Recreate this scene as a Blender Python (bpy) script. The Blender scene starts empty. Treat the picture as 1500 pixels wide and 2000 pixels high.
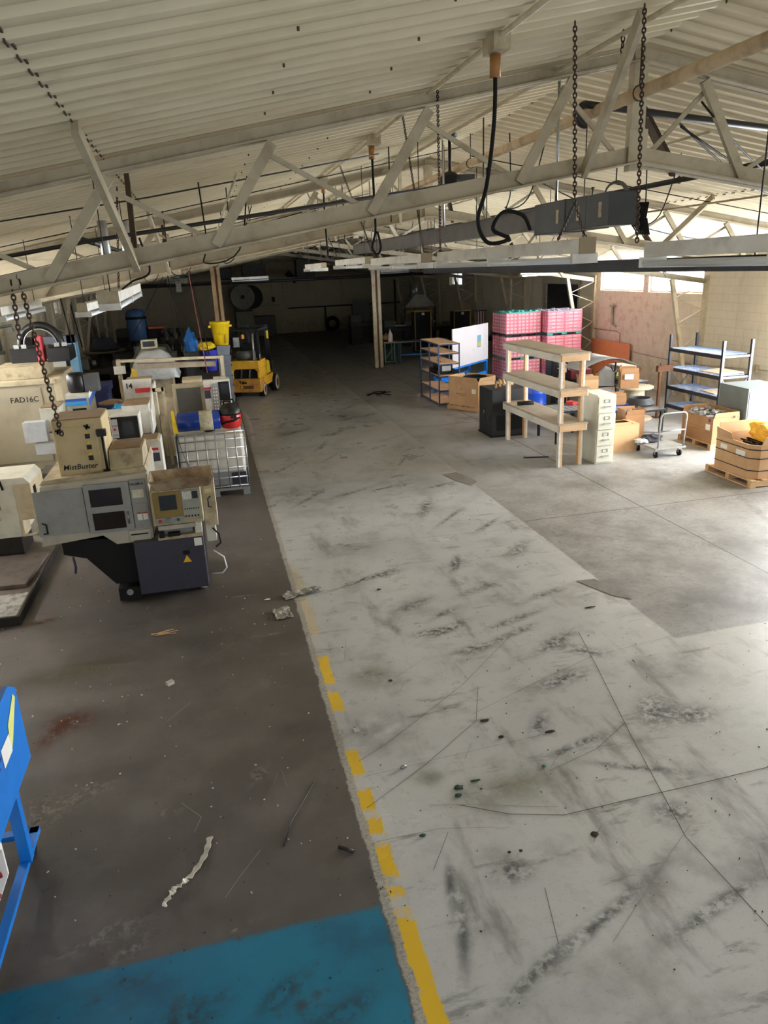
import bpy, math, random
from mathutils import Vector, Matrix, noise as mnoise
random.seed(7)
scene = bpy.context.scene
COL = scene.collection
PI = math.pi

# ------------------------------------------------------------------ camera, world, light, exposure
cam_d = bpy.data.cameras.new('camera')
cam_d.sensor_fit = 'VERTICAL'; cam_d.sensor_height = 24.0; cam_d.lens = 1430 * 24 / 2000
cam_d.clip_start = 0.05; cam_d.clip_end = 300
cam = bpy.data.objects.new('camera', cam_d); COL.objects.link(cam)
cam.matrix_world = Matrix(((0.97198738, 0.11271892, -0.20624011, 0.0),
                           (-0.23112761, 0.29910632, -0.92580529, 0.0),
                           (-0.04266805, 0.94753884, 0.31678003, 3.8),
                           (0, 0, 0, 1)))
scene.camera = cam
vs = scene.view_settings
scene.display_settings.display_device = 'sRGB'
vs.view_transform = 'Standard'; vs.look = 'None'; vs.gamma = 1.0; vs.use_curve_mapping = False
vs.exposure = 0.56
world = bpy.data.worlds.new('daylight'); scene.world = world; world.use_nodes = True
wn = world.node_tree.nodes; bg = wn['Background']
bg.inputs[0].default_value = (0.93, 0.97, 1.0, 1); bg.inputs[1].default_value = 0.8

def area(name, loc, rot, sx, sy, power, color=(1, 1, 1), portal=False, spread=PI):
    d = bpy.data.lights.new(name, 'AREA'); d.shape = 'RECTANGLE'; d.size = sx; d.size_y = sy
    d.energy = power; d.color = color; d.spread = spread
    if portal: d.cycles.is_portal = True
    o = bpy.data.objects.new(name, d); COL.objects.link(o); o.location = loc; o.rotation_euler = rot
    return o
# daylight through windows and dock door, plus added fill from left and behind
area('daylight_window_first', (12.95, 18.78, 3.15), (0, math.radians(70), 0), 0.8, 2.4, 1600, (0.97, 0.98, 1.0))
area('daylight_window_second', (12.95, 21.55, 3.15), (0, math.radians(70), 0), 0.8, 2.4, 1600, (0.97, 0.98, 1.0))
area('daylight_dock_door', (13.2, 11.3, 1.8), (0, math.radians(82), 0), 3.4, 4.8, 1700, (0.93, 0.97, 1.0))
area('added_left_fill', (-6.1, 13.5, 3.1), (0, math.radians(-78), 0), 0.8, 9.0, 750, (1.0, 0.98, 0.95))  # fill for an unseen window band, added to brighten right wall and roof
area('added_open_end_fill', (3.5, -4.0, 2.6), (math.radians(90), 0, 0), 17.0, 4.6, 70, (1.0, 0.97, 0.92))  # added fill; end behind the camera left unwalled to let light in

# ------------------------------------------------------------------ material helpers
class NT:
    def __init__(s, name):
        s.m = bpy.data.materials.new(name); s.m.use_nodes = True
        s.t = s.m.node_tree; s.n = s.t.nodes; s.l = s.t.links
        s.b = s.n['Principled BSDF']; s.out = s.n['Material Output']
    def sock(s, i, v):
        if v is None: return
        if hasattr(v, 'is_output'): s.l.new(v, i)
        else:
            if i.type == 'RGBA' and not hasattr(v, '__len__'): v = (v, v, v, 1)
            if i.type == 'RGBA' and len(v) == 3: v = (*v, 1)
            i.default_value = v
    def M(s, op, a, b=None, c=None, clamp=False):
        n = s.n.new('ShaderNodeMath'); n.operation = op; n.use_clamp = clamp
        s.sock(n.inputs[0], a)
        if b is not None: s.sock(n.inputs[1], b)
        if c is not None: s.sock(n.inputs[2], c)
        return n.outputs[0]
    def step(s, x, lo, hi):
        n = s.n.new('ShaderNodeMapRange'); n.interpolation_type = 'SMOOTHSTEP'
        s.sock(n.inputs[0], x); n.inputs[1].default_value = lo; n.inputs[2].default_value = hi
        return n.outputs[0]
    def mix(s, f, a, b, mode='MIX'):
        n = s.n.new('ShaderNodeMix'); n.data_type = 'RGBA'; n.blend_type = mode
        s.sock(n.inputs[0], f); s.sock(n.inputs[6], a); s.sock(n.inputs[7], b)
        return n.outputs[2]
    def co(s, kind='Object'):
        if not hasattr(s, '_tc'): s._tc = s.n.new('ShaderNodeTexCoord')
        return s._tc.outputs[kind]
    def xyz(s):
        n = s.n.new('ShaderNodeSeparateXYZ'); s.l.new(s.co(), n.inputs[0]); return n.outputs
    def noise(s, scale, detail=4, rough=.55, vec=None, stretch=None, rot=0):
        v = vec or s.co()
        if stretch:
            mp = s.n.new('ShaderNodeMapping'); s.l.new(v, mp.inputs[0])
            mp.inputs['Scale'].default_value = stretch; mp.inputs['Rotation'].default_value = (0, 0, rot); v = mp.outputs[0]
        n = s.n.new('ShaderNodeTexNoise'); s.l.new(v, n.inputs['Vector'])
        n.inputs['Scale'].default_value = scale; n.inputs['Detail'].default_value = detail
        n.inputs['Roughness'].default_value = rough
        return n.outputs[0]
    def bump(s, h, strength=.3, dist=.01):
        n = s.n.new('ShaderNodeBump'); s.l.new(h, n.inputs['Height'])
        n.inputs['Strength'].default_value = strength; n.inputs['Distance'].default_value = dist
        s.l.new(n.outputs[0], s.b.inputs['Normal'])
    def base(s, c): s.sock(s.b.inputs['Base Color'], c)
    def rough(s, r): s.sock(s.b.inputs['Roughness'], r)

def srgb(r, g, b):
    f = lambda v: (v / 255 / 12.92) if v <= 10.3 else ((v / 255 + .055) / 1.055) ** 2.4
    return (f(r), f(g), f(b))
MATS = {}
def mat(name, rgb, rough=.6, metal=0.0, dirt=None, amt=.35, scale=6.0, bump=0.0, emit=None, spec=.5, alpha=None, trans=0, stretch=None):
    if name in MATS: return MATS[name]
    k = NT(name); c = srgb(*rgb)
    if dirt is None: dirt = tuple(v * .45 for v in c)
    else: dirt = srgb(*dirt)
    n = k.noise(scale, 6, .62, stretch=stretch); f = k.M('MULTIPLY', k.step(n, .42, .75), amt)
    n2 = k.noise(scale * .23, 3, .5); f2 = k.M('MULTIPLY', k.step(n2, .35, .7), amt * .5)
    col = k.mix(f, c, dirt); col = k.mix(f2, col, dirt)
    k.base(col); k.rough(k.M('ADD', k.M('MULTIPLY', n, .2), rough - .1))
    k.b.inputs['Metallic'].default_value = metal
    k.b.inputs['Specular IOR Level'].default_value = spec
    if bump: k.bump(n, bump, .01)
    if emit: k.b.inputs['Emission Color'].default_value = (*srgb(*rgb), 1); k.b.inputs['Emission Strength'].default_value = emit
    if alpha is not None: k.b.inputs['Alpha'].default_value = alpha
    if trans: k.b.inputs['Transmission Weight'].default_value = trans
    MATS[name] = k.m; return k.m

# ------------------------------------------------------------------ mesh helpers
def V(*a): return Vector(a if len(a) > 1 else a[0])
class MB:
    def __init__(s): s.v = []; s.f = []; s.sm = []; s.mi = []; s.uv = {}; s.cur = 0
    def add(s, vs_, fs_, smooth=False, M=None):
        o = len(s.v)
        for p in vs_: s.v.append(tuple(M @ Vector(p)) if M is not None else tuple(p))
        for f in fs_: s.f.append(tuple(i + o for i in f)); s.sm.append(smooth); s.mi.append(s.cur)
        return s
    def box(s, c, d, M=None, rz=0, rx=0, ry=0):
        x, y, z = (d[0] / 2, d[1] / 2, d[2] / 2)
        vs_ = [(a, b, e) for e in (-z, z) for a, b in ((-x, -y), (x, -y), (x, y), (-x, y))]
        T = Matrix.Translation(c)
        if rz: T = T @ Matrix.Rotation(rz, 4, 'Z')
        if ry: T = T @ Matrix.Rotation(ry, 4, 'Y')
        if rx: T = T @ Matrix.Rotation(rx, 4, 'X')
        if M is not None: T = M @ T
        return s.add(vs_, [(3, 2, 1, 0), (4, 5, 6, 7), (0, 1, 5, 4), (1, 2, 6, 5), (2, 3, 7, 6), (3, 0, 4, 7)], M=T)
    def b2(s, a, b, M=None):  # box by two corners
        return s.box([(a[i] + b[i]) / 2 for i in range(3)], [abs(b[i] - a[i]) for i in range(3)], M)
    def bar(s, p0, p1, w, h, up=(0, 0, 1), M=None):
        p0 = V(p0); p1 = V(p1); d = p1 - p0; L = d.length; d.normalize(); u = V(up)
        if abs(d.dot(u)) > .98: u = V(0, 1, 0) if abs(d.y) < .9 else V(1, 0, 0)
        r = d.cross(u).normalized(); u = r.cross(d).normalized()
        vs_ = []
        for t in (p0, p1):
            for a, b in ((-1, -1), (1, -1), (1, 1), (-1, 1)): vs_.append(t + r * a * w / 2 + u * b * h / 2)
        return s.add(vs_, [(0, 1, 2, 3)[::-1], (4, 5, 6, 7), (0, 1, 5, 4), (1, 2, 6, 5), (2, 3, 7, 6), (3, 0, 4, 7)][0:6], M=M)
    def angle(s, p0, p1, w, t, up=(0, 0, 1), flip=1):  # L section: vertical leg w, horizontal leg w
        p0 = V(p0); p1 = V(p1); d = (p1 - p0).normalized(); r = d.cross(V(up)).normalized(); u = r.cross(d).normalized()
        s.bar(p0, p1, t, w, up)
        o = r * flip * (w * .35) - u * (w / 2 - t / 2)
        s.bar(p0 + o, p1 + o, w * .7, t, up); return s
    def tube(s, pts, r, n=8, cap=True, smooth=True, M=None, rs=None):
        pts = [V(p) for p in pts]; vs_ = []; fs_ = []; m = len(pts)
        t0 = (pts[1] - pts[0]).normalized(); a = V(0, 0, 1) if abs(t0.z) < .9 else V(1, 0, 0)
        nrm = t0.cross(a).normalized()
        for i, p in enumerate(pts):
            t = ((pts[min(i + 1, m - 1)] - pts[max(i - 1, 0)])).normalized()
            nrm = (nrm - t * nrm.dot(t)).normalized(); b = t.cross(nrm); rr = rs[i] if rs else r
            for k in range(n):
                an = 2 * PI * k / n; vs_.append(p + nrm * math.cos(an) * rr + b * math.sin(an) * rr)
        for i in range(m - 1):
            for k in range(n):
                k2 = (k + 1) % n; fs_.append((i * n + k, i * n + k2, (i + 1) * n + k2, (i + 1) * n + k))
        s.add(vs_, fs_, smooth, M)
        if cap:
            o = len(s.v) - len(vs_)
            s.f.append(tuple(o + k for k in range(n))[::-1]); s.sm.append(False); s.mi.append(s.cur)
            s.f.append(tuple(o + (m - 1) * n + k for k in range(n))); s.sm.append(False); s.mi.append(s.cur)
        return s
    def cyl(s, p0, p1, r, n=16, r1=None, M=None, smooth=True):
        return s.tube([p0, p1], r, n, M=M, smooth=smooth, rs=[r, r if r1 is None else r1])
    def lathe(s, prof, c=(0, 0, 0), n=20, M=None, axis='Z'):
        vs_ = []; fs_ = []
        for r, z in prof:
            for k in range(n):
                a = 2 * PI * k / n; p = (r * math.cos(a), r * math.sin(a), z)
                if axis == 'X': p = (p[2], p[0], p[1])
                if axis == 'Y': p = (p[0], p[2], p[1])
                vs_.append((p[0] + c[0], p[1] + c[1], p[2] + c[2]))
        for i in range(len(prof) - 1):
            for k in range(n):
                k2 = (k + 1) % n; fs_.append((i * n + k, i * n + k2, (i + 1) * n + k2, (i + 1) * n + k))
        if prof[0][0] > 1e-4: fs_.append(tuple(range(n))[::-1])
        if prof[-1][0] > 1e-4: fs_.append(tuple((len(prof) - 1) * n + k for k in range(n)))
        return s.add(vs_, fs_, True, M)
    def prism(s, poly, axis, a, b, M=None):  # polygon in the plane normal to axis, extruded a..b
        n = len(poly)
        def mk(p, h):
            return {'X': (h, p[0], p[1]), 'Y': (p[0], h, p[1]), 'Z': (p[0], p[1], h)}[axis]
        vs_ = [mk(p, a) for p in poly] + [mk(p, b) for p in poly]
        fs_ = [tuple(range(n))[::-1], tuple(range(n, 2 * n))] + [(i, (i + 1) % n, n + (i + 1) % n, n + i) for i in range(n)]
        return s.add(vs_, fs_, M=M)
    def torus(s, c, R, r, axis='Z', n=24, m=8, arc=2 * PI, a0=0, M=None, sq=1.0):
        pts = []
        N = n + 1 if arc < 2 * PI - .01 else n
        vs_ = []; fs_ = []
        for i in range(N):
            a = a0 + arc * i / n
            for j in range(m):
                b = 2 * PI * j / m; q = R + r * math.cos(b); p = (q * math.cos(a), q * math.sin(a), r * sq * math.sin(b))
                if axis == 'X': p = (p[2], p[0], p[1])
                if axis == 'Y': p = (p[0], p[2], p[1])
                vs_.append((p[0] + c[0], p[1] + c[1], p[2] + c[2]))
        for i in range(n):
            i2 = (i + 1) % N
            for j in range(m):
                j2 = (j + 1) % m; fs_.append((i * m + j, i2 * m + j, i2 * m + j2, i * m + j2))
        return s.add(vs_, fs_, True, M)
    def build(s, name, m, parent=None, bevel=0, loc=None):
        me = bpy.data.meshes.new(name); me.from_pydata(s.v, [], s.f)
        me.polygons.foreach_set('use_smooth', s.sm)
        if isinstance(m, (list, tuple)):
            for x in m: me.materials.append(x)
            me.polygons.foreach_set('material_index', s.mi)
        else: me.materials.append(m)
        me.update()
        import bmesh
        bm = bmesh.new(); bm.from_mesh(me); bmesh.ops.recalc_face_normals(bm, faces=bm.faces); bm.to_mesh(me); bm.free()
        o = bpy.data.objects.new(name, me); COL.objects.link(o)
        if loc: o.location = loc
        if parent: o.parent = parent
        if bevel:
            md = o.modifiers.new('bevel', 'BEVEL'); md.width = bevel; md.segments = 2; md.limit_method = 'ANGLE'; md.angle_limit = math.radians(40)
        return o
def tag(o, label, cat, group=None):
    o['label'] = label; o['category'] = cat
    if group: o['group'] = group
    return o
def thing(name, label, cat, loc=(0, 0, 0), rz=0, group=None):
    o = bpy.data.objects.new(name, None); COL.objects.link(o); o.location = loc; o.rotation_euler = (0, 0, rz)
    o.empty_display_size = .1
    return tag(o, label, cat, group)
def struct(o): o['kind'] = 'structure'; return o
def dup(root, loc=None, rz=None, label=None, group=None, mats=None):
    r = root.copy(); COL.objects.link(r)
    if loc: r.location = loc
    if rz is not None: r.rotation_euler = (0, 0, rz)
    if label: r['label'] = label
    if group: r['group'] = group
    for ch in root.children:
        c = ch.copy(); COL.objects.link(c); c.parent = r
        for g in ch.children:
            d = g.copy(); COL.objects.link(d); d.parent = c
    return r
def text(s, size, loc, rot, m, parent=None, name='lettering', bold=0.0, ext=.002, shear=0, align='CENTER'):
    cu = bpy.data.curves.new(name, 'FONT'); cu.body = s; cu.size = size; cu.extrude = ext; cu.offset = bold
    cu.align_x = align; cu.align_y = 'CENTER'; cu.shear = shear; cu.resolution_u = 2
    t = bpy.data.objects.new('tmp', cu); COL.objects.link(t)
    bpy.context.view_layer.update()
    me = bpy.data.meshes.new_from_object(t.evaluated_get(bpy.context.evaluated_depsgraph_get()))
    bpy.data.objects.remove(t); me.materials.clear(); me.materials.append(m)
    o = bpy.data.objects.new(name, me); COL.objects.link(o); o.location = loc; o.rotation_euler = rot
    if parent: o.parent = parent
    return o
FRONT = (PI / 2, 0, 0)          # text readable from -Y
LEFTF = (PI / 2, 0, -PI / 2)    # text readable from -X

# ------------------------------------------------------------------ common materials
cream = mat('cream_painted_steel', (205, 192, 162), .5, dirt=(105, 85, 60), amt=.45, scale=5)
cream_dirty = mat('dirty_cream_steel', (178, 165, 136), .6, dirt=(80, 60, 40), amt=.6, scale=7)
white_paint = mat('white_painted_steel', (222, 220, 212), .45, dirt=(120, 105, 85), amt=.35, scale=6)
lathe_body = mat('lathe_body_enamel', (184, 180, 166), .4, dirt=(112, 100, 80), amt=.4, scale=4)
offwhite = mat('off_white_enamel', (214, 212, 198), .4, dirt=(130, 118, 95), amt=.35, scale=4)
lathe_grey = mat('light_grey_enamel', (150, 152, 150), .4, dirt=(100, 94, 84), amt=.4, scale=5)
black_metal = mat('black_metal', (20, 20, 21), .6, amt=.3, spec=.25)
black_rubber = mat('black_rubber', (16, 16, 17), .75, amt=.3, spec=.25)
black_plastic = mat('black_plastic', (13, 13, 15), .4, amt=.2, spec=.35)
dark_steel = mat('dark_oily_steel', (52, 48, 45), .45, .4, dirt=(28, 22, 18), amt=.5)
steel = mat('bare_steel', (150, 150, 150), .35, .8, amt=.4)
galv = mat('galvanised_steel', (170, 172, 172), .38, .7, dirt=(110, 108, 104), amt=.4, scale=9)
rust = mat('rusty_steel', (110, 72, 48), .8, dirt=(60, 38, 25), amt=.7)
blue_paint = mat('blue_painted_steel', (10, 118, 212), .42, dirt=(18, 60, 120), amt=.25, scale=4)
navy_grey = mat('blue_grey_enamel', (54, 54, 70), .45, dirt=(40, 38, 44), amt=.4)
card = mat('cardboard', (196, 158, 116), .85, dirt=(150, 112, 78), amt=.35, scale=3)
card_dark = mat('brown_cardboard', (170, 128, 90), .85, dirt=(120, 88, 60), amt=.35, scale=3)
wood = mat('raw_pine', (206, 170, 128), .75, dirt=(150, 112, 76), amt=.5, scale=4, stretch=(1, 1, 12))
wood_grey = mat('weathered_board', (172, 158, 138), .8, dirt=(110, 96, 80), amt=.5, scale=5, stretch=(1, 6, 1))
yellow = mat('yellow_plastic', (238, 204, 30), .4, dirt=(160, 130, 20), amt=.2)
blue_plastic = mat('blue_plastic', (28, 78, 200), .4, dirt=(18, 45, 120), amt=.25)
red = mat('red_plastic', (200, 38, 36), .35, amt=.25)
label_white = mat('white_label', (235, 233, 225), .6, amt=.15)
label_red = mat('red_label', (178, 34, 40), .5, amt=.15)
ink = mat('black_ink', (18, 18, 20), .5, amt=0.0)
screen_m = mat('dark_screen_glass', (46, 50, 56), .18, amt=.1)
dark_glass = mat('dark_window', (34, 26, 22), .15, amt=.1)
concrete_wall = mat('wall_paint_plain', (190, 180, 158), .8)
# ------------------------------------------------------------------ floor
def floor_material():
    k = NT('shop_floor'); X, Y, Z = k.xyz()
    n_f = k.noise(9, 6, .7); n_g = k.noise(55, 4, .8, stretch=(.7, 1, 1)); n_m = k.noise(1.7, 6, .62); n_l = k.noise(.45, 4, .55)
    n_e = k.noise(3.2, 5, .7); n_s = k.noise(2.2, 5, .65, stretch=(1, .28, 1), rot=.5); n_s2 = k.noise(5, 5, .7, stretch=(.25, 1, 1), rot=.35)
    jag = k.M('ADD', k.M('MULTIPLY', k.M('SUBTRACT', n_e, .5), .07), k.M('MULTIPLY', k.M('SUBTRACT', k.noise(24, 4, .7), .5), .05))
    Xj = k.M('ADD', X, jag); Yj = k.M('ADD', Y, jag)
    # painted lane
    lane = k.mix(k.step(n_l, .35, .65), srgb(190, 191, 190), srgb(173, 174, 174))
    lane = k.mix(k.M('MULTIPLY', k.step(n_m, .48, .7), .6), lane, srgb(132, 130, 125))
    lane = k.mix(k.M('MULTIPLY', k.step(n_s, .54, .7), .6), lane, srgb(95, 93, 90))
    lane = k.mix(k.M('MULTIPLY', k.step(n_s2, .57, .7), .55), lane, srgb(82, 80, 76))
    lane = k.mix(k.M('MULTIPLY', k.step(n_f, .6, .74), .35), lane, srgb(112, 106, 98))
    lane = k.mix(k.M('MULTIPLY', k.step(n_g, .58, .7), .4), lane, srgb(110, 106, 98)); lane = k.mix(k.M('MULTIPLY', k.step(k.noise(3.1, 6, .8), .56, .72), .4), lane, srgb(150, 138, 116))
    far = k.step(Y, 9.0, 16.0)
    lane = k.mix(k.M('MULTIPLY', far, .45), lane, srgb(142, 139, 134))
    # bare concrete on the right
    bare = k.mix(k.step(n_m, .35, .68), srgb(146, 142, 137), srgb(116, 111, 107))
    bare = k.mix(k.M('MULTIPLY', k.step(n_f, .45, .7), .5), bare, srgb(92, 88, 84))
    bare = k.mix(k.M('MULTIPLY', k.step(n_l, .42, .66), .5), bare, srgb(164, 162, 159))
    n_x = k.noise(26, 5, .75, stretch=(.5, 1, 1)); bare = k.mix(k.M('MULTIPLY', k.step(n_x, .5, .66), .5), bare, srgb(84, 80, 77)); lane = k.mix(k.M('MULTIPLY', k.step(n_x, .56, .7), .3), lane, srgb(120, 117, 110))
    mbare = k.M('MULTIPLY', k.step(Xj, 4.36, 4.40), k.step(k.M('SUBTRACT', Yj, k.M('MULTIPLY', X, .02)), 5.88, 5.92))
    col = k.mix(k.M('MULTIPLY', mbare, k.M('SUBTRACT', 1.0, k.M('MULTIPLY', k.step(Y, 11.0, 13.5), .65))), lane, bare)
    # dark shop floor on the left
    dk = k.mix(k.step(n_m, .35, .7), srgb(84, 78, 74), srgb(102, 96, 91))
    dk = k.mix(k.M('MULTIPLY', k.step(n_l, .4, .65), .5), dk, srgb(66, 61, 57))
    dk = k.mix(k.M('MULTIPLY', k.step(n_s, .6, .78), .4), dk, srgb(128, 122, 115))
    dk = k.mix(k.M('MULTIPLY', k.step(n_f, .62, .75), .3), dk, srgb(130, 125, 118))
    dk = k.mix(k.M('MULTIPLY', k.step(n_g, .6, .72), .35), dk, srgb(52, 48, 44)); dk = k.mix(k.M('MULTIPLY', k.step(k.noise(6, 6, .8, stretch=(.35, 1, 1), rot=.3), .58, .74), .4), dk, srgb(122, 116, 110))
    mleft = k.M('SUBTRACT', 1.0, k.step(Xj, .655, .675))
    # crumbled strip and yellow line
    strip = k.M('MULTIPLY', k.step(Xj, .655, .675), k.M('SUBTRACT', 1.0, k.step(Xj, .715, .73)))
    col = k.mix(k.M('MULTIPLY', strip, .6), col, k.mix(k.step(n_g, .45, .6), srgb(160, 152, 134), srgb(96, 88, 76)))
    yl = k.M('MULTIPLY', k.step(Xj, .715, .725), k.M('SUBTRACT', 1.0, k.step(Xj, .815, .835)))
    Yw = k.M('ADD', Y, k.M('MULTIPLY', k.M('SUBTRACT', k.noise(14, 5, .75), .5), .3)); dash = None
    for y0, y1 in ((-6, 3.39), (3.42, 3.46), (3.57, 3.65), (3.72, 4.02), (4.12, 4.3), (4.36, 4.62), (4.78, 5.12), (5.7, 6.05), (6.16, 6.74), (7.2, 9.2)):
        w_ = k.M('MULTIPLY', k.step(Yw, y0 - .02, y0 + .03), k.M('SUBTRACT', 1.0, k.step(Yw, y1 - .03, y1 + .02)))
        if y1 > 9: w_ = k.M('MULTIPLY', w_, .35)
        dash = w_ if dash is None else k.M('MAXIMUM', dash, w_)
    yl = k.M('MULTIPLY', yl, dash)
    yl = k.M('MULTIPLY', yl, k.M('SUBTRACT', 1.0, k.M('MULTIPLY', k.step(n_f, .58, .68), .6)))
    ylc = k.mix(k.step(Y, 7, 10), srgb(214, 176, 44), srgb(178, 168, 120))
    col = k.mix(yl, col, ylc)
    # saw joints
    for x0 in (6.42,):
        j = k.M('LESS_THAN', k.M('ABSOLUTE', k.M('SUBTRACT', X, x0)), .012); col = k.mix(k.M('MULTIPLY', j, .8), col, srgb(40, 38, 36))
    for y0 in (9.9, 17.3, 23.2, 29.0):
        j = k.M('LESS_THAN', k.M('ABSOLUTE', k.M('SUBTRACT', Y, y0)), .012)
        j = k.M('MULTIPLY', j, k.step(X, 4.4, 4.45)); col = k.mix(k.M('MULTIPLY', j, .75), col, srgb(45, 42, 40))
    col = k.mix(mleft, col, dk)
    # blue painted bay
    mb = k.M('MULTIPLY', k.M('SUBTRACT', 1.0, k.step(Xj, .64, .66)), k.M('SUBTRACT', 1.0, k.step(Yj, 3.50, 3.55)))
    bl = k.mix(k.step(n_m, .4, .75), srgb(18, 112, 142), srgb(14, 84, 112))
    bl = k.mix(k.M('MULTIPLY', k.step(k.noise(2.6, 6, .7), .56, .68), .75), bl, srgb(52, 58, 56))
    col = k.mix(mb, col, bl)
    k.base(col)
    r = k.mix(mleft, k.M('ADD', k.M('MULTIPLY', n_m, .4), .12), k.M('ADD', k.M('MULTIPLY', n_m, .3), .36))
    r = k.mix(mbare, r, k.M('ADD', k.M('MULTIPLY', n_m, .3), .38))
    k.l.new(r, k.b.inputs['Roughness'])
    k.b.inputs['Specular IOR Level'].default_value = .45
    k.bump(k.M('ADD', n_f, k.M('MULTIPLY', mleft, -.8)), .12, .01)
    return k.m
def stain_material(name, rgb, amax, scale=6, lo=.35, hi=.65, stretch=None):
    k = NT(name); tc = k.co('UV'); sp = k.n.new('ShaderNodeSeparateXYZ'); k.l.new(tc, sp.inputs[0])
    u = k.M('SUBTRACT', k.M('MULTIPLY', sp.outputs[0], 2), 1); v = k.M('SUBTRACT', k.M('MULTIPLY', sp.outputs[1], 2), 1)
    r = k.M('SQRT', k.M('ADD', k.M('MULTIPLY', u, u), k.M('MULTIPLY', v, v)))
    n = k.noise(scale, 6, .7, stretch=stretch)
    a = k.M('MULTIPLY', k.M('SUBTRACT', 1.0, k.step(k.M('ADD', r, k.M('MULTIPLY', k.M('SUBTRACT', n, .5), 1.7)), .1, .95)), k.step(n, lo, hi))
    a = k.M('MULTIPLY', a, amax)
    k.base(srgb(*rgb)); k.rough(.75)
    tr = k.n.new('ShaderNodeBsdfTransparent'); mx = k.n.new('ShaderNodeMixShader')
    k.l.new(a, mx.inputs[0]); k.l.new(tr.outputs[0], mx.inputs[1]); k.l.new(k.b.outputs[0], mx.inputs[2])
    k.l.new(mx.outputs[0], k.out.inputs[0])
    return k.m
def build_floor():
    fm = floor_material()
    vs_ = [(-6.2, -6, 0), (13.6, -6, 0), (13.6, 50, 0), (-6.2, 50, 0)]; fs_ = [(0, 1, 2, 3)]; mi = [0]; uvs = [[(0, 0), (1, 0), (1, 1), (0, 1)]]
    mats_ = [fm, stain_material('black_scuff', (58, 56, 53), .75, 14, .4, .66), stain_material('pale_spill', (170, 164, 156), .6, 14, .45, .66),
             stain_material('rust_stain', (112, 52, 24), .85, 8), mat('crack_line', (92, 88, 80), .9),
             stain_material('soft_dark_stain', (84, 80, 75), .38, 5, .3, .75), stain_material('tyre_streak', (66, 64, 62), .6, 6, .35, .6), mat('pale_scratch', (150, 146, 138), .8),
             stain_material('olive_stain', (120, 118, 70), .4, 4, .3, .6), mat('bare_patch', (128, 122, 114), .8, dirt=(84, 80, 74), amt=.6, scale=14)]
    lift = [.0012]
    def quad(c, lx, ly, rot, m):
        lift[0] += .00004; z = lift[0]
        ca, sa = math.cos(rot), math.sin(rot); o = len(vs_)
        for a, b in ((-lx * 1.3, -ly * 1.3), (lx * 1.3, -ly * 1.3), (lx * 1.3, ly * 1.3), (-lx * 1.3, ly * 1.3)): vs_.append((c[0] + a * ca - b * sa, c[1] + a * sa + b * ca, z))
        fs_.append((o, o + 1, o + 2, o + 3)); mi.append(m); uvs.append([(0, 0), (1, 0), (1, 1), (0, 1)])
    def line(pts, w, m):
        lift[0] += .00004; z = lift[0]
        for i in range(len(pts) - 1):
            a = V(*pts[i], 0); b = V(*pts[i + 1], 0); d = (b - a).normalized(); nn = V(-d.y, d.x, 0) * w * .3; o = len(vs_)
            for p in (a - nn, b - nn, b + nn, a + nn): vs_.append((p.x, p.y, z))
            fs_.append((o, o + 1, o + 2, o + 3)); mi.append(m); uvs.append([(0, 0), (1, 0), (1, 1), (0, 1)])
    for q in FLOOR_MARKS: quad(*q)
    for l in FLOOR_LINES: line(*l)
    for poly in ([(4.10, 7.62), (4.34, 7.6), (4.5, 7.22), (4.47, 6.93), (4.3, 7.1)], [(4.05, 12.9), (4.35, 12.95), (4.5, 12.2), (4.3, 12.0), (4.15, 12.4)]):
        o = len(vs_); vs_.extend([(p[0], p[1], .0065) for p in poly]); fs_.append(tuple(range(o, o + 5))); mi.append(9); uvs.append([(0, 0)] * 5)
    me = bpy.data.meshes.new('floor'); me.from_pydata(vs_, [], fs_)
    for m_ in mats_: me.materials.append(m_)
    me.polygons.foreach_set('material_index', mi)
    uvl = me.uv_layers.new(name='UVMap'); i = 0
    for q in uvs:
        for p in q: uvl.data[i].uv = p; i += 1
    me.update(); o = bpy.data.objects.new('floor', me); COL.objects.link(o); struct(o)
FLOOR_MARKS = [
 # (x,y), half length, half width, rotation, material slot
]
FLOOR_LINES = []
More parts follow.
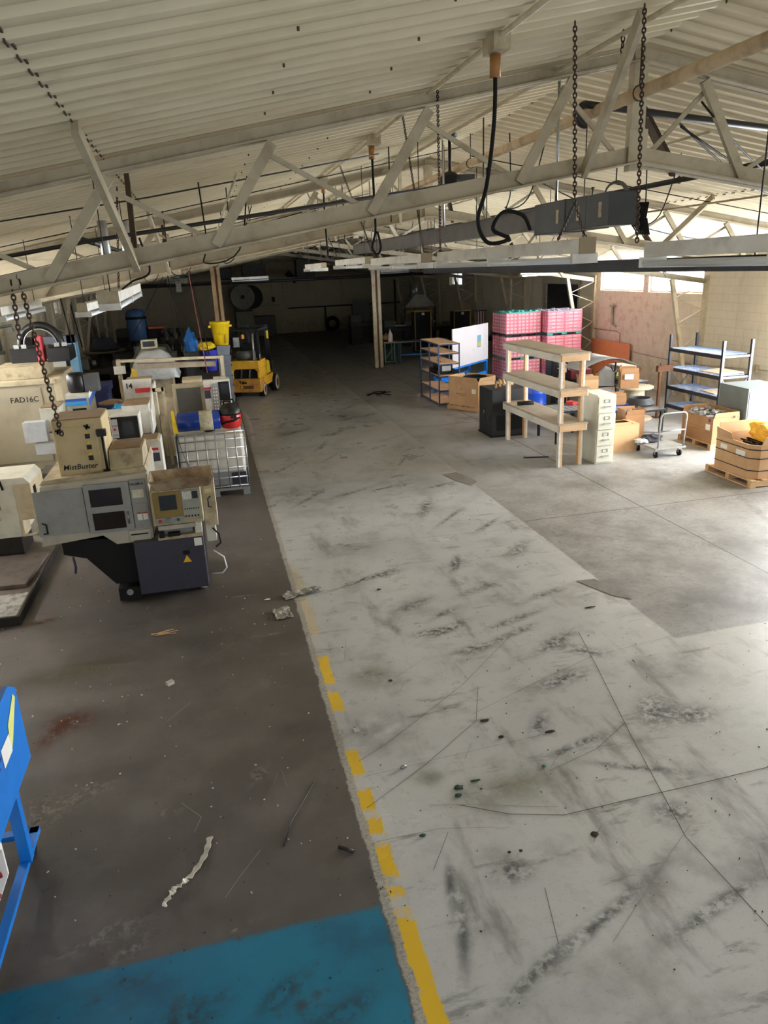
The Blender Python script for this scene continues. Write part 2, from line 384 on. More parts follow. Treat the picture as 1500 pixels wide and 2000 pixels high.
FLOOR_MARKS += [
 ((2.20, 6.90), 0.45, 0.10, 0.50, 1),
 ((2.30, 7.30), 0.30, 0.08, 0.50, 1),
 ((3.00, 6.90), 0.60, 0.09, 0.35, 1),
 ((2.85, 6.60), 0.50, 0.08, 0.40, 1),
 ((3.20, 6.30), 0.55, 0.12, 0.50, 1),
 ((3.35, 6.05), 0.40, 0.14, -0.70, 1),
 ((2.30, 6.40), 0.35, 0.12, 0.20, 1),
 ((2.00, 6.90), 0.35, 0.10, 0.10, 1),
 ((2.90, 5.60), 0.50, 0.16, 0.30, 1),
 ((3.44, 4.90), 0.40, 0.22, 0.90, 1),
 ((3.70, 4.75), 0.35, 0.20, 0.00, 1),
 ((2.60, 4.65), 0.50, 0.07, 0.25, 1),
 ((2.90, 4.25), 0.55, 0.06, -0.45, 1),
 ((2.85, 3.75), 0.22, 0.20, -0.50, 1),
 ((1.55, 3.55), 0.20, 0.14, 0.00, 1),
 ((2.00, 7.60), 0.40, 0.12, 0.40, 1),
 ((2.90, 7.80), 0.50, 0.10, 0.40, 1),
 ((3.60, 7.40), 0.40, 0.10, 0.30, 1),
 ((1.90, 8.60), 0.40, 0.10, 0.30, 1),
 ((2.40, 5.00), 0.30, 0.10, 0.90, 1),
 ((1.08, 3.20), 0.06, 0.38, -0.28, 6),
 ((1.12, 3.55), 0.05, 0.25, -0.25, 6),
 ((1.90, 3.05), 0.70, 0.06, 0.45, 1),
 ((1.40, 2.85), 0.50, 0.05, 0.50, 1),
 ((2.60, 2.95), 0.60, 0.07, 0.30, 1),
 ((3.01, 17.77), 0.70, 0.15, 0.94, 1),
 ((3.87, 8.86), 0.53, 0.15, 0.85, 1),
 ((3.81, 9.92), 0.53, 0.08, 0.74, 1),
 ((2.86, 8.66), 0.41, 0.08, 1.12, 1),
 ((3.42, 10.50), 0.70, 0.07, 0.82, 1),
 ((1.57, 8.52), 0.74, 0.07, 0.42, 1),
 ((4.05, 19.41), 0.44, 0.16, 0.74, 1),
 ((3.17, 11.06), 0.77, 0.13, 1.17, 1),
 ((3.79, 12.23), 0.48, 0.07, 0.35, 1),
 ((1.39, 12.27), 0.60, 0.05, 0.88, 1),
 ((2.18, 12.37), 0.71, 0.10, 0.52, 1),
 ((2.60, 17.31), 0.33, 0.16, 0.22, 1),
 ((3.37, 19.06), 0.31, 0.14, 0.57, 1),
 ((2.88, 8.61), 0.32, 0.07, 1.16, 1),
 ((1.77, 17.95), 0.76, 0.15, 0.54, 1),
 ((2.23, 15.06), 0.69, 0.06, 0.95, 1),
 ((2.19, 16.14), 0.76, 0.09, 1.12, 1),
 ((2.78, 12.41), 0.46, 0.07, 0.28, 1),
 ((4.06, 15.17), 0.50, 0.08, 0.79, 1),
 ((3.60, 14.20), 0.51, 0.06, 1.12, 1),
 ((1.29, 14.67), 0.72, 0.06, 0.93, 1),
 ((3.95, 16.38), 0.69, 0.06, 0.63, 1),
 ((1.63, 19.06), 0.45, 0.10, 1.20, 1),
 ((3.67, 20.70), 0.53, 0.10, 0.93, 1),
 ((7.38, 7.93), 0.89, 0.13, 0.07, 2),
 ((6.28, 11.91), 0.60, 0.10, 0.13, 2),
 ((5.49, 9.92), 0.57, 0.10, 0.40, 2),
 ((8.31, 6.57), 0.62, 0.10, 0.54, 2),
 ((8.13, 7.85), 0.46, 0.08, 0.59, 2),
 ((6.17, 9.84), 0.58, 0.15, 0.24, 2),
 ((7.97, 7.15), 0.76, 0.10, 0.18, 2),
 ((6.34, 8.13), 0.62, 0.13, 0.02, 2),
 ((7.98, 9.75), 0.32, 0.10, 0.11, 2),
 ((8.67, 11.38), 0.63, 0.06, 0.40, 2),
 ((6.71, 9.67), 0.72, 0.15, 0.13, 2),
 ((8.65, 8.62), 0.54, 0.18, -0.12, 2),
 ((6.19, 11.07), 0.34, 0.18, 0.33, 2),
 ((6.73, 8.07), 0.77, 0.19, -0.17, 2),
 ((-1.62, 5.05), 0.28, 0.34, 0.00, 2),
 ((-1.30, 5.20), 0.40, 0.20, 0.30, 2),
 ((-1.05, 3.75), 0.50, 0.14, 0.25, 2),
 ((-0.85, 3.62), 0.25, 0.09, 0.50, 2),
 ((-1.75, 6.05), 0.12, 0.30, -0.40, 3),
 ((-1.60, 6.25), 0.30, 0.20, 0.00, 3),
 ((-2.30, 8.55), 0.22, 0.08, 0.20, 3),
 ((-1.70, 7.20), 0.60, 0.20, 0.10, 8),
 ((-0.68, 4.78), 0.22, 0.09, 0.30, 2),
 ((0.00, 5.00), 0.30, 0.12, 1.00, 2),
 ((0.25, 7.40), 0.28, 0.09, 0.00, 2),
 ((0.05, 8.50), 0.30, 0.08, 0.00, 2),
 ((0.30, 6.90), 0.22, 0.08, 0.00, 2),
 ((0.10, 10.50), 0.30, 0.12, 0.00, 2),
 ((0.20, 11.50), 0.30, 0.10, 0.00, 2),
 ((-0.20, 3.60), 0.30, 0.05, 0.10, 2),
 ((1.20, 6.20), 0.30, 0.30, 0.00, 8),
 ((1.90, 4.30), 0.50, 0.25, 0.00, 8),
 ((1.30, 4.60), 0.20, 0.12, 0.00, 8),
 ((0.00, 3.10), 0.25, 0.10, 0.50, 1),
 ((-0.60, 3.05), 0.50, 0.12, 0.40, 1),
 ((0.30, 2.90), 0.30, 0.10, 0.30, 1),
 ((1.00, 5.35), 0.55, 0.50, 0.00, 5),
 ((4.00, 5.40), 0.50, 0.30, 0.00, 5),
 ((2.40, 3.25), 0.40, 0.10, 0.70, 5),
 ((3.20, 3.20), 0.60, 0.20, 0.40, 5),
 ((4.26, 21.48), 1.00, 0.60, 1.02, 5),
 ((1.20, 12.54), 1.13, 0.82, 1.08, 5),
 ((3.57, 19.07), 1.06, 0.70, 2.28, 5),
 ((3.25, 12.82), 1.26, 0.69, 1.74, 5),
 ((0.94, 16.11), 0.70, 0.70, 1.39, 5),
 ((3.41, 19.77), 0.78, 0.81, 2.61, 5),
 ((1.64, 17.92), 1.00, 0.33, 1.41, 5),
 ((1.67, 9.70), 0.61, 0.49, 0.54, 5),
 ((7.95, 9.24), 1.31, 0.10, 1.22, 5),
 ((6.39, 11.22), 0.60, 0.27, 1.12, 5),
 ((5.18, 13.56), 0.59, 0.21, 1.02, 5),
 ((7.90, 17.52), 1.24, 0.18, 2.44, 5),
 ((8.21, 10.75), 0.63, 0.22, 1.69, 5),
 ((9.79, 17.63), 1.05, 0.17, 2.68, 5),
 ((8.15, 16.75), 0.84, 0.19, 0.68, 5),
 ((6.46, 17.68), 0.84, 0.29, 2.74, 5),
 ((5.00, 6.60), 0.70, 0.50, 0.30, 5),
 ((0.33, 5.55), 0.22, 0.16, 0.00, 5),
 ((-1.30, 4.40), 0.70, 0.40, 0.00, 5),
 ((-0.90, 8.20), 1.00, 0.25, 0.10, 5),
 ((-0.30, 7.40), 1.20, 0.50, 0.00, 5),
 ((-1.00, 3.30), 0.50, 0.20, 0.00, 5),
 ((4.42, 7.20), 0.00, 0.00, 0.00, 5),
]
FLOOR_LINES += [
 ([(2.62, 2.2), (2.83, 2.76), (2.8, 3.51), (3.05, 4.6), (3.34, 5.73), (3.5, 6.4)], 0.01, 4),
 ([(1.59, 2.97), (1.69, 3.37)], 0.007, 4),
 ([(1.4, 4.25), (1.73, 4.05), (2.1, 3.93), (2.49, 3.94), (3.1, 3.95), (3.83, 3.97), (4.4, 4.3)], 0.012, 4),
 ([(0.8, 4.95), (1.1, 5.13), (1.96, 5.77), (2.81, 6.57)], 0.006, 4),
 ([(0.75, 4.4), (1.3, 4.75), (1.9, 5.2), (2.1, 5.7)], 0.007, 4),
 ([(2.2, 4.4), (2.7, 4.55), (3.1, 4.8)], 0.006, 4),
 ([(1.9, 5.3), (2.6, 5.6), (3.4, 5.9), (4.6, 6.05)], 0.005, 4),
 ([(1.2, 4.3), (1.5, 4.22), (1.85, 4.1), (2.1, 4.02)], 0.012, 7),
 ([(1.9, 2.9), (2.6, 3.4), (2.9, 3.6)], 0.006, 7),
 ([(0.8, 4.75), (1.5, 4.8), (2.4, 4.85)], 0.004, 4),
 ([(0.75, 4.05), (1.2, 4.05), (1.6, 3.95)], 0.004, 4),
 ([(1.05, 3.7), (1.25, 4.0)], 0.006, 4),
 ([(-0.75, 6.0), (-0.55, 6.25)], 0.008, 7),
 ([(-0.5, 6.9), (-0.1, 7.3)], 0.004, 7),
 ([(0.1, 4.85), (0.15, 5.0)], 0.004, 7),
 ([(0.2, 4.8), (0.18, 5.02)], 0.004, 7),
 ([(-0.6, 4.85), (-0.45, 4.65), (-0.5, 4.5)], 0.008, 7),
 ([(-0.05, 4.2), (-0.2, 4.0), (-0.3, 3.85)], 0.006, 7),
 ([(0.69, 9.9), (4.4, 9.6)], 0.008, 4),
 ([(2.38, 5.66), (2.6, 5.8)], 0.0035, 4),
 ([(1.38, 5.85), (1.46, 6.0)], 0.0035, 4),
 ([(1.61, 7.06), (1.8, 7.4)], 0.0035, 4),
 ([(0.98, 6.56), (1.08, 7.05)], 0.0035, 4),
 ([(3.07, 3.05), (3.17, 3.26)], 0.0035, 4),
 ([(2.9, 7.75), (3.02, 7.91)], 0.0035, 4),
 ([(1.81, 7.57), (2.17, 7.59)], 0.0035, 4),
 ([(2.18, 3.64), (2.3, 3.76)], 0.0035, 4),
 ([(1.24, 4.77), (1.41, 4.76)], 0.0035, 4),
 ([(2.68, 6.66), (2.75, 6.84)], 0.0035, 4),
 ([(2.24, 4.44), (2.47, 4.66)], 0.0035, 4),
 ([(3.81, 4.75), (4.2, 4.7)], 0.0035, 4),
 ([(1.37, 6.08), (1.75, 6.35)], 0.0035, 4),
 ([(2.62, 6.03), (2.95, 6.1)], 0.0035, 4),
 ([(1.69, 6.7), (1.85, 6.82)], 0.0035, 4),
 ([(1.63, 4.73), (1.75, 4.91)], 0.0035, 4),
]
build_floor()

# ------------------------------------------------------------------ walls
def wall_material(name, base, dark, block=True, pink=None):
    k = NT(name); X, Y, Z = k.xyz()
    n1 = k.noise(.5, 5, .6); n2 = k.noise(4, 6, .7); n3 = k.noise(1.4, 6, .7, stretch=(1, 1, .25))
    c = k.mix(k.step(n1, .35, .7), srgb(*base), srgb(*[v * .93 for v in base]))
    c = k.mix(k.M('MULTIPLY', k.step(n3, .52, .75), .5), c, srgb(*dark))
    c = k.mix(k.M('MULTIPLY', k.M('SUBTRACT', 1.0, k.step(Z, .0, 1.6)), k.M('MULTIPLY', k.step(n2, .35, .7), .6)), c, srgb(*dark))
    h = n2
    if block:
        cm = k.n.new('ShaderNodeCombineXYZ'); k.l.new(k.M('ADD', X, Y), cm.inputs[0]); k.l.new(Z, cm.inputs[1])
        br = k.n.new('ShaderNodeTexBrick'); k.l.new(cm.outputs[0], br.inputs['Vector'])
        br.inputs['Scale'].default_value = 1.0; br.inputs['Brick Width'].default_value = .4; br.inputs['Row Height'].default_value = .2
        br.inputs['Mortar Size'].default_value = .006; br.inputs['Mortar Smooth'].default_value = .3
        fac = br.outputs['Fac']
        c = k.mix(k.M('MULTIPLY', fac, .35), c, srgb(*dark))
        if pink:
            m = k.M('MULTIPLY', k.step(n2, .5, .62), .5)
            pink_glow = k.M('MULTIPLY', k.step(Y, 17.5, 20), k.M('SUBTRACT', 1.0, k.step(Y, 22.6, 23.4)))  # pink glow near the windows painted into the wall colour, over worn brick mottling
            pink_glow = k.M('MULTIPLY', pink_glow, k.step(Z, .6, 1.4))
            c = k.mix(k.M('MULTIPLY', pink_glow, .5), c, srgb(*pink))
            c = k.mix(k.M('MULTIPLY', pink_glow, m), c, srgb(206, 150, 138))
        h = k.M('SUBTRACT', n2, k.M('MULTIPLY', fac, 1.5))
    k.base(c); k.rough(.8); k.bump(h, .35, .01)
    return k.m
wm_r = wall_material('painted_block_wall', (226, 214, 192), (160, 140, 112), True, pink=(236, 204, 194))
wm_l = wall_material('painted_tilt_panel', (216, 204, 176), (140, 124, 96), False)
wm_b = wall_material('painted_far_wall', (200, 188, 160), (128, 114, 88), True)
def wall_with_holes(name, X0, X1, Y0, Y1, H, holes, m):
    b = MB(); ys = sorted(set([Y0, Y1] + [h[0] for h in holes] + [h[1] for h in holes]))
    for a, c in zip(ys[:-1], ys[1:]):
        hs = [h for h in holes if h[0] <= a + 1e-6 and h[1] >= c - 1e-6]
        if not hs: b.b2((X0, a, 0), (X1, c, H))
        else:
            h = hs[0]
            if h[2] > 0: b.b2((X0, a, 0), (X1, c, h[2]))
            if h[3] < H: b.b2((X0, a, h[3]), (X1, c, H))
    return struct(b.build(name, m))
RW = [(8.9, 13.7, 0.0, 3.3), (17.53, 20.04, 2.78, 3.52), (20.31, 22.81, 2.78, 3.52), (24.3, 27.0, 0, 2.95), (36.6, 38.6, 2.75, 3.45)]
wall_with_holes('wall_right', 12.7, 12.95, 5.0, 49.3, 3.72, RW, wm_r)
LW = [(9.0, 18.0, 2.7, 3.5), (31.7, 33.0, 2.55, 3.25), (44.0, 45.4, 2.7, 3.3), (20.2, 21.4, 2.7, 3.3)]  # first opening is an unseen band added to let fill light in
wall_with_holes('wall_left', -5.95, -5.7, -2.0, 49.3, 3.72, LW, wm_l)
b = MB(); b.prism([(-5.95, 0), (12.95, 0), (12.95, 3.66), (3.5, 5.33), (-5.95, 3.66)], 'Y', 49.3, 49.55); struct(b.build('wall_back', wm_b))
# panel ribs / pilasters of the walls
b = MB()
for y in [8 + 5.75 * i for i in range(7)]:
    b.b2((-5.7, y, 0), (-5.62, y + .14, 3.4))
struct(b.build('trim_1', wm_l))
b = MB()
for x in (-3.4, .6, 4.7, 8.7): b.b2((x, 49.2, 0), (x + .18, 49.32, 3.7 + .1))
b.b2((-5.7, 49.2, .0), (12.7, 49.3, .12))
struct(b.build('trim_2', wm_b))
b = MB()
for y in (30.2, 34.6, 40.5): b.b2((12.62, y, 0), (12.7, y + .2, 3.6))
struct(b.build('trim_3', wm_r))
frame_m = mat('window_frame_paint', (190, 182, 160), .5)
kg = NT('dusty_glass'); kg.base((.95, .97, 1)); kg.rough(.35); kg.b.inputs['Transmission Weight'].default_value = 1.0; kg.b.inputs['IOR'].default_value = 1.02
def window(idx, X, y0, y1, z0, z1, nb=2, inward=-1):
    b = MB(); t = .05
    b.b2((X, y0, z0), (X + .08, y0 + t, z1)); b.b2((X, y1 - t, z0), (X + .08, y1, z1))
    b.b2((X, y0 + t, z0), (X + .08, y1 - t, z0 + t)); b.b2((X, y0 + t, z1 - t), (X + .08, y1 - t, z1))
    for i in range(1, nb): y = y0 + (y1 - y0) * i / nb; b.b2((X + .02, y - .015, z0 + t), (X + .06, y + .015, z1 - t))
    o = struct(b.build('window_%d' % idx, frame_m))
    g = MB(); g.b2((X + .035, y0 + t, z0 + t), (X + .04, y1 - t, z1 - t)); g.build('pane', kg.m, o)
window(1, 12.78, 17.53, 20.04, 2.78, 3.52, 2); window(2, 12.78, 20.31, 22.81, 2.78, 3.52, 2)
window(3, 12.78, 36.6, 38.6, 2.75, 3.45, 2); window(4, -5.88, 31.7, 33.0, 2.55, 3.25, 1); window(5, -5.88, 44.0, 45.4, 2.7, 3.3, 1); window(6, -5.88, 20.2, 21.4, 2.7, 3.3, 1); window(7, -5.88, 9.0, 18.0, 2.7, 3.5, 6)  # seventh window glazes the unseen band added for the left fill
# dark roll-up door in the right wall
b = MB()
for i in range(18): b.b2((12.8, 24.3, i * .165), (12.83, 27.0, i * .165 + .155))
b.b2((12.83, 24.3, 0), (12.86, 27.0, 2.95)); d = struct(b.build('door_1', mat('dark_roll_door', (38, 36, 42), .5, amt=.4)))
MB().b2((12.66, 24.15, 0), (12.74, 24.3, 3.1)).b2((12.66, 27.0, 0), (12.74, 27.15, 3.1)).b2((12.64, 24.15, 2.95), (12.74, 27.15, 3.2)).build('door_frame', frame_m, d)
# dock door surround near the camera side (door rolled up)
b = MB(); b.b2((12.6, 8.8, 0), (12.7, 8.9, 3.4)); b.b2((12.6, 13.7, 0), (12.7, 13.8, 3.4)); b.b2((12.45, 8.8, 3.3), (12.7, 13.8, 3.6))
struct(b.build('door_2', frame_m))

# ------------------------------------------------------------------ corrugated roof
def roofz(x): return 5.33 - .18 * abs(x - 3.5)
k = NT('painted_roof_sheet'); X, Y, Z = k.xyz()
n1 = k.noise(.8, 5, .6); n2 = k.noise(3, 6, .7, stretch=(.3, 3, 1))
c = k.mix(k.step(n1, .35, .7), srgb(212, 200, 172), srgb(198, 184, 152))
c = k.mix(k.M('MULTIPLY', k.step(n2, .5, .75), .45), c, srgb(150, 134, 106))
k.base(c); k.rough(k.M('ADD', k.M('MULTIPLY', n1, .25), .30)); k.b.inputs['Specular IOR Level'].default_value = .55
roof_m = k.m
def build_roof():
    vs_ = []; fs_ = []
    prof = []
    y = -2.0; i = 0
    while y < 49.5:
        prof += [(y, 0.0), (y + .115, 0.0), (y + .135, -.028), (y + .18, -.028)]; y += .2; i += 1
    xs = [-5.95, -.57, 3.5, 7.57, 12.95]; n = len(prof)
    for x in xs:
        for (yy, dz) in prof: vs_.append((x, yy, roofz(x) + dz + .03))
    for a in range(len(xs) - 1):
        for j in range(n - 1): fs_.append((a * n + j, (a + 1) * n + j, (a + 1) * n + j + 1, a * n + j + 1))
    b = MB(); b.add(vs_, fs_)
    # outer skin so the sheet is a solid roof
    o = len(b.v)
    for x in (-5.95, 3.5, 12.95):
        for yy in (-2.0, 49.55): b.v.append((x, yy, roofz(x) + .12))
    for f in ((0, 1, 3, 2), (2, 3, 5, 4)): b.f.append(tuple(q + o for q in f)); b.sm.append(False); b.mi.append(0)
    struct(b.build('ceiling', roof_m))
build_roof()
# sheet lap seams and screw lines
b = MB()
for x in (-.57, 7.57):
    z = roofz(x)
    y = 0
    while y < 46:
        b.b2((x - .004, y - .01, z + .02), (x + .004, y + .125, z + .034)); b.b2((x - .004, y + .125, z - .006), (x + .004, y + .19, z + .006)); y += .2
struct(b.build('trim_4', mat('dark_seam', (70, 58, 42), .8)))
b = MB()
for x in (.53, 3.5, 1.25):
    y = .5
    while y < 30: b.cyl((x, y + .157, roofz(x) - .006), (x, y + .157, roofz(x) + .01), .007, 6); y += .6
struct(b.build('trim_5', mat('screw_heads', (80, 62, 40), .7)))

# ------------------------------------------------------------------ roof trusses
def zb(x): return 4.57 - .16 * abs(x - 3.5)
truss_cream = mat('truss_paint', (178, 168, 144), .5, dirt=(112, 92, 64), amt=.5, scale=4)
truss_dark = mat('bare_brown_steel', (72, 58, 44), .7, amt=.4)
ORD = ['nearest the camera', 'second from the camera', 'third from the camera', 'fourth from the camera', 'fifth from the camera', 'sixth from the camera', 'seventh from the camera', 'farthest, just before the far wall']
def make_truss():
    t = thing('roof_truss', 'cream steel scissor roof truss spanning the hall, nearest the camera', 'truss', (0, 5.85, 0), 0, 'roof trusses')
    for s in (-1, 1):
        xe = 3.5 + s * 9.15
        b = MB(); b.angle((3.5, 0, 5.27), (xe, 0, roofz(xe) - .06), .09, .012, flip=s); b.angle((3.5, .03, 5.27), (xe, .03, roofz(xe) - .06), .09, .012, flip=-s); b.build('top_chord', truss_cream, t)
        b = MB(); b.angle((3.5, 0, 4.57), (xe, 0, zb(xe)), .13, .012, flip=s); b.angle((3.5, .03, 4.57), (xe, .03, zb(xe)), .13, .012, flip=-s); b.build('bottom_chord', truss_cream, t)
        bots = [1.0, 2.2, 3.37, 4.55, 5.7, 6.87, 8.0]; tops = [.57, 1.72, 2.9, 4.05, 5.22, 6.4, 7.55]
        for xb_, xt in zip(bots, tops):
            xb_ = 3.5 + s * xb_; xt = 3.5 + s * xt
            MB().bar((xb_, -.02, zb(xb_) - .03), (xt, -.02, roofz(xt) - .13), .075, .035, up=(0, 1, 0)).bar((xb_, .015, zb(xb_) - .03), (xt, .015, roofz(xt) - .13), .012, .06, up=(0, 1, 0)).build('diagonal_brace', truss_cream, t)
        bots = [.12] + bots
        for xb_, xt in zip(bots, tops):
            xb_ = 3.5 + s * xb_; xt = 3.5 + s * (xt + .07)
            MB().bar((xb_, .04, zb(xb_)), (xt, .04, roofz(xt) - .16), .035, .02, up=(0, 1, 0)).build('tie_bar', truss_cream, t)
    MB().b2((3.44, -.03, 4.45), (3.56, .05, 5.3)).b2((3.42, -.045, 4.5), (3.58, -.03, 4.75)).build('king_post', truss_cream, t)
    for x0, x1, s in ((-.44, -.56, -1), (3.03, 2.72, -1), (-.45, -.5, 1), (3.9, 4.07, 1), (7.44, 7.5, 1), (7.44, 7.5, -1)):
        MB().bar((x0, .05 * s, zb(x0) - .06), (x1, s * (1.0 if s > 0 else 1.3), roofz(x1) - .03), .085, .04, up=(1, 0, 0)).build('knee_brace', truss_cream if s < 0 else truss_dark, t)
    return t
tr = make_truss()
for i in range(1, 8):
    dup(tr, (0, 5.85 + 5.75 * i, 0), label='cream steel scissor roof truss spanning the hall, ' + ORD[i])

# tapered lattice columns along both walls
def lattice(side):
    s = side
    t = thing('lattice_column', '', 'column')
    top = 3.05
    MB().b2((0, -.06, 0), (s * .09, .06, top + .2)).build('wall_leg', cream, t)
    MB().bar((s * .32, 0, 0), (s * 1.05, 0, top + .15), .1, .09, up=(0, 1, 0)).build('inner_leg', cream, t)
    b = MB(); n = 9
    for i in range(n):
        z0 = .15 + (top - .15) * i / n; z1 = .15 + (top - .15) * (i + 1) / n
        xi = lambda z: s * (.32 + .73 * z / (top + .15))
        if i % 2: b.bar((s * .09, 0, z0), (xi(z1), 0, z1), .02, .02)
        else: b.bar((xi(z0), 0, z0), (s * .09, 0, z1), .02, .02)
    b.build('lacing', cream, t)
    return t
names_r = {2: 'tapered cream lattice column on the right wall beside the black wire rack', 3: 'tapered lattice column on the right wall behind the pink crates', 4: 'tapered lattice column on the right wall beside the dark roll-up door', 5: 'tapered lattice column deep in the hall, before the small right window', 6: 'tapered lattice column on the right wall, farthest but one', 7: 'tapered lattice column on the right wall, farthest from the camera'}
names_l = {3: 'lattice column on the left wall behind the tall beige machine', 4: 'lattice column on the left wall beyond the nearest small window', 5: 'lattice column on the left wall, middle of the far machines', 6: 'lattice column on the left wall, farthest but one', 7: 'lattice column on the left wall, farthest from the camera'}
pr = lattice(-1); pr.location = (12.7, 17.35, 0); pr['label'] = names_r[2]; pr['group'] = 'lattice columns on the right wall'
for kk in range(3, 8): dup(pr, (12.7, 5.85 + 5.75 * kk, 0), label=names_r[kk])
pl_ = lattice(1); pl_.location = (-5.7, 23.1, 0); pl_['label'] = names_l[3]; pl_['group'] = 'lattice columns on the left wall'
for kk in range(4, 8): dup(pl_, (-5.7, 5.85 + 5.75 * kk, 0), label=names_l[kk])
# mid-floor columns made of two channels
def midcol(x, y, label, m):
    t = thing('steel_column', label, 'column', (x, y, 0), 0, 'twin channel columns in the middle of the floor')
    MB().b2((-.17, -.06, 0), (-.03, .06, 4.1)).build('channel', m, t); MB().b2((.05, -.06, 0), (.17, .06, 4.1)).build('channel', m, t)
    MB().b2((-.025, -.03, 0), (.045, .03, 4.1)).build('web', rust, t); MB().b2((-.2, -.1, 0), (.2, .1, .015)).build('base_plate', rust, t)
midcol(6.5, 28.85, 'cream double steel column standing alone in the middle of the dark aisle', cream)
midcol(.5, 28.85, 'tan steel column rising behind the yellow bin and forklift', mat('tan_column_paint', (190, 160, 115), .6, amt=.4))
# ================================================================== RIGHT SIDE OF THE HALL
def pallet(name, label, loc, rz, w, d, group=None):
    t = thing(name, label, 'pallet', loc, rz, group)
    for i, y in enumerate((-d / 2 + .05, 0, d / 2 - .05)):
        MB().b2((-w / 2, y - .045, .018), (w / 2, y + .045, .11)).build('stringer', wood, t)
    n = 6
    for i in range(n):
        x = -w / 2 + .06 + (w - .12) * i / (n - 1)
        MB().b2((x - .05, -d / 2, .11), (x + .05, d / 2, .13)).build('deck_board', wood, t)
    for x in (-w / 2 + .05, w / 2 - .05): MB().b2((x - .05, -d / 2, 0), (x + .05, d / 2, .018)).build('bottom_board', wood, t)
    return t
def open_box(name, label, loc, rz, w, d, h, m, flaps=.18, cat='box', oct_=0, parent=None, flapang=(50, 70, 40, 60), th=.012):
    t = thing(name, label, cat, loc, rz)
    b = MB(); c = oct_
    if c: outer = [(-w / 2 + c, -d / 2), (w / 2 - c, -d / 2), (w / 2, -d / 2 + c), (w / 2, d / 2 - c), (w / 2 - c, d / 2), (-w / 2 + c, d / 2), (-w / 2, d / 2 - c), (-w / 2, -d / 2 + c)]
    else: outer = [(-w / 2, -d / 2), (w / 2, -d / 2), (w / 2, d / 2), (-w / 2, d / 2)]
    n = len(outer); f = 1 - 2 * th / w; inner = [(p[0] * f, p[1] * f) for p in outer]
    vs_ = [(*p, 0) for p in outer] + [(*p, h) for p in outer] + [(*p, h) for p in inner] + [(*p, th) for p in inner]
    fs_ = [tuple(range(n))[::-1], tuple(range(3 * n, 4 * n))]
    for i in range(n):
        j = (i + 1) % n
        for k_ in range(3): fs_.append((k_ * n + i, k_ * n + j, (k_ + 1) * n + j, (k_ + 1) * n + i))
    b.add(vs_, fs_); b.build('body', m, t)
    if flaps:
        for i, (dx, dy, L) in enumerate(((0, -1, w), (1, 0, d), (0, 1, w), (-1, 0, d))):
            a = math.radians(flapang[i]); q = MB()
            if flapang[i] < 0: continue
            ox, oy = dx * w / 2, dy * d / 2; tx, ty = (L / 2 - .01) * abs(dy), (L / 2 - .01) * abs(dx)
            ex, ey, ez = dx * math.cos(a) * flaps, dy * math.cos(a) * flaps, math.sin(a) * flaps
            p = [(ox - tx, oy - ty, h), (ox + tx, oy + ty, h), (ox + tx * .93 + ex, oy + ty * .93 + ey, h + ez), (ox - tx * .93 + ex, oy - ty * .93 + ey, h + ez)]
            nx, ny = dx * th * .6, dy * th * .6
            q.add(p + [(a_[0] + nx, a_[1] + ny, a_[2] + .004) for a_ in p], [(0, 1, 2, 3), (7, 6, 5, 4), (0, 4, 5, 1), (1, 5, 6, 2), (2, 6, 7, 3), (3, 7, 4, 0)])
            q.build('flap', m, t)
    return t
def crumple(b, c, sx, sy, sz, seed=0, n=7, smooth=False):
    """a lumpy closed heap"""
    vs_ = []; fs_ = []; m_ = n * 2
    for i in range(n + 1):
        th_ = PI * i / n
        for j in range(m_):
            ph = 2 * PI * j / m_; p = V(math.sin(th_) * math.cos(ph), math.sin(th_) * math.sin(ph), math.cos(th_))
            r = 1 + .55 * mnoise.noise(p * 2.1 + V(seed * 3.1, seed, 0)) + .25 * mnoise.noise(p * 5 + V(seed, 2, 1))
            z = p.z * r * sz
            vs_.append((c[0] + p.x * r * sx, c[1] + p.y * r * sy, c[2] + max(z, -sz * .55)))
    for i in range(n):
        for j in range(m_):
            j2 = (j + 1) % m_; fs_.append((i * m_ + j, i * m_ + j2, (i + 1) * m_ + j2, (i + 1) * m_ + j))
    return b.add(vs_, fs_, smooth)

# --- home-made wooden shelf
t = thing('wooden_shelf', 'tall home-made wooden shelf of painted boards standing open on the concrete', 'shelf', (6.52, 13.85, 0))
gw = mat('painted_shelf_board', (214, 208, 196), .75, dirt=(140, 122, 98), amt=.35, scale=6, stretch=(1, .3, 1))
for x, y in ((-.24, -1.27), (.24, -1.22), (-.24, 1.27), (.22, 1.3)):
    MB().b2((x - .02, y - .045, 0), (x + .02, y + .045, 2.12)).build('post', gw, t)
    MB().b2((x + (.021 if x < 0 else -.06), y - .045, 0), (x + (.06 if x < 0 else -.021), y + .045, 2.12)).build('post_inner', wood, t)
for z in (.82, 1.48, 2.13):
    MB().b2((-.3, -1.36, z), (.31, 1.4, z + .03)).build('shelf_board', wood_grey, t)
    for x in (-.29, .29): MB().b2((x - .018, -1.33, z - .13), (x + .018, 1.37, z - .002)).build('rail', gw, t)
    for y in (-1.34, 1.38): MB().b2((-.27, y - .018, z - .12), (.27, y + .018, z - .002)).build('end_rail', wood, t)
tag(MB().tube([(6.3, 14.6, .9), (6.42, 14.5, .92), (6.6, 14.45, .92)], .045, 8).build('black_tool', black_rubber), 'black rubber tool lying on the lowest board of the wooden shelf', 'tool')
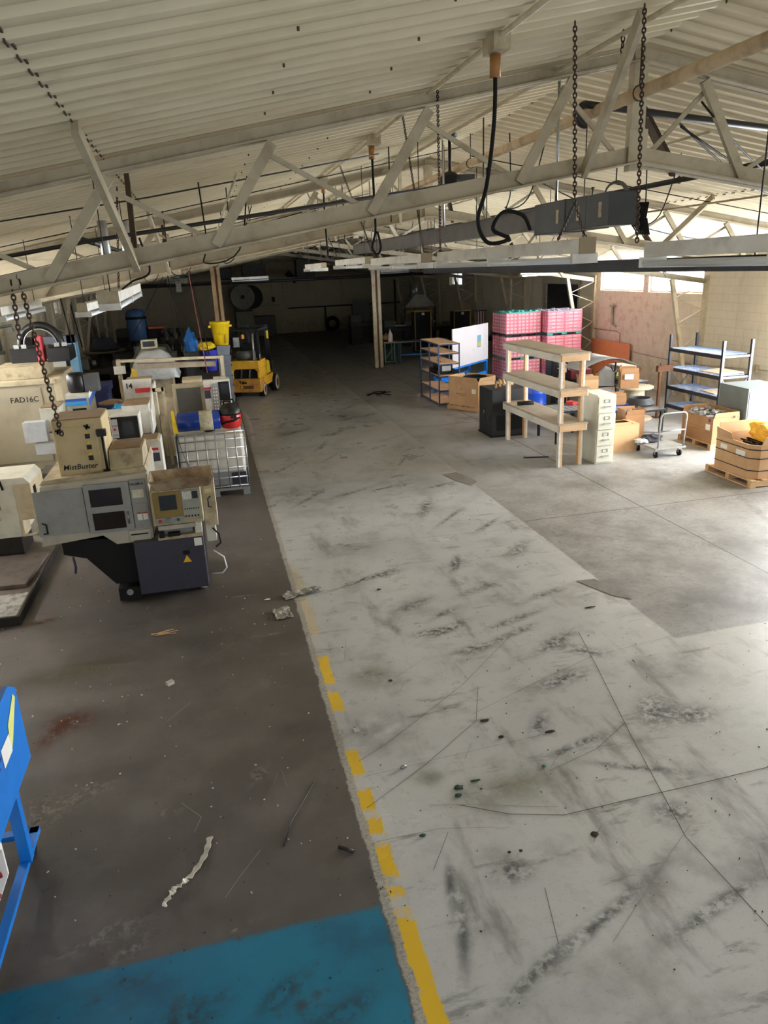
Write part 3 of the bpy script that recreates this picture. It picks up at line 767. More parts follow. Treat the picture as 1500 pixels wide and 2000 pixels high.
# --- filing cabinets
def filing(label, loc, rz, body, handle, h=1.34, w=.38, d=.66, grp=None):
    t = thing('filing_cabinet', label, 'filing cabinet', loc, rz, grp)
    MB().b2((-w / 2, 0.015, 0), (w / 2, d, h)).build('body', body, t, bevel=.008)
    dh = (h - .06) / 4
    for i in range(4):
        z = .03 + i * dh
        dr = MB().b2((-w / 2 + .012, -.012 if i != 2 else -.03, z + .008), (w / 2 - .012, .014, z + dh - .008)).build('drawer', body, t, bevel=.006)
        yy = -.014 if i != 2 else -.032
        MB().b2((-.055, yy - .006, z + dh * .62), (.055, yy, z + dh * .64)).b2((-.055, yy - .006, z + dh * .8), (.055, yy, z + dh * .82)).b2((-.055, yy - .006, z + dh * .62), (-.048, yy, z + dh * .82)).b2((.048, yy - .006, z + dh * .62), (.055, yy, z + dh * .82)).build('label_holder', handle, dr)
        MB().prism([(yy, z + dh * .42), (yy - .03, z + dh * .42), (yy - .034, z + dh * .36), (yy, z + dh * .39)], 'X', -.07, .07).build('handle', handle, dr)
    return t
cabw = mat('almond_enamel', (218, 216, 200), .4, dirt=(160, 150, 130), amt=.25)
filing('off-white four-drawer filing cabinet beside the wooden shelf', (7.2, 12.48, 0), -.02, cabw, galv)
blackcab = mat('black_enamel', (22, 22, 25), .45, amt=.2, spec=.3)
t = filing('black four-drawer filing cabinet with a sticker, behind the wooden shelf', (8.75, 17.6, 0), -.2, blackcab, galv, 1.36, .42)
MB().b2((.06, -.026, 1.02), (.17, -.021, 1.24)).build('sticker', label_white, t)
# --- blue drum
t = thing('blue_drum', 'bright blue plastic drum behind the middle of the wooden shelf', 'drum', (7.98, 17.4, 0))
MB().lathe([(.27, 0), (.285, .03), (.285, .27), (.295, .29), (.285, .31), (.285, .58), (.295, .6), (.285, .62), (.285, .84), (.27, .88), (.25, .89)], n=28).build('barrel', blue_plastic, t)
MB().lathe([(.25, .885), (.24, .87), (0.001, .87)], n=28).build('drum_top', blue_plastic, t)
# --- black machine cabinet
t = thing('machine_cabinet', 'black floor-standing machine cabinet in front of the wooden shelf\'s far end', 'cabinet', (6.46, 15.85, 0))
bk = mat('charcoal_enamel', (26, 26, 29), .5, dirt=(22, 22, 24), amt=.3)
MB().b2((-.42, -.42, .03), (.42, .4, 1.08)).build('body', bk, t, bevel=.012)
MB().b2((-.44, -.44, 0), (.44, .42, .03)).build('plinth', black_metal, t)
MB().b2((-.43, .0, .3), (-.42, .25, .62)).build('side_panel', black_plastic, t)
MB().b2((-.432, -.3, .35), (-.42, -.12, .46)).build('vent', black_plastic, t)
MB().b2((-.434, .05, .5), (-.43, .07, .56)).build('switch', label_white, t)
for z in (.62, .72, .82): MB().cyl((-.06, -.43, z), (-.06, -.46, z), .035, 12).build('gauge', steel, t)
MB().b2((-.3, -.43, .15), (.3, -.42, .5)).build('front_panel', black_metal, t)
b = MB()
for i in range(3): b.tube([(6.2 + .1 * i, 15.6, 1.12 + .02 * i), (6.3 + .08 * i, 15.85, 1.2 + .04 * i), (6.5, 16.0, 1.14), (6.75, 15.9 + .06 * i, 1.12)], .03, 8)
tag(b.build('brown_hoses', mat('tan_hose', (186, 150, 108), .7)), 'tan flexible hoses heaped on the black machine cabinet', 'hose')
# --- cardboard box on pallet, left of the machine cabinet
rz = math.radians(-60)
pallet('wooden_pallet', 'small wooden pallet under the brown carton beside the black machine cabinet', (6.85, 19.0, 0), rz, 1.12, .8)
t = open_box('cardboard_box', 'brown printed cardboard box full of hose on a pallet by the blue rack', (6.85, 19.0, .13), rz, 1.05, .72, .68, card, .1, flapang=(80, 75, 85, 80))
MB().b2((.3, -.365, .36), (.44, -.361, .48)).build('label', label_white, t)
MB().b2((-.26, -.3615, .31), (.1, -.3605, .33)).b2((-.2, -.3615, .27), (.04, -.3605, .282)).prism([(-.1, .44), (-.04, .44), (-.07, .5)], 'Y', -.3615, -.3605).build('print', mat('brown_print', (150, 112, 76), .8, amt=0), t)
b = MB()
for i in range(4): b.torus((6.85 + .03 * i, 19.0, .78 + .03 * i), .24 + .02 * i, .022, n=26, m=8)
tag(b.build('coiled_hose', black_rubber), 'coil of dark hose inside the printed cardboard box on the pallet', 'hose')
# --- blue rack with boards
t = thing('board_rack', 'slim blue metal rack with six plywood shelves beside the whiteboard', 'rack', (6.45, 20.65, 0))
fr = mat('dark_blue_frame', (48, 62, 96), .5, amt=.3)
for x in (-.3, .3):
    for y in (-.9, 0, .9): MB().b2((x - .016, y - .016, 0), (x + .016, y + .016, 1.72)).build('post', fr, t)
for z in (.06, .43, .83, 1.17, 1.45, 1.71):
    s_ = MB().b2((-.29, -.88, z), (.29, .88, z + .018)).build('shelf', wood, t)
    b = MB()
    for x in (-.3, .3): b.b2((x - .01, -.9, z - .03), (x + .01, .9, z - .001))
    for y in (-.9, .9): b.b2((-.3, y - .01, z - .03), (.3, y + .01, z - .001))
    b.build('shelf_edge', fr, s_)
t = thing('black_compressor', 'black boxy air compressor on a middle shelf of the blue rack', 'compressor', (6.42, 20.25, .85))
MB().b2((-.2, -.3, .02), (.2, .3, .28)).build('housing', black_plastic, t, bevel=.03)
MB().cyl((-.22, -.36, .08), (-.22, .36, .08), .07, 14).build('tank', black_metal, t); MB().cyl((.22, -.36, .08), (.22, .36, .08), .07, 14).build('tank', black_metal, t)
MB().b2((-.12, -.32, .1), (.14, -.302, .24)).build('front_panel', galv, t)
MB().tube([(-.1, -.2, .28), (-.1, -.2, .34), (-.1, .2, .34), (-.1, .2, .28)], .012, 6).build('handle', black_metal, t)
# --- whiteboard on blue table
t = thing('display_table', 'blue steel table carrying an upright white board with a small poster', 'table', (7.95, 22.3, 0), math.radians(43))
for x in (-1.15, 1.15):
    for y in (-.02, .6): MB().b2((x - .04, y - .04, 0), (x + .04, y + .04, .76)).build('leg', blue_paint, t)
MB().b2((-1.2, -.06, .74), (1.2, .66, .8)).build('tabletop', blue_paint, t)
MB().b2((-1.15, -.04, .22), (1.15, .0, .42)).b2((-1.15, .58, .22), (1.15, .62, .42)).build('lower_rail', blue_paint, t)
MB().b2((-1.2, -.075, .8), (1.2, -.045, 1.95)).build('white_board', mat('whiteboard_face', (240, 242, 248), .3, amt=.06), t)
p = MB().b2((.42, -.081, 1.25), (.68, -.076, 1.62)).build('poster', mat('poster_blue', (110, 178, 208), .5, amt=.3), t)
MB().b2((.45, -.084, 1.28), (.66, -.0815, 1.4)).build('poster_picture', mat('poster_yellow', (214, 190, 90), .5), p)
tag(MB().b2((7.15, 20.9, .0), (7.33, 21.15, .55)).build('yellow_box', yellow, bevel=.01), 'narrow yellow box on the floor under the blue display table', 'box')
tag(MB().b2((7.25, 21.3, .0), (7.5, 21.7, .4)).build('blue_bin', blue_plastic, bevel=.02), 'blue bin on the floor under the blue display table', 'bin')

# --- pink crates
crate_m = mat('pink_crate_plastic', (240, 128, 152), .45, dirt=(205, 90, 120), amt=.2)
crate_in = mat('pale_crate_panel', (250, 226, 230), .5, dirt=(235, 190, 200), amt=.25)
teal = mat('teal_lid_plastic', (84, 190, 182), .45, dirt=(40, 110, 108), amt=.35)
def crate_proto(w, d, h, cols):
    t = thing('pink_crate', '', 'crate')
    b = MB(); r = .012
    b.b2((-w / 2 + r, -d / 2 + r, 0), (w / 2 - r, d / 2 - r, h - .01)); b.build('inner_wall', crate_in, t)
    b = MB()
    for z in (0, h - .022): 
        b.b2((-w / 2, -d / 2, z), (w / 2, -d / 2 + r, z + .02)); b.b2((-w / 2, d / 2 - r, z), (w / 2, d / 2, z + .02)); b.b2((-w / 2, -d / 2, z), (-w / 2 + r, d / 2, z + .02)); b.b2((w / 2 - r, -d / 2, z), (w / 2, d / 2, z + .02))
    for i in range(cols + 1):
        x = -w / 2 + w * i / cols; x = min(max(x, -w / 2 + .012), w / 2 - .012)
        b.b2((x - .012, -d / 2 - .002, 0), (x + .012, -d / 2 + r, h))
    for i in range(4):
        y = -d / 2 + d * i / 3; y = min(max(y, -d / 2 + .012), d / 2 - .012)
        b.b2((-w / 2 - .002, y - .012, 0), (-w / 2 + r, y + .012, h))
    if cols == 2: b.b2((-w / 2, -d / 2 - .001, h * .45), (-w * .25, -d / 2 + r, h * .6)); b.b2((w * .25, -d / 2 - .001, h * .45), (w / 2, -d / 2 + r, h * .6))
    b.build('ribbed_frame', crate_m, t)
    return t
tiers = ['bottom', 'middle', 'top']; rows = ['lowest', 'second-lowest', 'third-lowest', 'third-highest', 'second-highest', 'highest']
cols3 = ['left', 'middle', 'right']
protoA = crate_proto(.4, .6, .105, 3); protoB = crate_proto(.6, .4, .105, 2)
firstA = firstB = True
def put_crate(pr, first, loc, label, grp):
    if first:
        pr.location = loc; pr['label'] = label; pr['group'] = grp; return pr
    return dup(pr, loc, 0, label, grp)
for tier in range(3):
    z0 = .74 * tier
    for stack, (sx, sy, nm) in enumerate(((9.38, 22.75, 'left'), (10.66, 22.4, 'right'))):
        col_ = teal if (tier + stack) % 2 == 1 or tier == 0 else black_plastic
        pt = thing('plastic_pallet', '%s plastic pallet under the %s tier of the %s pink crate stack' % ('teal' if col_ is teal else 'black', tiers[tier], nm), 'pallet', (sx + .6, sy + .6, z0), 0, 'pallets under the pink crates')
        MB().b2((-.6, -.6, .06), (.6, .6, .085)).build('deck', col_, pt)
        b = MB()
        for x in (-.5, 0, .5):
            for y in (-.55, 0, .55): b.b2((x - .09, y - .045, 0), (x + .09, y + .045, .06))
        b.build('feet', col_, pt)
        for r in range(6):
            z = z0 + .087 + r * .107
            if stack == 0:
                for c_ in range(3):
                    put_crate(protoA, firstA, (sx + .2 + .4 * c_, sy + .3, z), 'pink slatted crate, %s row, %s column, %s tier of the left stack' % (rows[r], cols3[c_], tiers[tier]), 'pink crates in the left stack'); firstA = False
                dup(protoA, (sx + .2, sy + .9, z), 0, 'pink slatted crate at the back, %s row, %s tier of the left stack' % (rows[r], tiers[tier]), 'pink crates in the left stack')
            else:
                for c_ in range(2):
                    put_crate(protoB, firstB, (sx + .3 + .6 * c_, sy + .2, z), 'pink wide crate, %s row, %s column, %s tier of the right stack' % (rows[r], ['left', 'right'][c_], tiers[tier]), 'pink crates in the right stack'); firstB = False
                dup(protoB, (sx + .3, sy + .6, z), 0, 'pink wide crate set further back, %s row, %s tier of the right stack' % (rows[r], tiers[tier]), 'pink crates in the right stack')
for nm, sx, sy, m_ in (('left', 9.38, 22.75, teal), ('right', 10.66, 22.4, mat('lilac_lid', (190, 184, 206), .5, dirt=(60, 60, 70), amt=.5))):
    zt = .74 * 2 + .087 + 6 * .107
    t = thing('crate_lid', '%s lid covering the top of the %s pink crate stack' % ('teal' if nm == 'left' else 'pale lilac', nm), 'lid', (sx + .6, sy + .6, zt))
    MB().b2((-.6, -.6, 0), (.6, .6, .03)).build('sheet', m_, t)
    b = MB()
    for i in range(16): b.box((random.uniform(-.5, .5), random.uniform(-.55, .5), .045), (random.uniform(.04, .16), random.uniform(.03, .1), .03), rz=random.uniform(0, 3))
    b.build('raised_clips', m_, t)['kind'] = 'stuff'

# --- junk on benches behind the filing cabinet
t = thing('grate_table', 'low black steel table with an open grid top behind the wooden shelf', 'table', (7.5, 14.75, 0))
for x in (-.42, .42):
    for y in (-.45, .45): MB().b2((x - .025, y - .025, 0), (x + .025, y + .025, .66)).build('leg', black_metal, t)
b = MB(); b.b2((-.45, -.48, .66), (.45, -.44, .7)).b2((-.45, .44, .66), (.45, .48, .7)).b2((-.45, -.48, .66), (-.41, .48, .7)).b2((.41, -.48, .66), (.45, .48, .7)); b.build('frame', black_metal, t)
b = MB()
for i in range(13): b.b2((-.41, -.42 + .07 * i, .67), (.41, -.41 + .07 * i, .69))
for i in range(7): b.b2((-.38 + .125 * i, -.44, .672), (-.37 + .125 * i, .44, .69))
b.build('grid_top', galv, t)
tag(MB().box((7.78, 15.0, .735), (.16, .22, .06), rz=.3).build('red_part', red), 'small red metal part lying on the black grid-top table', 'part')
t = thing('steel_bench', 'dark steel bench holding scrap boxes beyond the filing cabinet', 'bench', (9.0, 14.85, 0))
MB().b2((-.75, -.5, .5), (.75, .5, .54)).build('benchtop', dark_steel, t)
for x in (-.68, .68):
    for y in (-.44, .44): MB().b2((x - .035, y - .035, 0), (x + .035, y + .035, .5)).build('leg', dark_steel, t)
t = thing('blue_crate', 'small bright blue plastic crate on the dark steel bench', 'crate', (8.72, 14.62, .54), -.3)
MB().b2((-.17, -.13, 0), (.17, .13, .02)).b2((-.17, -.13, .02), (.17, -.115, .15)).b2((-.17, .115, .02), (.17, .13, .15)).b2((-.17, -.115, .02), (-.155, .115, .15)).b2((.155, -.115, .02), (.17, .115, .15)).build('bin', blue_plastic, t)
MB().b2((-.18, -.145, .0), (-.11, -.13, .17)).b2((.11, -.145, 0), (.18, -.13, .17)).build('corner_grips', mat('deep_blue', (20, 60, 170), .4), t)
MB().b2((-.09, -.139, .03), (.09, -.131, .12)).build('pale_panel', mat('pale_blue_label', (170, 195, 230), .5), t)
open_box('paper_sack', 'brown paper sack standing in the blue crate', (8.72, 14.64, .56), -.2, .29, .2, .3, card_dark, .08, 'sack', flapang=(85, 80, 88, 80))
open_box('cardboard_box', 'square tan box, open-topped, left of the paper sack behind the filing cabinet', (8.48, 15.62, .86), -.25, .42, .36, .28, card, .1, flapang=(60, 80, 30, 80))
tag(MB().b2((8.18, 15.4, .0), (8.78, 15.88, .86)).build('parts_stand', mat('grey_green_enamel', (120, 124, 118), .5), bevel=.01), 'grey-green steel stand under the tan open-topped box', 'stand')
t = thing('cable_spool', 'wooden cable spool standing on end beside the junk bench', 'spool', (9.95, 16.0, 0))
sp = mat('spool_wood', (198, 186, 160), .8, dirt=(140, 125, 100), amt=.4)
MB().lathe([(.44, 0), (.44, .04), (0.001, .04)], n=32).build('flange', sp, t); MB().lathe([(0.001, .76), (.44, .76), (.44, .8), (0.001, .8)], n=32).build('flange', sp, t)
MB().cyl((0, 0, .04), (0, 0, .76), .24, 24).build('core', sp, t)
open_box('cardboard_box', 'crumpled brown box with a pale label on the cable spool', (9.72, 15.92, .8), -.35, .42, .34, .36, card_dark, .12, flapang=(80, 60, 85, 70))
tag(MB().box((9.62, 15.73, 1.08), (.2, .006, .12), rz=-.35).build('label_sheet', label_white), 'pale green-white label stuck on the brown box on the spool', 'label')
b = MB()
for i in range(6): b.torus((9.58, 15.15, .56 + .022 * i), .3 - .012 * i, .016, n=34, m=6)
tag(b.build('cable_coil', mat('grey_cable', (70, 72, 76), .5)), 'flat coil of grey-black cable on the end of the dark steel bench', 'cable')
tag(MB().b2((8.28, 14.5, 0), (8.42, 14.7, .47)).build('rusty_tin', rust, bevel=.01), 'rusty red tin under the dark steel bench', 'tin')
open_box('cardboard_box', 'large closed-in tan box on the floor between filing cabinet and platform cart', (7.99, 13.36, 0), .0, .68, .46, .56, card, .14, flapang=(170, 172, 168, 175))
t = open_box('cardboard_box', 'tall open brown box of scrap just behind the large tan box', (8.5, 13.75, 0), -.1, .42, .42, .66, card_dark, .1, flapang=(80, 70, 80, 85))
b = MB()
for i in range(24):
    x, y = 8.42 + random.uniform(-.12, .12), 13.72 + random.uniform(-.12, .12); b.bar((x, y, .5), (x + random.uniform(-.08, .08), y + random.uniform(-.08, .08), .72), .02, .008)
o = b.build('metal_offcuts', galv); tag(o, 'silver metal offcuts sticking out of the tall open box', 'scrap'); o['kind'] = 'stuff'
# scrap pile: curved sheet, sloped box, engine parts
b = MB(); vs_ = []; fs_ = []
n = 14
for i in range(n + 1):
    u = i / n; x = 8.8 + 1.35 * u; z = 1.18 + .34 * math.sin(u * 2.4) ** 1.2 - .12 * u
    for y in (16.7, 18.0): vs_.append((x, y - .45 * u, z)); vs_.append((x, y - .45 * u, z - .006))
for i in range(n): a = i * 4; fs_ += [(a, a + 4, a + 6, a + 2), (a + 1, a + 3, a + 7, a + 5), (a, a + 1, a + 5, a + 4), (a + 2, a + 6, a + 7, a + 3)]
b.add(vs_, fs_, True); tag(b.build('curved_sheet', mat('bent_sheet_metal', (176, 180, 184), .4, .5, amt=.3)), 'large curved grey metal sheet lying across the scrap pile', 'metal sheet')
t = thing('scrap_table', 'dark workbench buried under the scrap pile by the right wall', 'bench', (9.9, 17.0, 0))
MB().b2((-.75, -.5, .74), (.75, .95, .8)).build('benchtop', dark_steel, t)
for x in (-.7, .7):
    for y in (-.44, .9): MB().b2((x - .04, y - .04, 0), (x + .04, y + .04, .74)).build('leg', dark_steel, t)
t = thing('sloped_cabinet', 'grey sheet-metal control box with a sloping top on the scrap bench', 'control box', (9.42, 16.55, .8), -.5)
MB().prism([(-.25, 0), (.25, 0), (.25, .34), (.02, .44), (-.25, .16)], 'Y', -.22, .22).build('housing', mat('pale_grey_enamel', (184, 190, 192), .45, amt=.3), t, bevel=.006)
b = MB()
for i in range(34):
    p = (9.85 + random.uniform(-.35, .55), 16.75 + random.uniform(-.3, .45), .83 + random.uniform(0, .16))
    if i % 3 == 0: b.cyl(p, (p[0] + random.uniform(-.15, .15), p[1] + random.uniform(-.12, .12), p[2] + random.uniform(.0, .2)), random.uniform(.015, .05), 8)
    elif i % 3 == 1: b.box(p, (random.uniform(.05, .2), random.uniform(.05, .18), random.uniform(.04, .14)), rz=random.uniform(0, 3))
    else: b.torus(p, random.uniform(.05, .12), .012, n=12, m=6)
o = b.build('machine_scrap', dark_steel); tag(o, 'heap of oily dark machine parts on the scrap bench', 'scrap'); o['kind'] = 'stuff'
tag(crumple(MB(), (9.95, 16.6, .96), .17, .15, .12, 3).build('yellow_green_rag', mat('yellow_green_cloth', (176, 176, 84), .8)), 'yellow-green cloth bundle among the dark machine scrap', 'cloth')
b = MB(); b.tube([(9.55, 16.3, .82), (9.56, 16.3, 1.1), (9.6, 16.33, 1.36)], .02, 6); b.tube([(9.56, 16.3, 1.1), (9.4, 16.2, 1.28)], .014, 6); b.tube([(9.56, 16.3, 1.05), (9.68, 16.25, 1.24), (9.7, 16.25, 1.3)], .012, 6)
tag(b.build('tool_stand', black_metal), 'black branching metal stand in front of the sloped control box', 'stand')
b = MB(); b.b2((9.15, 17.75, .8), (9.75, 18.25, 1.02)); tag(b.build('red_tray', mat('dull_red_tray', (150, 44, 44), .5, amt=.4)), 'dull red tray at the back left of the scrap pile', 'tray')
tag(MB().box((9.5, 18.0, 1.05), (.5, .12, .05), rz=.2).build('white_board_strip', label_white), 'short white plank lying on the dull red tray', 'plank')
tag(MB().b2((10.25, 17.1, .8), (10.65, 17.8, 1.12)).build('white_foam_block', label_white, bevel=.01), 'white foam block at the right end of the scrap bench', 'block')
t = thing('steel_post', 'free-standing brown steel post with a flat head by the cable spool', 'post', (10.55, 15.9, 0))
MB().b2((-.03, -.03, .01), (.03, .03, 1.12)).build('upright', rust, t); MB().b2((-.09, -.05, 1.12), (.32, .05, 1.26)).build('head_plate', rust, t); MB().b2((-.12, -.12, 0), (.12, .12, .01)).build('foot', rust, t)
MB().b2((0, -.02, 1.26), (.04, .02, 1.32)).b2((.22, -.02, 1.26), (.26, .02, 1.32)).build('lugs', rust, t)
# plywood board against the right wall
tag(MB().b2((12.56, 20.62, 0), (12.58, 23.0, 1.24)).build('plywood_board', mat('orange_plywood', (200, 122, 76), .6, dirt=(160, 92, 56), amt=.3)), 'orange-brown plywood board leaning on the right wall below the windows', 'board')

# --- platform cart
t = thing('platform_cart', 'grey steel platform cart with a bent-tube handle on the concrete', 'cart', (8.58, 12.8, 0))
MB().b2((-.34, -.42, .17), (.34, .42, .21)).build('deck', mat('worn_grey_deck', (140, 138, 134), .6, amt=.5), t, bevel=.008)
b = MB(); pts = [(-.28, -.4, .2), (-.28, -.44, .82)] + [(-.28 + .08 * (1 - math.cos(a)), -.44, .82 + .08 * math.sin(a)) for a in (.5, 1.0, 1.5)] + [(.28 - .08 * (1 - math.cos(a)), -.44, .82 + .08 * math.sin(a)) for a in (1.5, 1.0, .5)] + [(.28, -.44, .82), (.28, -.4, .2)]
b.tube(pts, .016, 8); b.build('handle', galv, t); MB().tube([(-.28, -.43, .55), (.28, -.43, .55)], .012, 8).build('crossbar', galv, t)
for x in (-.26, .26):
    for y in (-.32, .32):
        w = MB().cyl((x - .02, y, .065), (x + .02, y, .065), .065, 16).build('wheel', black_rubber, t); MB().b2((x - .03, y - .02, .07), (x + .03, y + .02, .17)).build('fork', galv, w)
b = crumple(MB(), (8.52, 13.0, .26), .26, .16, .08, 5, 9); tag(b.build('dark_cloth', mat('navy_cloth', (52, 50, 62), .9)), 'crumpled dark navy cloth lying on the platform cart', 'cloth')
tag(crumple(MB(), (8.28, 12.95, .245), .13, .14, .05, 8).build('plastic_sheet', mat('clear_film', (196, 200, 206), .3)), 'crumpled clear plastic sheet at the left of the platform cart', 'plastic sheet')

# --- black rack
t = thing('wire_rack', 'black four-level rack with wire decks standing by the right wall', 'rack', (11.35, 15.25, 0))
bp = mat('black_rack_paint', (34, 33, 44), .45, amt=.3)
for x in (-.36, .36):
    for y in (-1.0, .95):
        MB().b2((x - .03, y - .03, 0), (x + .03, y + .03, 1.95)).build('post', bp, t)
wirem = mat('wire_deck_metal', (120, 134, 160), .35, .6, amt=.3)
for z in (.25, .7, 1.16, 1.62):
    b = MB()
    for x in (-.37, .37): b.b2((x - .018, -.97, z - .07), (x + .018, .92, z + .01))
    for y in (-1.0, .95): b.b2((-.33, y - .015, z - .05), (.33, y + .015, z))
    s_ = b.build('shelf_beam', bp, t); b = MB()
    for i in range(24): b.b2((-.35, -.95 + .08 * i, z + .011), (.35, -.945 + .08 * i, z + .017))
    for i in range(9): b.b2((-.34 + .085 * i, -.97, z + .005), (-.335 + .085 * i, .92, z + .011))
    b.build('wire_deck', wirem, s_)
for y in (-1.0, .95):
    b = MB(); b.bar((-.33, y, .35), (.33, y, 1.1), .02, .02); b.bar((.33, y, .35), (-.33, y, 1.1), .02, .02); b.build('end_brace', bp, t)
tag(MB().box((11.36, 14.75, 1.2), (.6, .75, .03), rz=.05).build('flat_carton', mat('pale_card', (222, 200, 170), .8)), 'flat pale cardboard sheet on the second-highest deck of the black rack', 'cardboard')
tag(MB().box((11.36, 14.8, 0.735), (.5, .6, .02), rz=-.1).build('flat_carton', mat('pale_card', (222, 200, 170), .8)), 'flat pale cardboard sheet on the third-highest deck of the black rack', 'cardboard')
# --- grey steel cabinet
t = thing('steel_cabinet', 'plain grey-green steel cabinet between the black rack and the boxes', 'cabinet', (10.78, 12.95, 0), -.04)
gm = mat('grey_green_cabinet', (124, 134, 134), .4, .2, dirt=(90, 96, 96), amt=.35, scale=3)
MB().b2((-.45, -.46, .04), (.45, .46, 1.2)).build('body', gm, t, bevel=.006)
MB().b2((-.43, -.44, 0), (.43, .44, .04)).build('plinth', dark_steel, t)
MB().b2((-.42, -.468, .1), (.42, -.461, 1.15)).build('door', gm, t)
MB().b2((-.458, -.25, .3), (-.451, -.02, .52)).build('worn_patch', mat('scraped_paint', (176, 172, 150), .6, amt=.5), t)
# --- pallet box
pallet('wooden_pallet', 'wooden pallet under the carton in front of the black rack', (9.93, 13.1, 0), 0, .66, 1.1)
t = open_box('cardboard_box', 'brown printed carton heaped with metal parts, left of the grey-green cabinet', (9.93, 13.08, .13), 0, .6, 1.0, .52, card_dark, .1, flapang=(85, 100, 88, -1))
MB().b2((-.3015, -.2, .28), (-.3005, .3, .3)).b2((-.3015, -.08, .23), (-.3005, .2, .245)).build('print', mat('brown_print', (150, 112, 76), .8, amt=0), t)
MB().b2((-.305, -.42, .26), (-.301, -.28, .38)).build('label', label_white, t)
MB().b2((-.305, -.42, .43), (-.301, -.36, .49)).build('purple_sticker', mat('purple_sticker', (96, 50, 150), .6), t)
b = MB()
for i in range(46):
    p = (9.93 + random.uniform(-.25, .25), 13.08 + random.uniform(-.44, .44), .6 + random.uniform(0, .1))
    b.box(p, (random.uniform(.05, .25), random.uniform(.04, .1), random.uniform(.02, .06)), rz=random.uniform(0, 3), rx=random.uniform(-.5, .5))
o = b.build('metal_parts', mat('mixed_bright_parts', (196, 198, 204), .4, .3, dirt=(40, 40, 44), amt=.8, scale=9)); tag(o, 'pile of silver and black metal parts heaped in the printed carton', 'metal parts'); o['kind'] = 'stuff'
# --- octagonal bulk box
pallet('wooden_pallet', 'wooden pallet under the octagonal bulk box at the right edge', (9.22, 10.72, 0), -.02, 1.24, 1.24)
t = open_box('bulk_box', 'octagonal corrugated bulk box bound with black straps, at the right edge', (9.2, 10.72, .13), -.02, 1.12, 1.12, .58, card, 0, oct_=.13, th=.02)
for i, a_ in enumerate((0, 2, 5, 7)):
    pass
MB().add([(-.43, -.56, .58), (-.43 + .86, -.56, .58), (.43, -.56, .72), (-.38, -.56, .72), (-.43, -.575, .58), (.43, -.575, .58), (.43, -.575, .72), (-.38, -.575, .72)], [(0, 1, 2, 3), (7, 6, 5, 4), (0, 4, 5, 1), (1, 5, 6, 2), (2, 6, 7, 3), (3, 7, 4, 0)]).build('flap', card, t)
MB().add([(-.43, .56, .58), (.43, .56, .58), (.4, .6, .76), (-.4, .6, .76), (-.43, .545, .58), (.43, .545, .58), (.4, .585, .76), (-.4, .585, .76)], [(0, 1, 2, 3), (7, 6, 5, 4), (0, 4, 5, 1), (1, 5, 6, 2), (2, 6, 7, 3), (3, 7, 4, 0)]).build('flap', card, t)
MB().add([(-.56, .43, .58), (-.56, .0, .58), (-.6, .0, .70), (-.6, .4, .74), (-.545, .43, .58), (-.545, .0, .58), (-.585, .0, .70), (-.585, .4, .74)], [(0, 1, 2, 3), (7, 6, 5, 4), (0, 4, 5, 1), (1, 5, 6, 2), (2, 6, 7, 3), (3, 7, 4, 0)]).build('flap', card, t)
c_ = .13; w_ = .565
oc = [(-w_ + c_, -w_), (w_ - c_, -w_), (w_, -w_ + c_), (w_, w_ - c_), (w_ - c_, w_), (-w_ + c_, w_), (-w_, w_ - c_), (-w_, -w_ + c_)]
for z in (.14, .35, .5):
    b = MB()
    for i in range(8): b.bar((*oc[i], z), (*oc[(i + 1) % 8], z), .004, .014)
    b.build('strap', black_plastic, t)
MB().b2((-.566, .12, .38), (-.561, .3, .46)).build('label', label_white, t); MB().b2((-.566, -.35, .36), (-.561, -.12, .45)).build('label', label_white, t)
b = crumple(MB(), (9.4, 10.76, .74), .3, .36, .2, 11, 9); tag(b.build('yellow_plastic_parts', mat('amber_yellow', (228, 176, 40), .5, amt=.3)), 'yellow plastic cable covers piled in the octagonal bulk box', 'plastic parts')
b = MB()
for i in range(14):
    b.tube([(8.95 + random.uniform(-.12, .12), 10.6 + random.uniform(-.3, .3), .58), (9.0 + random.uniform(-.12, .12), 10.6 + random.uniform(-.3, .3), .66 + random.uniform(-.06, .06)), (9.05 + random.uniform(-.1, .15), 10.6 + random.uniform(-.3, .3), .6)], .012, 6)
o = b.build('black_straps', black_rubber); tag(o, 'tangle of black straps and cords in the octagonal bulk box', 'straps'); o['kind'] = 'stuff'
b = MB()
for i in range(4): b.torus((9.65, 10.55 + .05 * i, .86 + .02 * i), .1, .012, 'XYZ'[i % 3], n=18, m=6)
tag(b.build('pale_yellow_cord', mat('pale_yellow_cord', (232, 212, 120), .6)), 'pale yellow looped cord on top of the yellow covers', 'cord')

# --- deep right part
cabf = mat('orange_frame', (190, 140, 80), .5)
for (x, y, lb) in ((9.62, 33.2, 'black panel cabinet edged in orange, left one of two at the dark end'), (11.1, 32.0, 'black panel cabinet edged in orange, right one of two at the dark end')):
    t = thing('panel_cabinet', lb, 'cabinet', (x, y, 0))
    MB().b2((-.38, 0, .0), (.38, .6, 1.8)).build('body', black_metal, t)
    MB().b2((-.4, -.02, .05), (-.36, .0, 1.84)).b2((.36, -.02, .05), (.4, 0, 1.84)).b2((-.4, -.02, 1.8), (.4, 0, 1.84)).b2((-.4, -.02, .05), (.4, 0, .09)).build('trim', cabf, t)
    MB().b2((-.05, -.025, 1.66), (.07, -.001, 1.76)).build('label', label_white, t)
t = thing('flag_sheet', 'striped red and white flag hanging beside the right orange-edged cabinet', 'flag', (11.75, 31.4, 0))
b = MB(); b2_ = MB()
for i in range(7): (b if i % 2 else b2_).b2((-.2 + .06 * i, 0, 1.1), (-.145 + .06 * i, .01, 1.8))
b.build('pale_stripe', label_white, t); b2_.build('red_stripe', mat('dull_red_stripe', (120, 60, 70), .7), t)
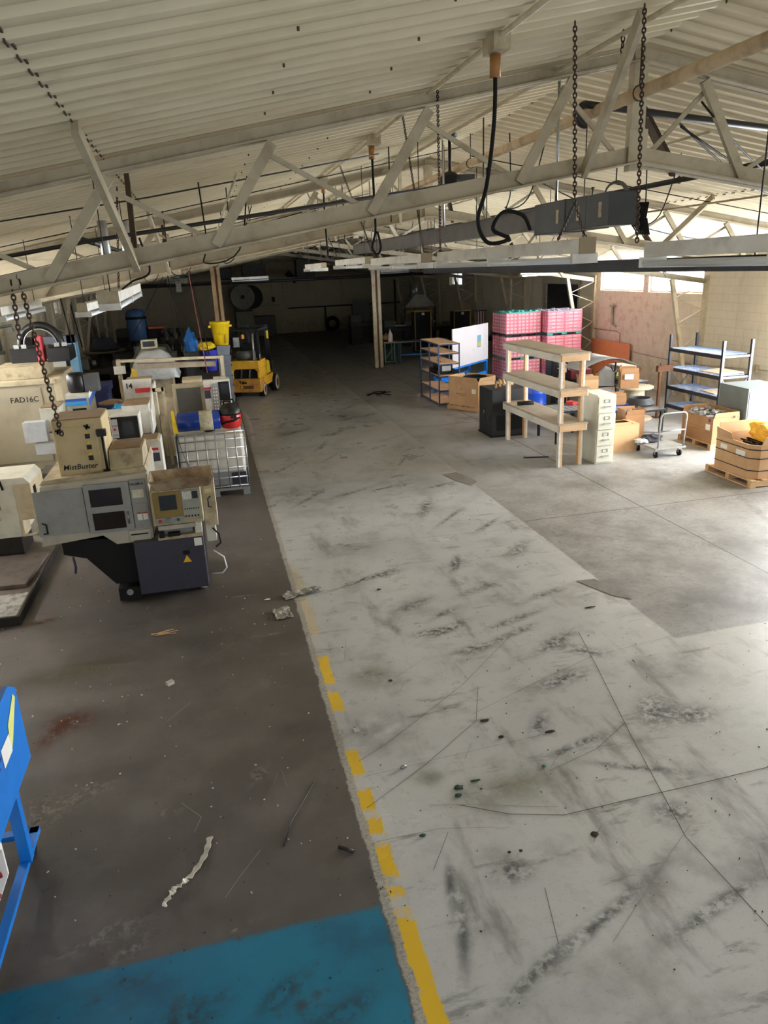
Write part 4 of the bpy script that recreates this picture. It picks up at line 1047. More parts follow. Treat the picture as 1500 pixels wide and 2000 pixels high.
MB().b2((-.25, -.005, 1.8), (.3, .012, 1.83)).b2((-.24, -.01, 0), (-.22, .01, 2.2)).build('pole', black_metal, t)
t = thing('work_table', 'long grey folding work table behind the centre column', 'table', (8.6, 30.1, 0), -.12)
MB().b2((-1.15, -.38, .82), (1.15, .38, .86)).build('tabletop', mat('table_grey', (104, 108, 110), .4), t)
for x in (-.9, .5):
    for y in (-.33, .33): MB().b2((x - .025, y - .025, 0), (x + .025, y + .025, .82)).build('leg', mat('dull_blue_leg', (62, 84, 110), .5), t)
MB().b2((-.9, -.34, .3), (.5, -.3, .34)).build('stretcher', blue_paint, t)
t = thing('tool_cart', 'green-framed cart piled with bottles right behind the centre column', 'cart', (7.15, 29.9, 0))
gr = mat('sea_green_frame', (70, 140, 124), .5)
for x in (-.2, .2):
    for y in (-.25, .25): MB().b2((x - .02, y - .02, .06), (x + .02, y + .02, .85)).build('leg', gr, t); 
MB().bar((-.2, -.25, .2), (.2, -.25, .75), .03, .02).b2((-.22, -.27, .1), (.22, .27, .13)).build('brace', gr, t)
MB().b2((-.24, -.28, .85), (.24, .28, .9)).build('tray', card_dark, t)
for x in (-.18, .18):
    for y in (-.22, .22): MB().cyl((x - .015, y, .05), (x + .015, y, .05), .05, 10).build('caster', black_rubber, t)
t = thing('spray_bottle', 'white spray bottle standing on the green-framed cart', 'bottle', (7.22, 29.75, .9)); MB().lathe([(.09, 0), (.1, .02), (.1, .28), (.04, .4), (.03, .46)], n=14).build('bottle', label_white, t); MB().b2((-.05, -.02, .46), (.03, .02, .52)).build('trigger', blue_plastic, t)
tag(crumple(MB(), (7.1, 30.0, 1.05), .2, .2, .16, 4).build('brown_sack', card_dark), 'brown sack slumped on the green-framed cart', 'sack')
t = thing('fume_hood', 'sheet-metal fume hood with a duct over a furnace at the dark end', 'hood', (11.0, 39.0, 0))
MB().prism([(-.85, 1.75), (.85, 1.75), (.25, 2.35), (-.25, 2.35)], 'Y', -.6, .6).build('hood', mat('hood_metal', (160, 156, 140), .5, .4), t)
MB().cyl((-.25, -.3, 2.1), (-.25, -.3, 2.95), .22, 16).build('duct', steel, t)
MB().b2((-.8, -.5, 0), (.8, .5, .95)).build('furnace', black_metal, t); MB().b2((-.7, -.4, 1.45), (.7, .4, 1.6)).build('yellow_beam', mat('dull_yellow', (160, 140, 50), .6), t)
for x in (-.82, .82): MB().b2((x - .03, -.55, 0), (x + .03, -.5, 1.8)).build('leg', black_metal, t)
# small far machines: dark lathes and benches
def dark_machine(label, x, y, w, d, h, k=0):
    t = thing('dark_machine', label, 'machine', (x, y, 0))
    MB().b2((-w / 2, -d / 2, 0), (-w / 2 + w * .3, d / 2, h * .62)).build('pedestal', dark_steel, t); MB().b2((w * .15, -d / 2, 0), (w / 2, d / 2, h * .62)).build('pedestal', dark_steel, t)
    MB().b2((-w / 2, -d * .35, h * .6), (w / 2, d * .35, h * .74)).build('bed', dark_steel, t)
    MB().b2((-w / 2, -d * .4, h * .74), (-w / 2 + w * .32, d * .4, h)).build('headstock', mat('machine_grey_green', (88, 92, 84), .5, amt=.5), t, bevel=.02)
    MB().cyl((-w / 2 + w * .32, 0, h * .86), (-w / 2 + w * .42, 0, h * .86), h * .08, 14).build('chuck', steel, t)
    MB().b2((w * .2, -d * .2, h * .74), (w * .4, d * .2, h * .9)).build('tailstock', steel, t)
dark_machine('dark bench lathe in the gloom between centre column and orange-edged cabinet', 9.3, 36.5, 1.6, .8, 1.3)
dark_machine('dark machine in the gloom just left of the fume hood', 8.2, 39.0, 1.8, .9, 1.5)
dark_machine('dark machine between the two orange-edged cabinets', 11.0, 35.5, 1.5, .8, 1.3)
dark_machine('dark machine behind the white board by the right wall', 11.4, 29.2, 1.5, .8, 1.25)
tag(MB().b2((11.95, 30.3, 0), (12.4, 30.75, 1.0)).build('pale_cabinet', mat('grey_small_cabinet', (150, 148, 140), .5), bevel=.01), 'small pale grey cabinet against the right wall behind the white board', 'cabinet')
tag(MB().box((9.3, 36.3, 1.02), (.7, .12, .05), rz=-.2).build('white_tube', label_white), 'white tube lamp lying across the dark lathe in the gloom', 'tube')
t = thing('tyre', 'black tyre leaning on the far wall of the hall', 'tyre', (8.0, 48.85, 0)); MB().torus((0, 0, .45), .36, .13, 'Y', 30, 10).build('tread', black_rubber, t)
t = thing('wall_rail', 'long dark steel rail rack running along the far wall', 'rack', (0, 48.9, 0))
MB().b2((5.2, -.1, 1.52), (13.0 - .4, .15, 1.6)).build('rail', black_metal, t)
for x in (7.6, 9.4, 11.2, 12.3): MB().b2((x - .04, -.05, 0), (x + .04, .15, 3.0 if x > 11 else 1.52)).build('upright', black_metal, t)
tag(MB().box((9.7, 47.6, .95), (1.1, .06, 1.9), rx=-.04).build('leaning_board', mat('leaning_panel_grey', (120, 120, 112), .5)), 'tall grey panel leaning at the far wall behind the centre column', 'panel')
# black bar + red hose reel on right wall
t = thing('wall_pipe', 'small pipe valve stub fixed to the right wall under the windows', 'pipe', (12.7, 21.9, 0))
MB().tube([(-.05, 0, 2.4), (-.05, 0, 1.75), (-.05, -.25, 1.7)], .04, 8).b2((-.1, -.12, 2.28), (-.02, .12, 2.36)).build('pipe', cream_dirty, t)
t = thing('wall_conduit', 'thin conduit with junction boxes along the right wall', 'conduit', (12.68, 0, 0))
MB().tube([(-.02, 23.4, 1.55), (-.02, 21.6, 1.55), (-.02, 21.4, 1.5), (-.02, 21.4, 1.05), (-.02, 20, .98), (-.02, 17.6, .95), (-.02, 14.2, 1.15), (-.02, 12.4, 1.15)], .016, 6).build('conduit', cream_dirty, t)
for y, z in ((21.4, 1.05), (18.1, .98), (15.2, 1.12)): MB().b2((-.07, y - .07, z - .08), (0, y + .07, z + .08)).build('junction_box', cream_dirty, t)
# ================================================================== LEFT SIDE OF THE HALL
def W(b, name, m, parent, bevel=0):
    """build a part given in world coordinates under an unrotated thing"""
    o = b.build(name, m, None, bevel); o.parent = parent
    q = parent; l = V(0, 0, 0)
    while q is not None: l += q.location; q = q.parent
    o.location = -l; return o
def WT(s, size, loc, rot, m, parent, **kw):
    l = V(0, 0, 0); q = parent
    while q is not None: l += q.location; q = q.parent
    return text(s, size, V(loc) - l, rot, m, parent, **kw)
def B(x0, x1, y0, y1, z0, z1): return MB().b2((x0, y0, z0), (x1, y1, z1))
beige = mat('mist_collector_beige', (196, 178, 134), .5, dirt=(120, 100, 66), amt=.45, scale=3)
brown_dust = mat('brown_dusty_top', (128, 104, 74), .75, dirt=(84, 64, 42), amt=.5)
warn = mat('warning_yellow', (226, 180, 40), .5, amt=.1)
# --- blue bench cart at the left edge
t = thing('workbench_cart', 'bright blue steel bench cart with a tall back panel at the left edge', 'cart', (-1.8, 3.7, 0))
W(B(-1.47, -1.44, 2.7, 4.5, .86, 1.38).prism([(2.8, 1.38), (4.5, 1.38), (4.38, 1.46), (2.9, 1.46)], 'X', -1.47, -1.44), 'back_panel', blue_paint, t)
for x in (-1.58, -2.2):
    for y in (2.85, 4.42): W(B(x - .035, x + .035, y - .035, y + .035, .12, .86), 'leg', blue_paint, t)
W(B(-2.25, -1.47, 2.75, 4.48, .82, .86), 'benchtop', blue_paint, t)
W(B(-1.62, -1.56, 2.7, 4.72, .1, .14).b2((-2.23, 4.66, .1), (-1.56, 4.72, .14)).b2((-2.23, 2.7, .1), (-2.17, 4.72, .14)), 'lower_frame', blue_paint, t)
for x in (-1.6, -2.2):
    for y in (3.55, 4.6):
        o = W(MB().cyl((x - .02, y, .045), (x + .02, y, .045), .045, 14), 'caster', black_rubber, t)
W(MB().add([(-1.437, 4.25, 1.16), (-1.437, 4.45, 1.34), (-1.437, 4.42, 1.38), (-1.437, 4.22, 1.28), (-1.436, 4.18, 1.12)], [(0, 1, 2, 3), (0, 3, 4)]), 'yellow_tape', mat('pale_yellow_tape', (222, 226, 130), .6), t)
W(B(-1.438, -1.436, 4.02, 4.2, 1.12, 1.24), 'paper_label', label_white, t)
W(B(-1.4365, -1.4355, 3.9, 4.0, 1.2, 1.215).b2((-1.4365, 3.9, 1.16), (-1.4355, 3.96, 1.172)), 'pen_marks', mat('blue_print', (30, 60, 150), .5, amt=0), t)
t = thing('white_unit', 'white boxed unit with a red hose standing in the blue bench cart', 'unit', (-1.85, 4.0, .145))
W(B(-2.1, -1.66, 3.75, 4.3, .145, .42), 'housing', label_white, t, .01)
W(B(-1.659, -1.652, 3.8, 4.25, .18, .38), 'front_panel', mat('grey_panel_face', (170, 168, 164), .5), t)
W(MB().torus((-1.645, 4.05, .28), .07, .012, 'X', 20, 8, arc=4.6), 'red_hose', mat('dark_red_hose', (130, 40, 46), .5), t)

# --- low platform and plates
t = thing('drip_platform', 'low worn steel platform on the floor left of the small lathe', 'platform', (-3.1, 9.9, 0))
W(B(-3.9, -2.52, 8.55, 11.3, 0, .11), 'frame', dark_steel, t)
kst = mat('worn_plate', (104, 94, 86), .55, .2, dirt=(60, 52, 46), amt=.5); kwp = mat('flaking_white_paint', (200, 200, 196), .7, dirt=(70, 56, 46), amt=.9, scale=12)
W(B(-3.88, -2.54, 8.57, 11.28, .11, .118), 'top_plate', kst, t); W(B(-3.1, -2.56, 8.58, 9.25, .118, .121), 'flaked_paint', kwp, t)
tag(MB().box((-2.98, 10.02, .147), (.78, 1.15, .05), rz=-.06).build('steel_plate', kst, bevel=.004), 'flat brown steel plate lying loose on the low platform', 'plate')
tag(MB().bar((-3.6, 8.9, .155), (-3.45, 10.5, .155), .07, .06).build('steel_bar', dark_steel), 'dark steel bar lying across the low platform', 'bar')
tag(MB().box((-3.2, 9.35, .145), (.3, .18, .05), rz=.5).build('steel_block', dark_steel), 'small dark steel block on the low platform at the left edge', 'block')

# --- second mist collector, cut by the left edge
t = thing('mist_collector', 'grimy white mist collector with a louvred grille, cut by the left edge', 'mist collector', (-3.2, 10.95, 0))
W(B(-3.9, -2.85, 10.62, 11.4, .42, 1.18), 'body', offwhite, t, .01)
W(B(-2.85, -2.63, 10.62, 11.4, .66, 1.18), 'side_box', cream, t, .006)
W(MB().prism([(-3.9, 1.18), (-2.63, 1.18), (-2.7, 1.27), (-3.9, 1.27)], 'Y', 10.62, 11.4), 'sloped_top', offwhite, t)
b = MB()
for i in range(14): b.b2((-3.6, 10.605, .86 + i * .017), (-3.08, 10.615, .868 + i * .017))
g = W(B(-3.62, -3.06, 10.612, 10.621, .84, 1.1), 'grille', brown_dust, t); l_ = b.build('louvres', mat('grille_slats', (110, 96, 66), .6), g); l_.location = (0, 0, 0)
WT('MistBuster', .1, (-3.32, 10.615, .69), FRONT, ink, t, name='brand_lettering', shear=.25, bold=.002)
W(MB().b2((-2.85, 10.62, .42), (-2.82, 11.0, .66)).b2((-2.82, 10.62, .42), (-2.64, 10.65, .45)).b2((-2.66, 10.62, .42), (-2.63, 10.65, .66)), 'lower_frame', cream, t)
W(B(-2.632, -2.626, 10.75, 10.9, .98, 1.1), 'dark_patch', black_metal, t)
W(B(-3.85, -2.9, 10.7, 11.3, .12, .42), 'stand', dark_steel, t)
W(MB().tube([(-3.6, 10.7, 1.3), (-3.2, 10.65, 1.36), (-3.0, 10.62, 1.24), (-2.98, 10.6, 1.12)], .014, 7), 'hose', black_rubber, t)

# --- small CNC lathe
t = thing('cnc_lathe', 'small grey and beige CNC lathe with two dark door windows, front left', 'lathe', (-1.25, 9.4, 0))
W(MB().prism([(-2.2, .82), (-1.5, .88), (-1.36, .75), (-.93, .75), (-.9, 1.6), (-2.1, 1.55)], 'Y', 8.86, 10.1), 'body', lathe_body, t, .008)
W(MB().prism([(-2.12, 1.55), (-.9, 1.6), (-.92, 1.66), (-2.08, 1.6)], 'Y', 8.95, 10.08), 'top_cover', cream_dirty, t)
W(B(-2.19, -1.64, 8.83, 8.86, .96, 1.5), 'door_panel', lathe_grey, t, .004)
fr_ = W(B(-1.63, -1.12, 8.815, 8.86, .93, 1.53), 'sliding_door', lathe_grey, t, .004)
for z0, z1 in ((1.26, 1.47), (.97, 1.18)):
    o = B(-1.57, -1.21, 8.806, 8.814, z0, z1).build('window', dark_glass, fr_); o.location = (0, 0, 0)
for x in (-1.2, -1.12):
    pass
o = MB().tube([(-1.17, 8.81, 1.16), (-1.17, 8.77, 1.15), (-1.17, 8.77, 1.03), (-1.17, 8.81, 1.02)], .01, 8).build('handle', steel, fr_); o.location = (0, 0, 0)
W(MB().tube([(-2.14, 8.83, 1.12), (-2.09, 8.79, 1.11), (-2.09, 8.79, 1.0), (-2.14, 8.83, .99)], .01, 8), 'handle', black_metal, t)
W(B(-1.11, -.93, 8.82, 8.86, .93, 1.54), 'right_panel', lathe_grey, t, .004)
WT('Cm.38h', .038, (-1.045, 8.817, 1.49), FRONT, ink, t, name='model_lettering', bold=.001)
WT('G', .036, (-.965, 8.817, 1.49), FRONT, ink, t, name='model_letter', bold=.001)
W(B(-1.09, -.96, 8.815, 8.819, 1.32, 1.42), 'torn_label', mat('torn_paper', (220, 216, 196), .8, dirt=(160, 150, 130), amt=.5, scale=20), t)
W(B(-1.08, -.95, 8.812, 8.819, 1.16, 1.25), 'recessed_plate', mat('plate_grey', (150, 148, 140), .5), t)
for x in (-1.07, -1.005):
    o = W(B(x, x + .055, 8.812, 8.819, 1.04, 1.13), 'sticker', label_white, t); q = B(x, x + .055, 8.809, 8.811, 1.12, 1.135).build('sticker_heading', label_red, o); q.location = (0, 0, 0)
o = W(B(-1.2, -.95, 8.84, 8.86, .77, .91), 'chip_drawer', lathe_body, t, .004); q = B(-1.18, -.98, 8.834, 8.839, .85, .865).build('slot', black_metal, o); q.location = (0, 0, 0)
W(MB().prism([(-2.0, .84), (-2.0, .66), (-1.75, .58), (-1.46, .2), (-1.4, .2), (-1.4, .04), (-.36, .04), (-.36, .76), (-1.4, .8)], 'Y', 8.95, 9.95), 'base', black_metal, t, .01)
for x in (-1.36, -.42):
    for y in (8.95, 9.85): W(MB().cyl((x, y, 0), (x, y, .05), .05, 12), 'levelling_foot', steel, t)
W(B(-1.42, -1.16, 8.78, 9.0, .04, .2), 'foot_block', black_metal, t); W(MB().cyl((-1.29, 8.775, .14), (-1.29, 8.78, .14), .04, 12), 'foot_cap', galv, t)
W(B(-1.16, -.34, 8.74, 9.0, .1, .78), 'front_skirt', navy_grey, t, .008)
W(B(-.45, -.36, 8.73, 8.739, .66, .76), 'sticker', label_white, t); 
W(B(-.6, -.52, 8.733, 8.739, .56, .61), 'switch_plate', black_metal, t)
W(MB().prism([(-.61, .46), (-.51, .46), (-.56, .55)], 'Y', 8.732, 8.739), 'warning_triangle', warn, t)
# control console
cst = MB(); cst.b2((-.88, 8.62, 1.0), (-.3, 8.95, 1.43)); c_o = W(cst, 'control_console', cream_dirty, t, .008)
def cp(b, name, m): q = b.build(name, m, c_o); q.location = (0, 0, 0); return q
cp(B(-.85, -.53, 8.605, 8.619, 1.1, 1.41), 'screen_bezel', mat('olive_gold_bezel', (134, 112, 54), .5, amt=.4))
cp(B(-.78, -.585, 8.598, 8.604, 1.19, 1.37), 'screen', screen_m)
cp(B(-.52, -.32, 8.608, 8.619, 1.07, 1.41), 'key_panel', mat('keypad_grey', (150, 152, 140), .5, amt=.4))
b = MB()
for i in range(6):
    for j in range(6): b.b2((-.51 + j * .017, 8.601, 1.3 + i * .016), (-.498 + j * .017, 8.607, 1.312 + i * .016))
cp(b, 'keys', label_white)
cp(B(-.4, -.335, 8.603, 8.607, 1.3, 1.39), 'display', screen_m)
b = MB()
for i in range(5): b.cyl((-.5 + i * .037, 8.6, 1.09), (-.5 + i * .037, 8.615, 1.09), .01, 10)
for i in range(7): b.cyl((-.5 + i * .026, 8.6, 1.18), (-.5 + i * .026, 8.615, 1.18), .007, 8)
cp(b, 'buttons', black_plastic)
cp(B(-.85, -.53, 8.608, 8.619, 1.03, 1.095), 'switch_strip', lathe_grey)
cp(MB().cyl((-.8, 8.585, 1.062), (-.8, 8.61, 1.062), .018, 14), 'stop_button', label_red); cp(MB().cyl((-.7, 8.57, 1.062), (-.7, 8.61, 1.062), .03, 18), 'handwheel', steel); cp(MB().cyl((-.59, 8.585, 1.062), (-.59, 8.61, 1.062), .017, 14), 'dial', mat('teal_dial', (50, 80, 84), .4))
W(B(-.84, -.4, 8.66, 8.9, .93, .98), 'console_shelf', lathe_body, t); W(B(-.86, -.34, 8.7, 8.95, .79, .83), 'console_base', cream_dirty, t)
W(B(-.8, -.45, 8.8, 8.95, .83, .93), 'console_neck', lathe_grey, t); W(B(-.42, -.34, 8.72, 8.95, .83, .95), 'console_bracket', offwhite, t)
W(MB().b2((-.84, 8.66, .83), (-.78, 8.72, .9)).b2((-.74, 8.68, .83), (-.6, 8.75, .87)), 'loose_fittings', black_metal, t)
sb = W(B(-.3, -.14, 8.9, 9.35, .84, 1.36), 'side_box', cream_dirty, t, .006)
q = MB().tube([(-.2, 8.9, 1.22), (-.23, 8.86, 1.2), (-.23, 8.86, 1.1), (-.2, 8.9, 1.08)], .008, 8).build('handle', black_metal, sb); q.location = (0, 0, 0)
q = B(-.26, -.18, 8.893, 8.899, 1.27, 1.32).build('name_plate', mat('pale_yellow_plate', (206, 196, 150), .5), sb); q.location = (0, 0, 0)
W(B(-.3, -.18, 8.95, 9.3, .62, .84), 'lower_box', offwhite, t, .005)
W(MB().tube([(-.22, 8.93, .8), (-.15, 8.9, .72), (-.14, 8.9, .6), (-.2, 8.92, .55)], .01, 8), 'cable', black_rubber, t)
W(MB().tube([(-.24, 8.93, .5), (-.12, 8.86, .42), (-.1, 8.85, .28), (-.16, 8.88, .2), (-.3, 8.95, .18)], .009, 8), 'cable', label_white, t)
W(MB().prism([(8.98, 1.62), (9.75, 1.62), (9.65, 1.86), (9.12, 1.86)], 'X', -1.32, -.93), 'top_hood', cream_dirty, t, .006); W(B(-1.3, -.95, 9.13, 9.64, 1.86, 1.868), 'hood_top', brown_dust, t)
W(MB().tube([(-1.9, 8.95, .62), (-1.88, 8.9, .5), (-1.9, 8.92, .42)], .015, 8), 'drain_hose', mat('navy_hose', (26, 36, 66), .4), t)
t = thing('signal_post', 'black signal post standing on top of the small lathe', 'post', (-1.35, 9.02, 1.64)); MB().cyl((0, 0, .0), (0, 0, .42), .014, 10).build('pole', black_metal, t); MB().b2((-.05, -.04, .42), (.05, .04, .5)).build('head', black_plastic, t); MB().cyl((0, 0, 0), (0, 0, .012), .05, 14).build('base', black_metal, t)
t = thing('metal_tray', 'rusty open steel tray lying on the lathe control console', 'tray', (-.5, 8.75, 1.435), math.radians(2))
b = MB(); w0, d0, w1, d1, h = .3, .14, .37, .26, .15
for s in (0,):
    vs_ = [(-w0, -d0, 0), (w0, -d0, 0), (w0, d0, 0), (-w0, d0, 0), (-w1, -d1, h), (w1, -d1, h), (w1, d1, h), (-w1, d1, h), (-w1 + .012, -d1 + .012, h), (w1 - .012, -d1 + .012, h), (w1 - .012, d1 - .012, h), (-w1 + .012, d1 - .012, h), (-w0, -d0, .012), (w0, -d0, .012), (w0, d0, .012), (-w0, d0, .012)]
    fs_ = [(3, 2, 1, 0), (12, 13, 14, 15)] + [(i, (i + 1) % 4, 4 + (i + 1) % 4, 4 + i) for i in range(4)] + [(4 + i, 4 + (i + 1) % 4, 8 + (i + 1) % 4, 8 + i) for i in range(4)] + [(8 + i, 8 + (i + 1) % 4, 12 + (i + 1) % 4, 12 + i) for i in range(4)]
b.add(vs_, fs_); b.build('tray', mat('rusty_cream_tray', (182, 164, 136), .7, dirt=(96, 62, 40), amt=.85, scale=5), t)
# --- MistBuster on the lathe
t = thing('mist_collector', 'tall beige mist collector box standing on top of the small lathe', 'mist collector', (-1.61, 9.35, 1.61))
MB().b2((-.28, -.3, 0), (.28, .3, .66)).build('body', beige, t, bevel=.012)
MB().b2((-.26, -.313, .04), (.2, -.301, .58)).build('door', beige, t, bevel=.004)
MB().b2((-.27, -.29, .66), (.27, .29, .672)).build('dusty_top', brown_dust, t)
text('MistBuster', .088, (-.04, -.314, .1), FRONT, ink, t, 'brand_lettering', bold=.0015, shear=.2)
for i in range(3):
    z = .46 - i * .13
    MB().prism([(.07, z + .03), (.12, z + .03), (.095, z + .07)], 'Y', -.319, -.314).build('warning_triangle', warn, t); MB().b2((.07, -.319, z - .03), (.125, -.314, z + .025)).build('warning_text', black_plastic, t)
for x, z in ((-.21, .54), (.11, .57)): MB().box((x, -.325, z), (.07, .02, .022), ry=.4).box((x, -.325, z), (.022, .02, .06), ry=.4).build('knob', black_metal, t)
MB().b2((.281, -.2, .0), (.287, -.05, .1)).build('side_patch', black_metal, t)

# --- big beige machine FAD16
t = thing('machining_centre', 'large beige machining centre marked FAD16 against the left wall', 'machine', (-4.1, 17.0, 0))
fad = mat('fadal_beige', (182, 173, 150), .5, dirt=(130, 116, 86), amt=.35, scale=2)
W(B(-5.3, -3.15, 16.0, 18.2, .12, 1.86), 'enclosure', fad, t, .01)
W(B(-5.3, -3.1, 15.95, 18.2, 1.86, 1.96), 'top_rim', cream, t, .01)
W(B(-4.95, -3.4, 15.965, 16.0, .3, 1.8), 'door', fad, t, .005)
W(B(-3.15, -3.0, 16.0, 16.8, 1.5, 1.98), 'corner_box', cream, t, .01)
W(B(-5.2, -3.2, 16.1, 18.1, 0, .12), 'plinth', dark_steel, t)
WT('FAD16C', .15, (-3.73, 15.96, 1.58), FRONT, ink, t, name='stencil_lettering', bold=.001)
W(B(-4.62, -4.35, 15.955, 15.962, .98, .99), 'scratch_mark', label_white, t)
W(B(-4.3, -3.35, 16.2, 17.4, 1.96, 2.2), 'top_box', cream_dirty, t, .01)
W(B(-4.85, -4.2, 16.2, 17.0, 1.96, 2.06), 'top_tray', brown_dust, t)
W(MB().tube([(-4.75, 16.3, 2.06), (-4.95, 16.2, 2.95)], .02, 8), 'black_rod', black_metal, t)
t = thing('cable_carrier', 'black machine head with an arched cable carrier above the large beige machine', 'machine head', (-3.6, 17.4, 2.2))
W(B(-4.1, -3.5, 17.1, 17.7, 2.2, 2.5), 'left_block', black_metal, t, .01); W(B(-3.35, -2.9, 16.9, 17.7, 2.2, 2.48), 'right_block', black_metal, t, .01)
W(MB().torus((-3.5, 17.3, 2.55), .4, .075, 'Y', 24, 8, arc=PI, sq=1.5), 'carrier', black_plastic, t); W(MB().torus((-3.5, 17.22, 2.55), .32, .016, 'Y', 24, 8, arc=PI), 'carrier_edge', galv, t)
W(B(-3.56, -3.42, 17.0, 17.2, 2.2, 2.75), 'red_cover', mat('dark_red_cover', (150, 30, 40), .5), t, .02)
for x in (-3.95, -3.8, -3.15, -3.0): W(B(x - .05, x + .05, 17.05, 17.1, 2.5, 2.58), 'clamp', galv, t)
t = thing('press_frame', 'light blue upright press frame behind the arched cable carrier', 'press', (-3.75, 20.5, 0))
lb = mat('light_blue_enamel', (112, 160, 192), .5, amt=.35)
W(B(-4.3, -4.15, 20.3, 20.7, 0, 2.5), 'left_upright', lb, t); W(B(-3.5, -3.3, 20.3, 20.7, 0, 2.5), 'right_upright', lb, t); W(B(-4.3, -3.3, 20.3, 20.7, 2.32, 2.5), 'crossbeam', mat('slate_beam', (92, 96, 108), .5), t)
W(B(-4.6, -4.3, 20.3, 20.6, 2.1, 2.5), 'black_box', black_metal, t); W(B(-4.05, -3.6, 20.32, 20.6, 1.7, 2.2), 'ram', label_white, t); W(B(-3.6, -3.5, 20.3, 20.6, 1.4, 2.3), 'guide', black_metal, t)
# --- knee mill with blue stripes
t = thing('knee_mill', 'white milling machine with two blue stripes and a black motor', 'milling machine', (-2.15, 13.5, 0))
W(B(-2.42, -2.06, 13.05, 13.75, 1.6, 2.02), 'head', offwhite, t, .01)
W(B(-2.43, -2.1, 13.03, 13.05, 1.9, 1.94), 'dark_blue_stripe', mat('stripe_blue', (30, 70, 160), .4), t); W(B(-2.43, -2.1, 13.03, 13.05, 1.83, 1.89), 'light_blue_stripe', mat('stripe_sky', (50, 150, 220), .4), t)
W(MB().prism([(13.03, 1.94), (13.8, 2.03), (13.8, 2.1), (13.03, 2.02)], 'X', -2.06, -2.045), 'side_band', label_white, t); W(MB().prism([(13.03, 1.83), (13.8, 1.93), (13.8, 2.03), (13.03, 1.94)], 'X', -2.06, -2.04), 'side_stripe', mat('stripe_blue2', (34, 96, 190), .4), t)
W(B(-2.34, -2.12, 13.035, 13.045, 1.74, 1.78), 'name_badge', black_plastic, t)
W(MB().lathe([(.13, 2.02), (.15, 2.05), (.15, 2.28), (.12, 2.34), (.001, 2.35)], (-2.25, 13.3, 0), 20), 'motor', black_plastic, t); W(B(-2.12, -1.9, 13.2, 13.5, 2.02, 2.3), 'motor_box', mat('smoke_grey', (70, 72, 74), .4), t)
W(B(-2.38, -2.0, 13.3, 13.8, .1, 1.6), 'column', mat('olive_grey_column', (112, 108, 92), .5), t); W(B(-2.5, -1.85, 12.9, 14.0, 0, .1), 'base', dark_steel, t)
W(B(-2.72, -2.42, 12.4, 12.9, 1.55, 1.92), 'control_box', offwhite, t, .01); W(B(-2.7, -2.44, 12.42, 12.88, 1.92, 1.935), 'dusty_top', brown_dust, t)
W(B(-2.97, -2.64, 12.25, 12.45, 1.42, 1.74), 'small_box', mat('bluish_white', (206, 210, 216), .4), t, .006); W(B(-2.86, -2.55, 12.3, 12.5, 1.2, 1.4), 'lower_panel', mat('bluish_white', (206, 210, 216), .4), t, .02)
W(MB().tube([(-2.75, 12.6, 1.5), (-2.4, 13.2, 1.5)], .04, 8), 'arm', steel, t)
W(B(-2.95, -2.2, 12.6, 13.2, .75, .83), 'work_table', dark_steel, t); W(B(-2.6, -2.3, 12.7, 13.3, .1, .75), 'knee', dark_steel, t)
# --- machine 14
t = thing('machining_centre', 'white machining centre marked 14 with a monitor and red warning labels', 'machine', (-1.35, 13.4, 0))
wp = white_paint
W(B(-1.62, -1.14, 12.05, 12.3, .3, 1.22), 'lower_door', wp, t, .005); W(B(-1.6, -1.18, 12.02, 12.05, 1.23, 1.3), 'dark_gap', black_metal, t)
W(B(-1.15, -.93, 12.0, 12.4, .05, 1.36), 'right_pillar', wp, t, .006); W(B(-1.73, -1.6, 12.0, 12.3, .05, 1.4), 'left_pillar', cream, t)
o = W(B(-1.7, -.96, 11.95, 12.45, 1.32, 1.37), 'ledge', cream, t); q = B(-1.66, -.98, 11.97, 12.43, 1.37, 1.376).build('dusty_ledge_top', brown_dust, o); q.location = (0, 0, 0)
W(B(-1.09, -.98, 11.992, 11.999, 1.18, 1.22), 'red_label', label_red, t); W(B(-1.08, -.97, 11.992, 11.999, 1.0, 1.14), 'dark_label', navy_grey, t)
m_o = W(B(-1.66, -1.22, 12.1, 12.5, 1.377, 1.76), 'monitor_housing', wp, t, .006)
for bb, nm, mm in ((B(-1.645, -1.24, 12.088, 12.099, 1.39, 1.74), 'bezel', black_plastic), (B(-1.64, -1.55, 12.08, 12.087, 1.41, 1.71), 'key_strip', mat('strip_grey', (168, 170, 170), .5)), (B(-1.48, -1.32, 12.08, 12.087, 1.46, 1.66), 'screen', screen_m), (MB().cyl((-1.6, 12.07, 1.55), (-1.6, 12.08, 1.55), .022, 14), 'red_knob', label_red)):
    q = bb.build(nm, mm, m_o); q.location = (0, 0, 0)
b = MB()
for i in range(4): b.b2((-1.63 + i * .02, 12.074, 1.6), (-1.617 + i * .02, 12.079, 1.615)); b.cyl((-1.625 + i * .02, 12.072, 1.46), (-1.625 + i * .02, 12.08, 1.46), .006, 8)
q = b.build('buttons', ink, m_o); q.location = (0, 0, 0)
W(B(-1.5, -1.08, 12.5, 13.25, 1.37, 1.84), 'upper_box', wp, t); W(B(-1.49, -1.09, 12.51, 13.24, 1.84, 1.848), 'dusty_box_top', brown_dust, t)
W(B(-1.78, -1.5, 12.55, 12.8, 1.6, 1.76), 'left_bracket', wp, t); W(B(-1.76, -1.6, 12.54, 12.549, 1.62, 1.68), 'red_bracket_label', label_red, t)
W(MB().prism([(12.4, 1.37), (14.3, 1.37), (14.3, 2.0), (13.2, 1.95), (12.5, 1.72)], 'X', -1.08, -1.05), 'side_panel', wp, t)
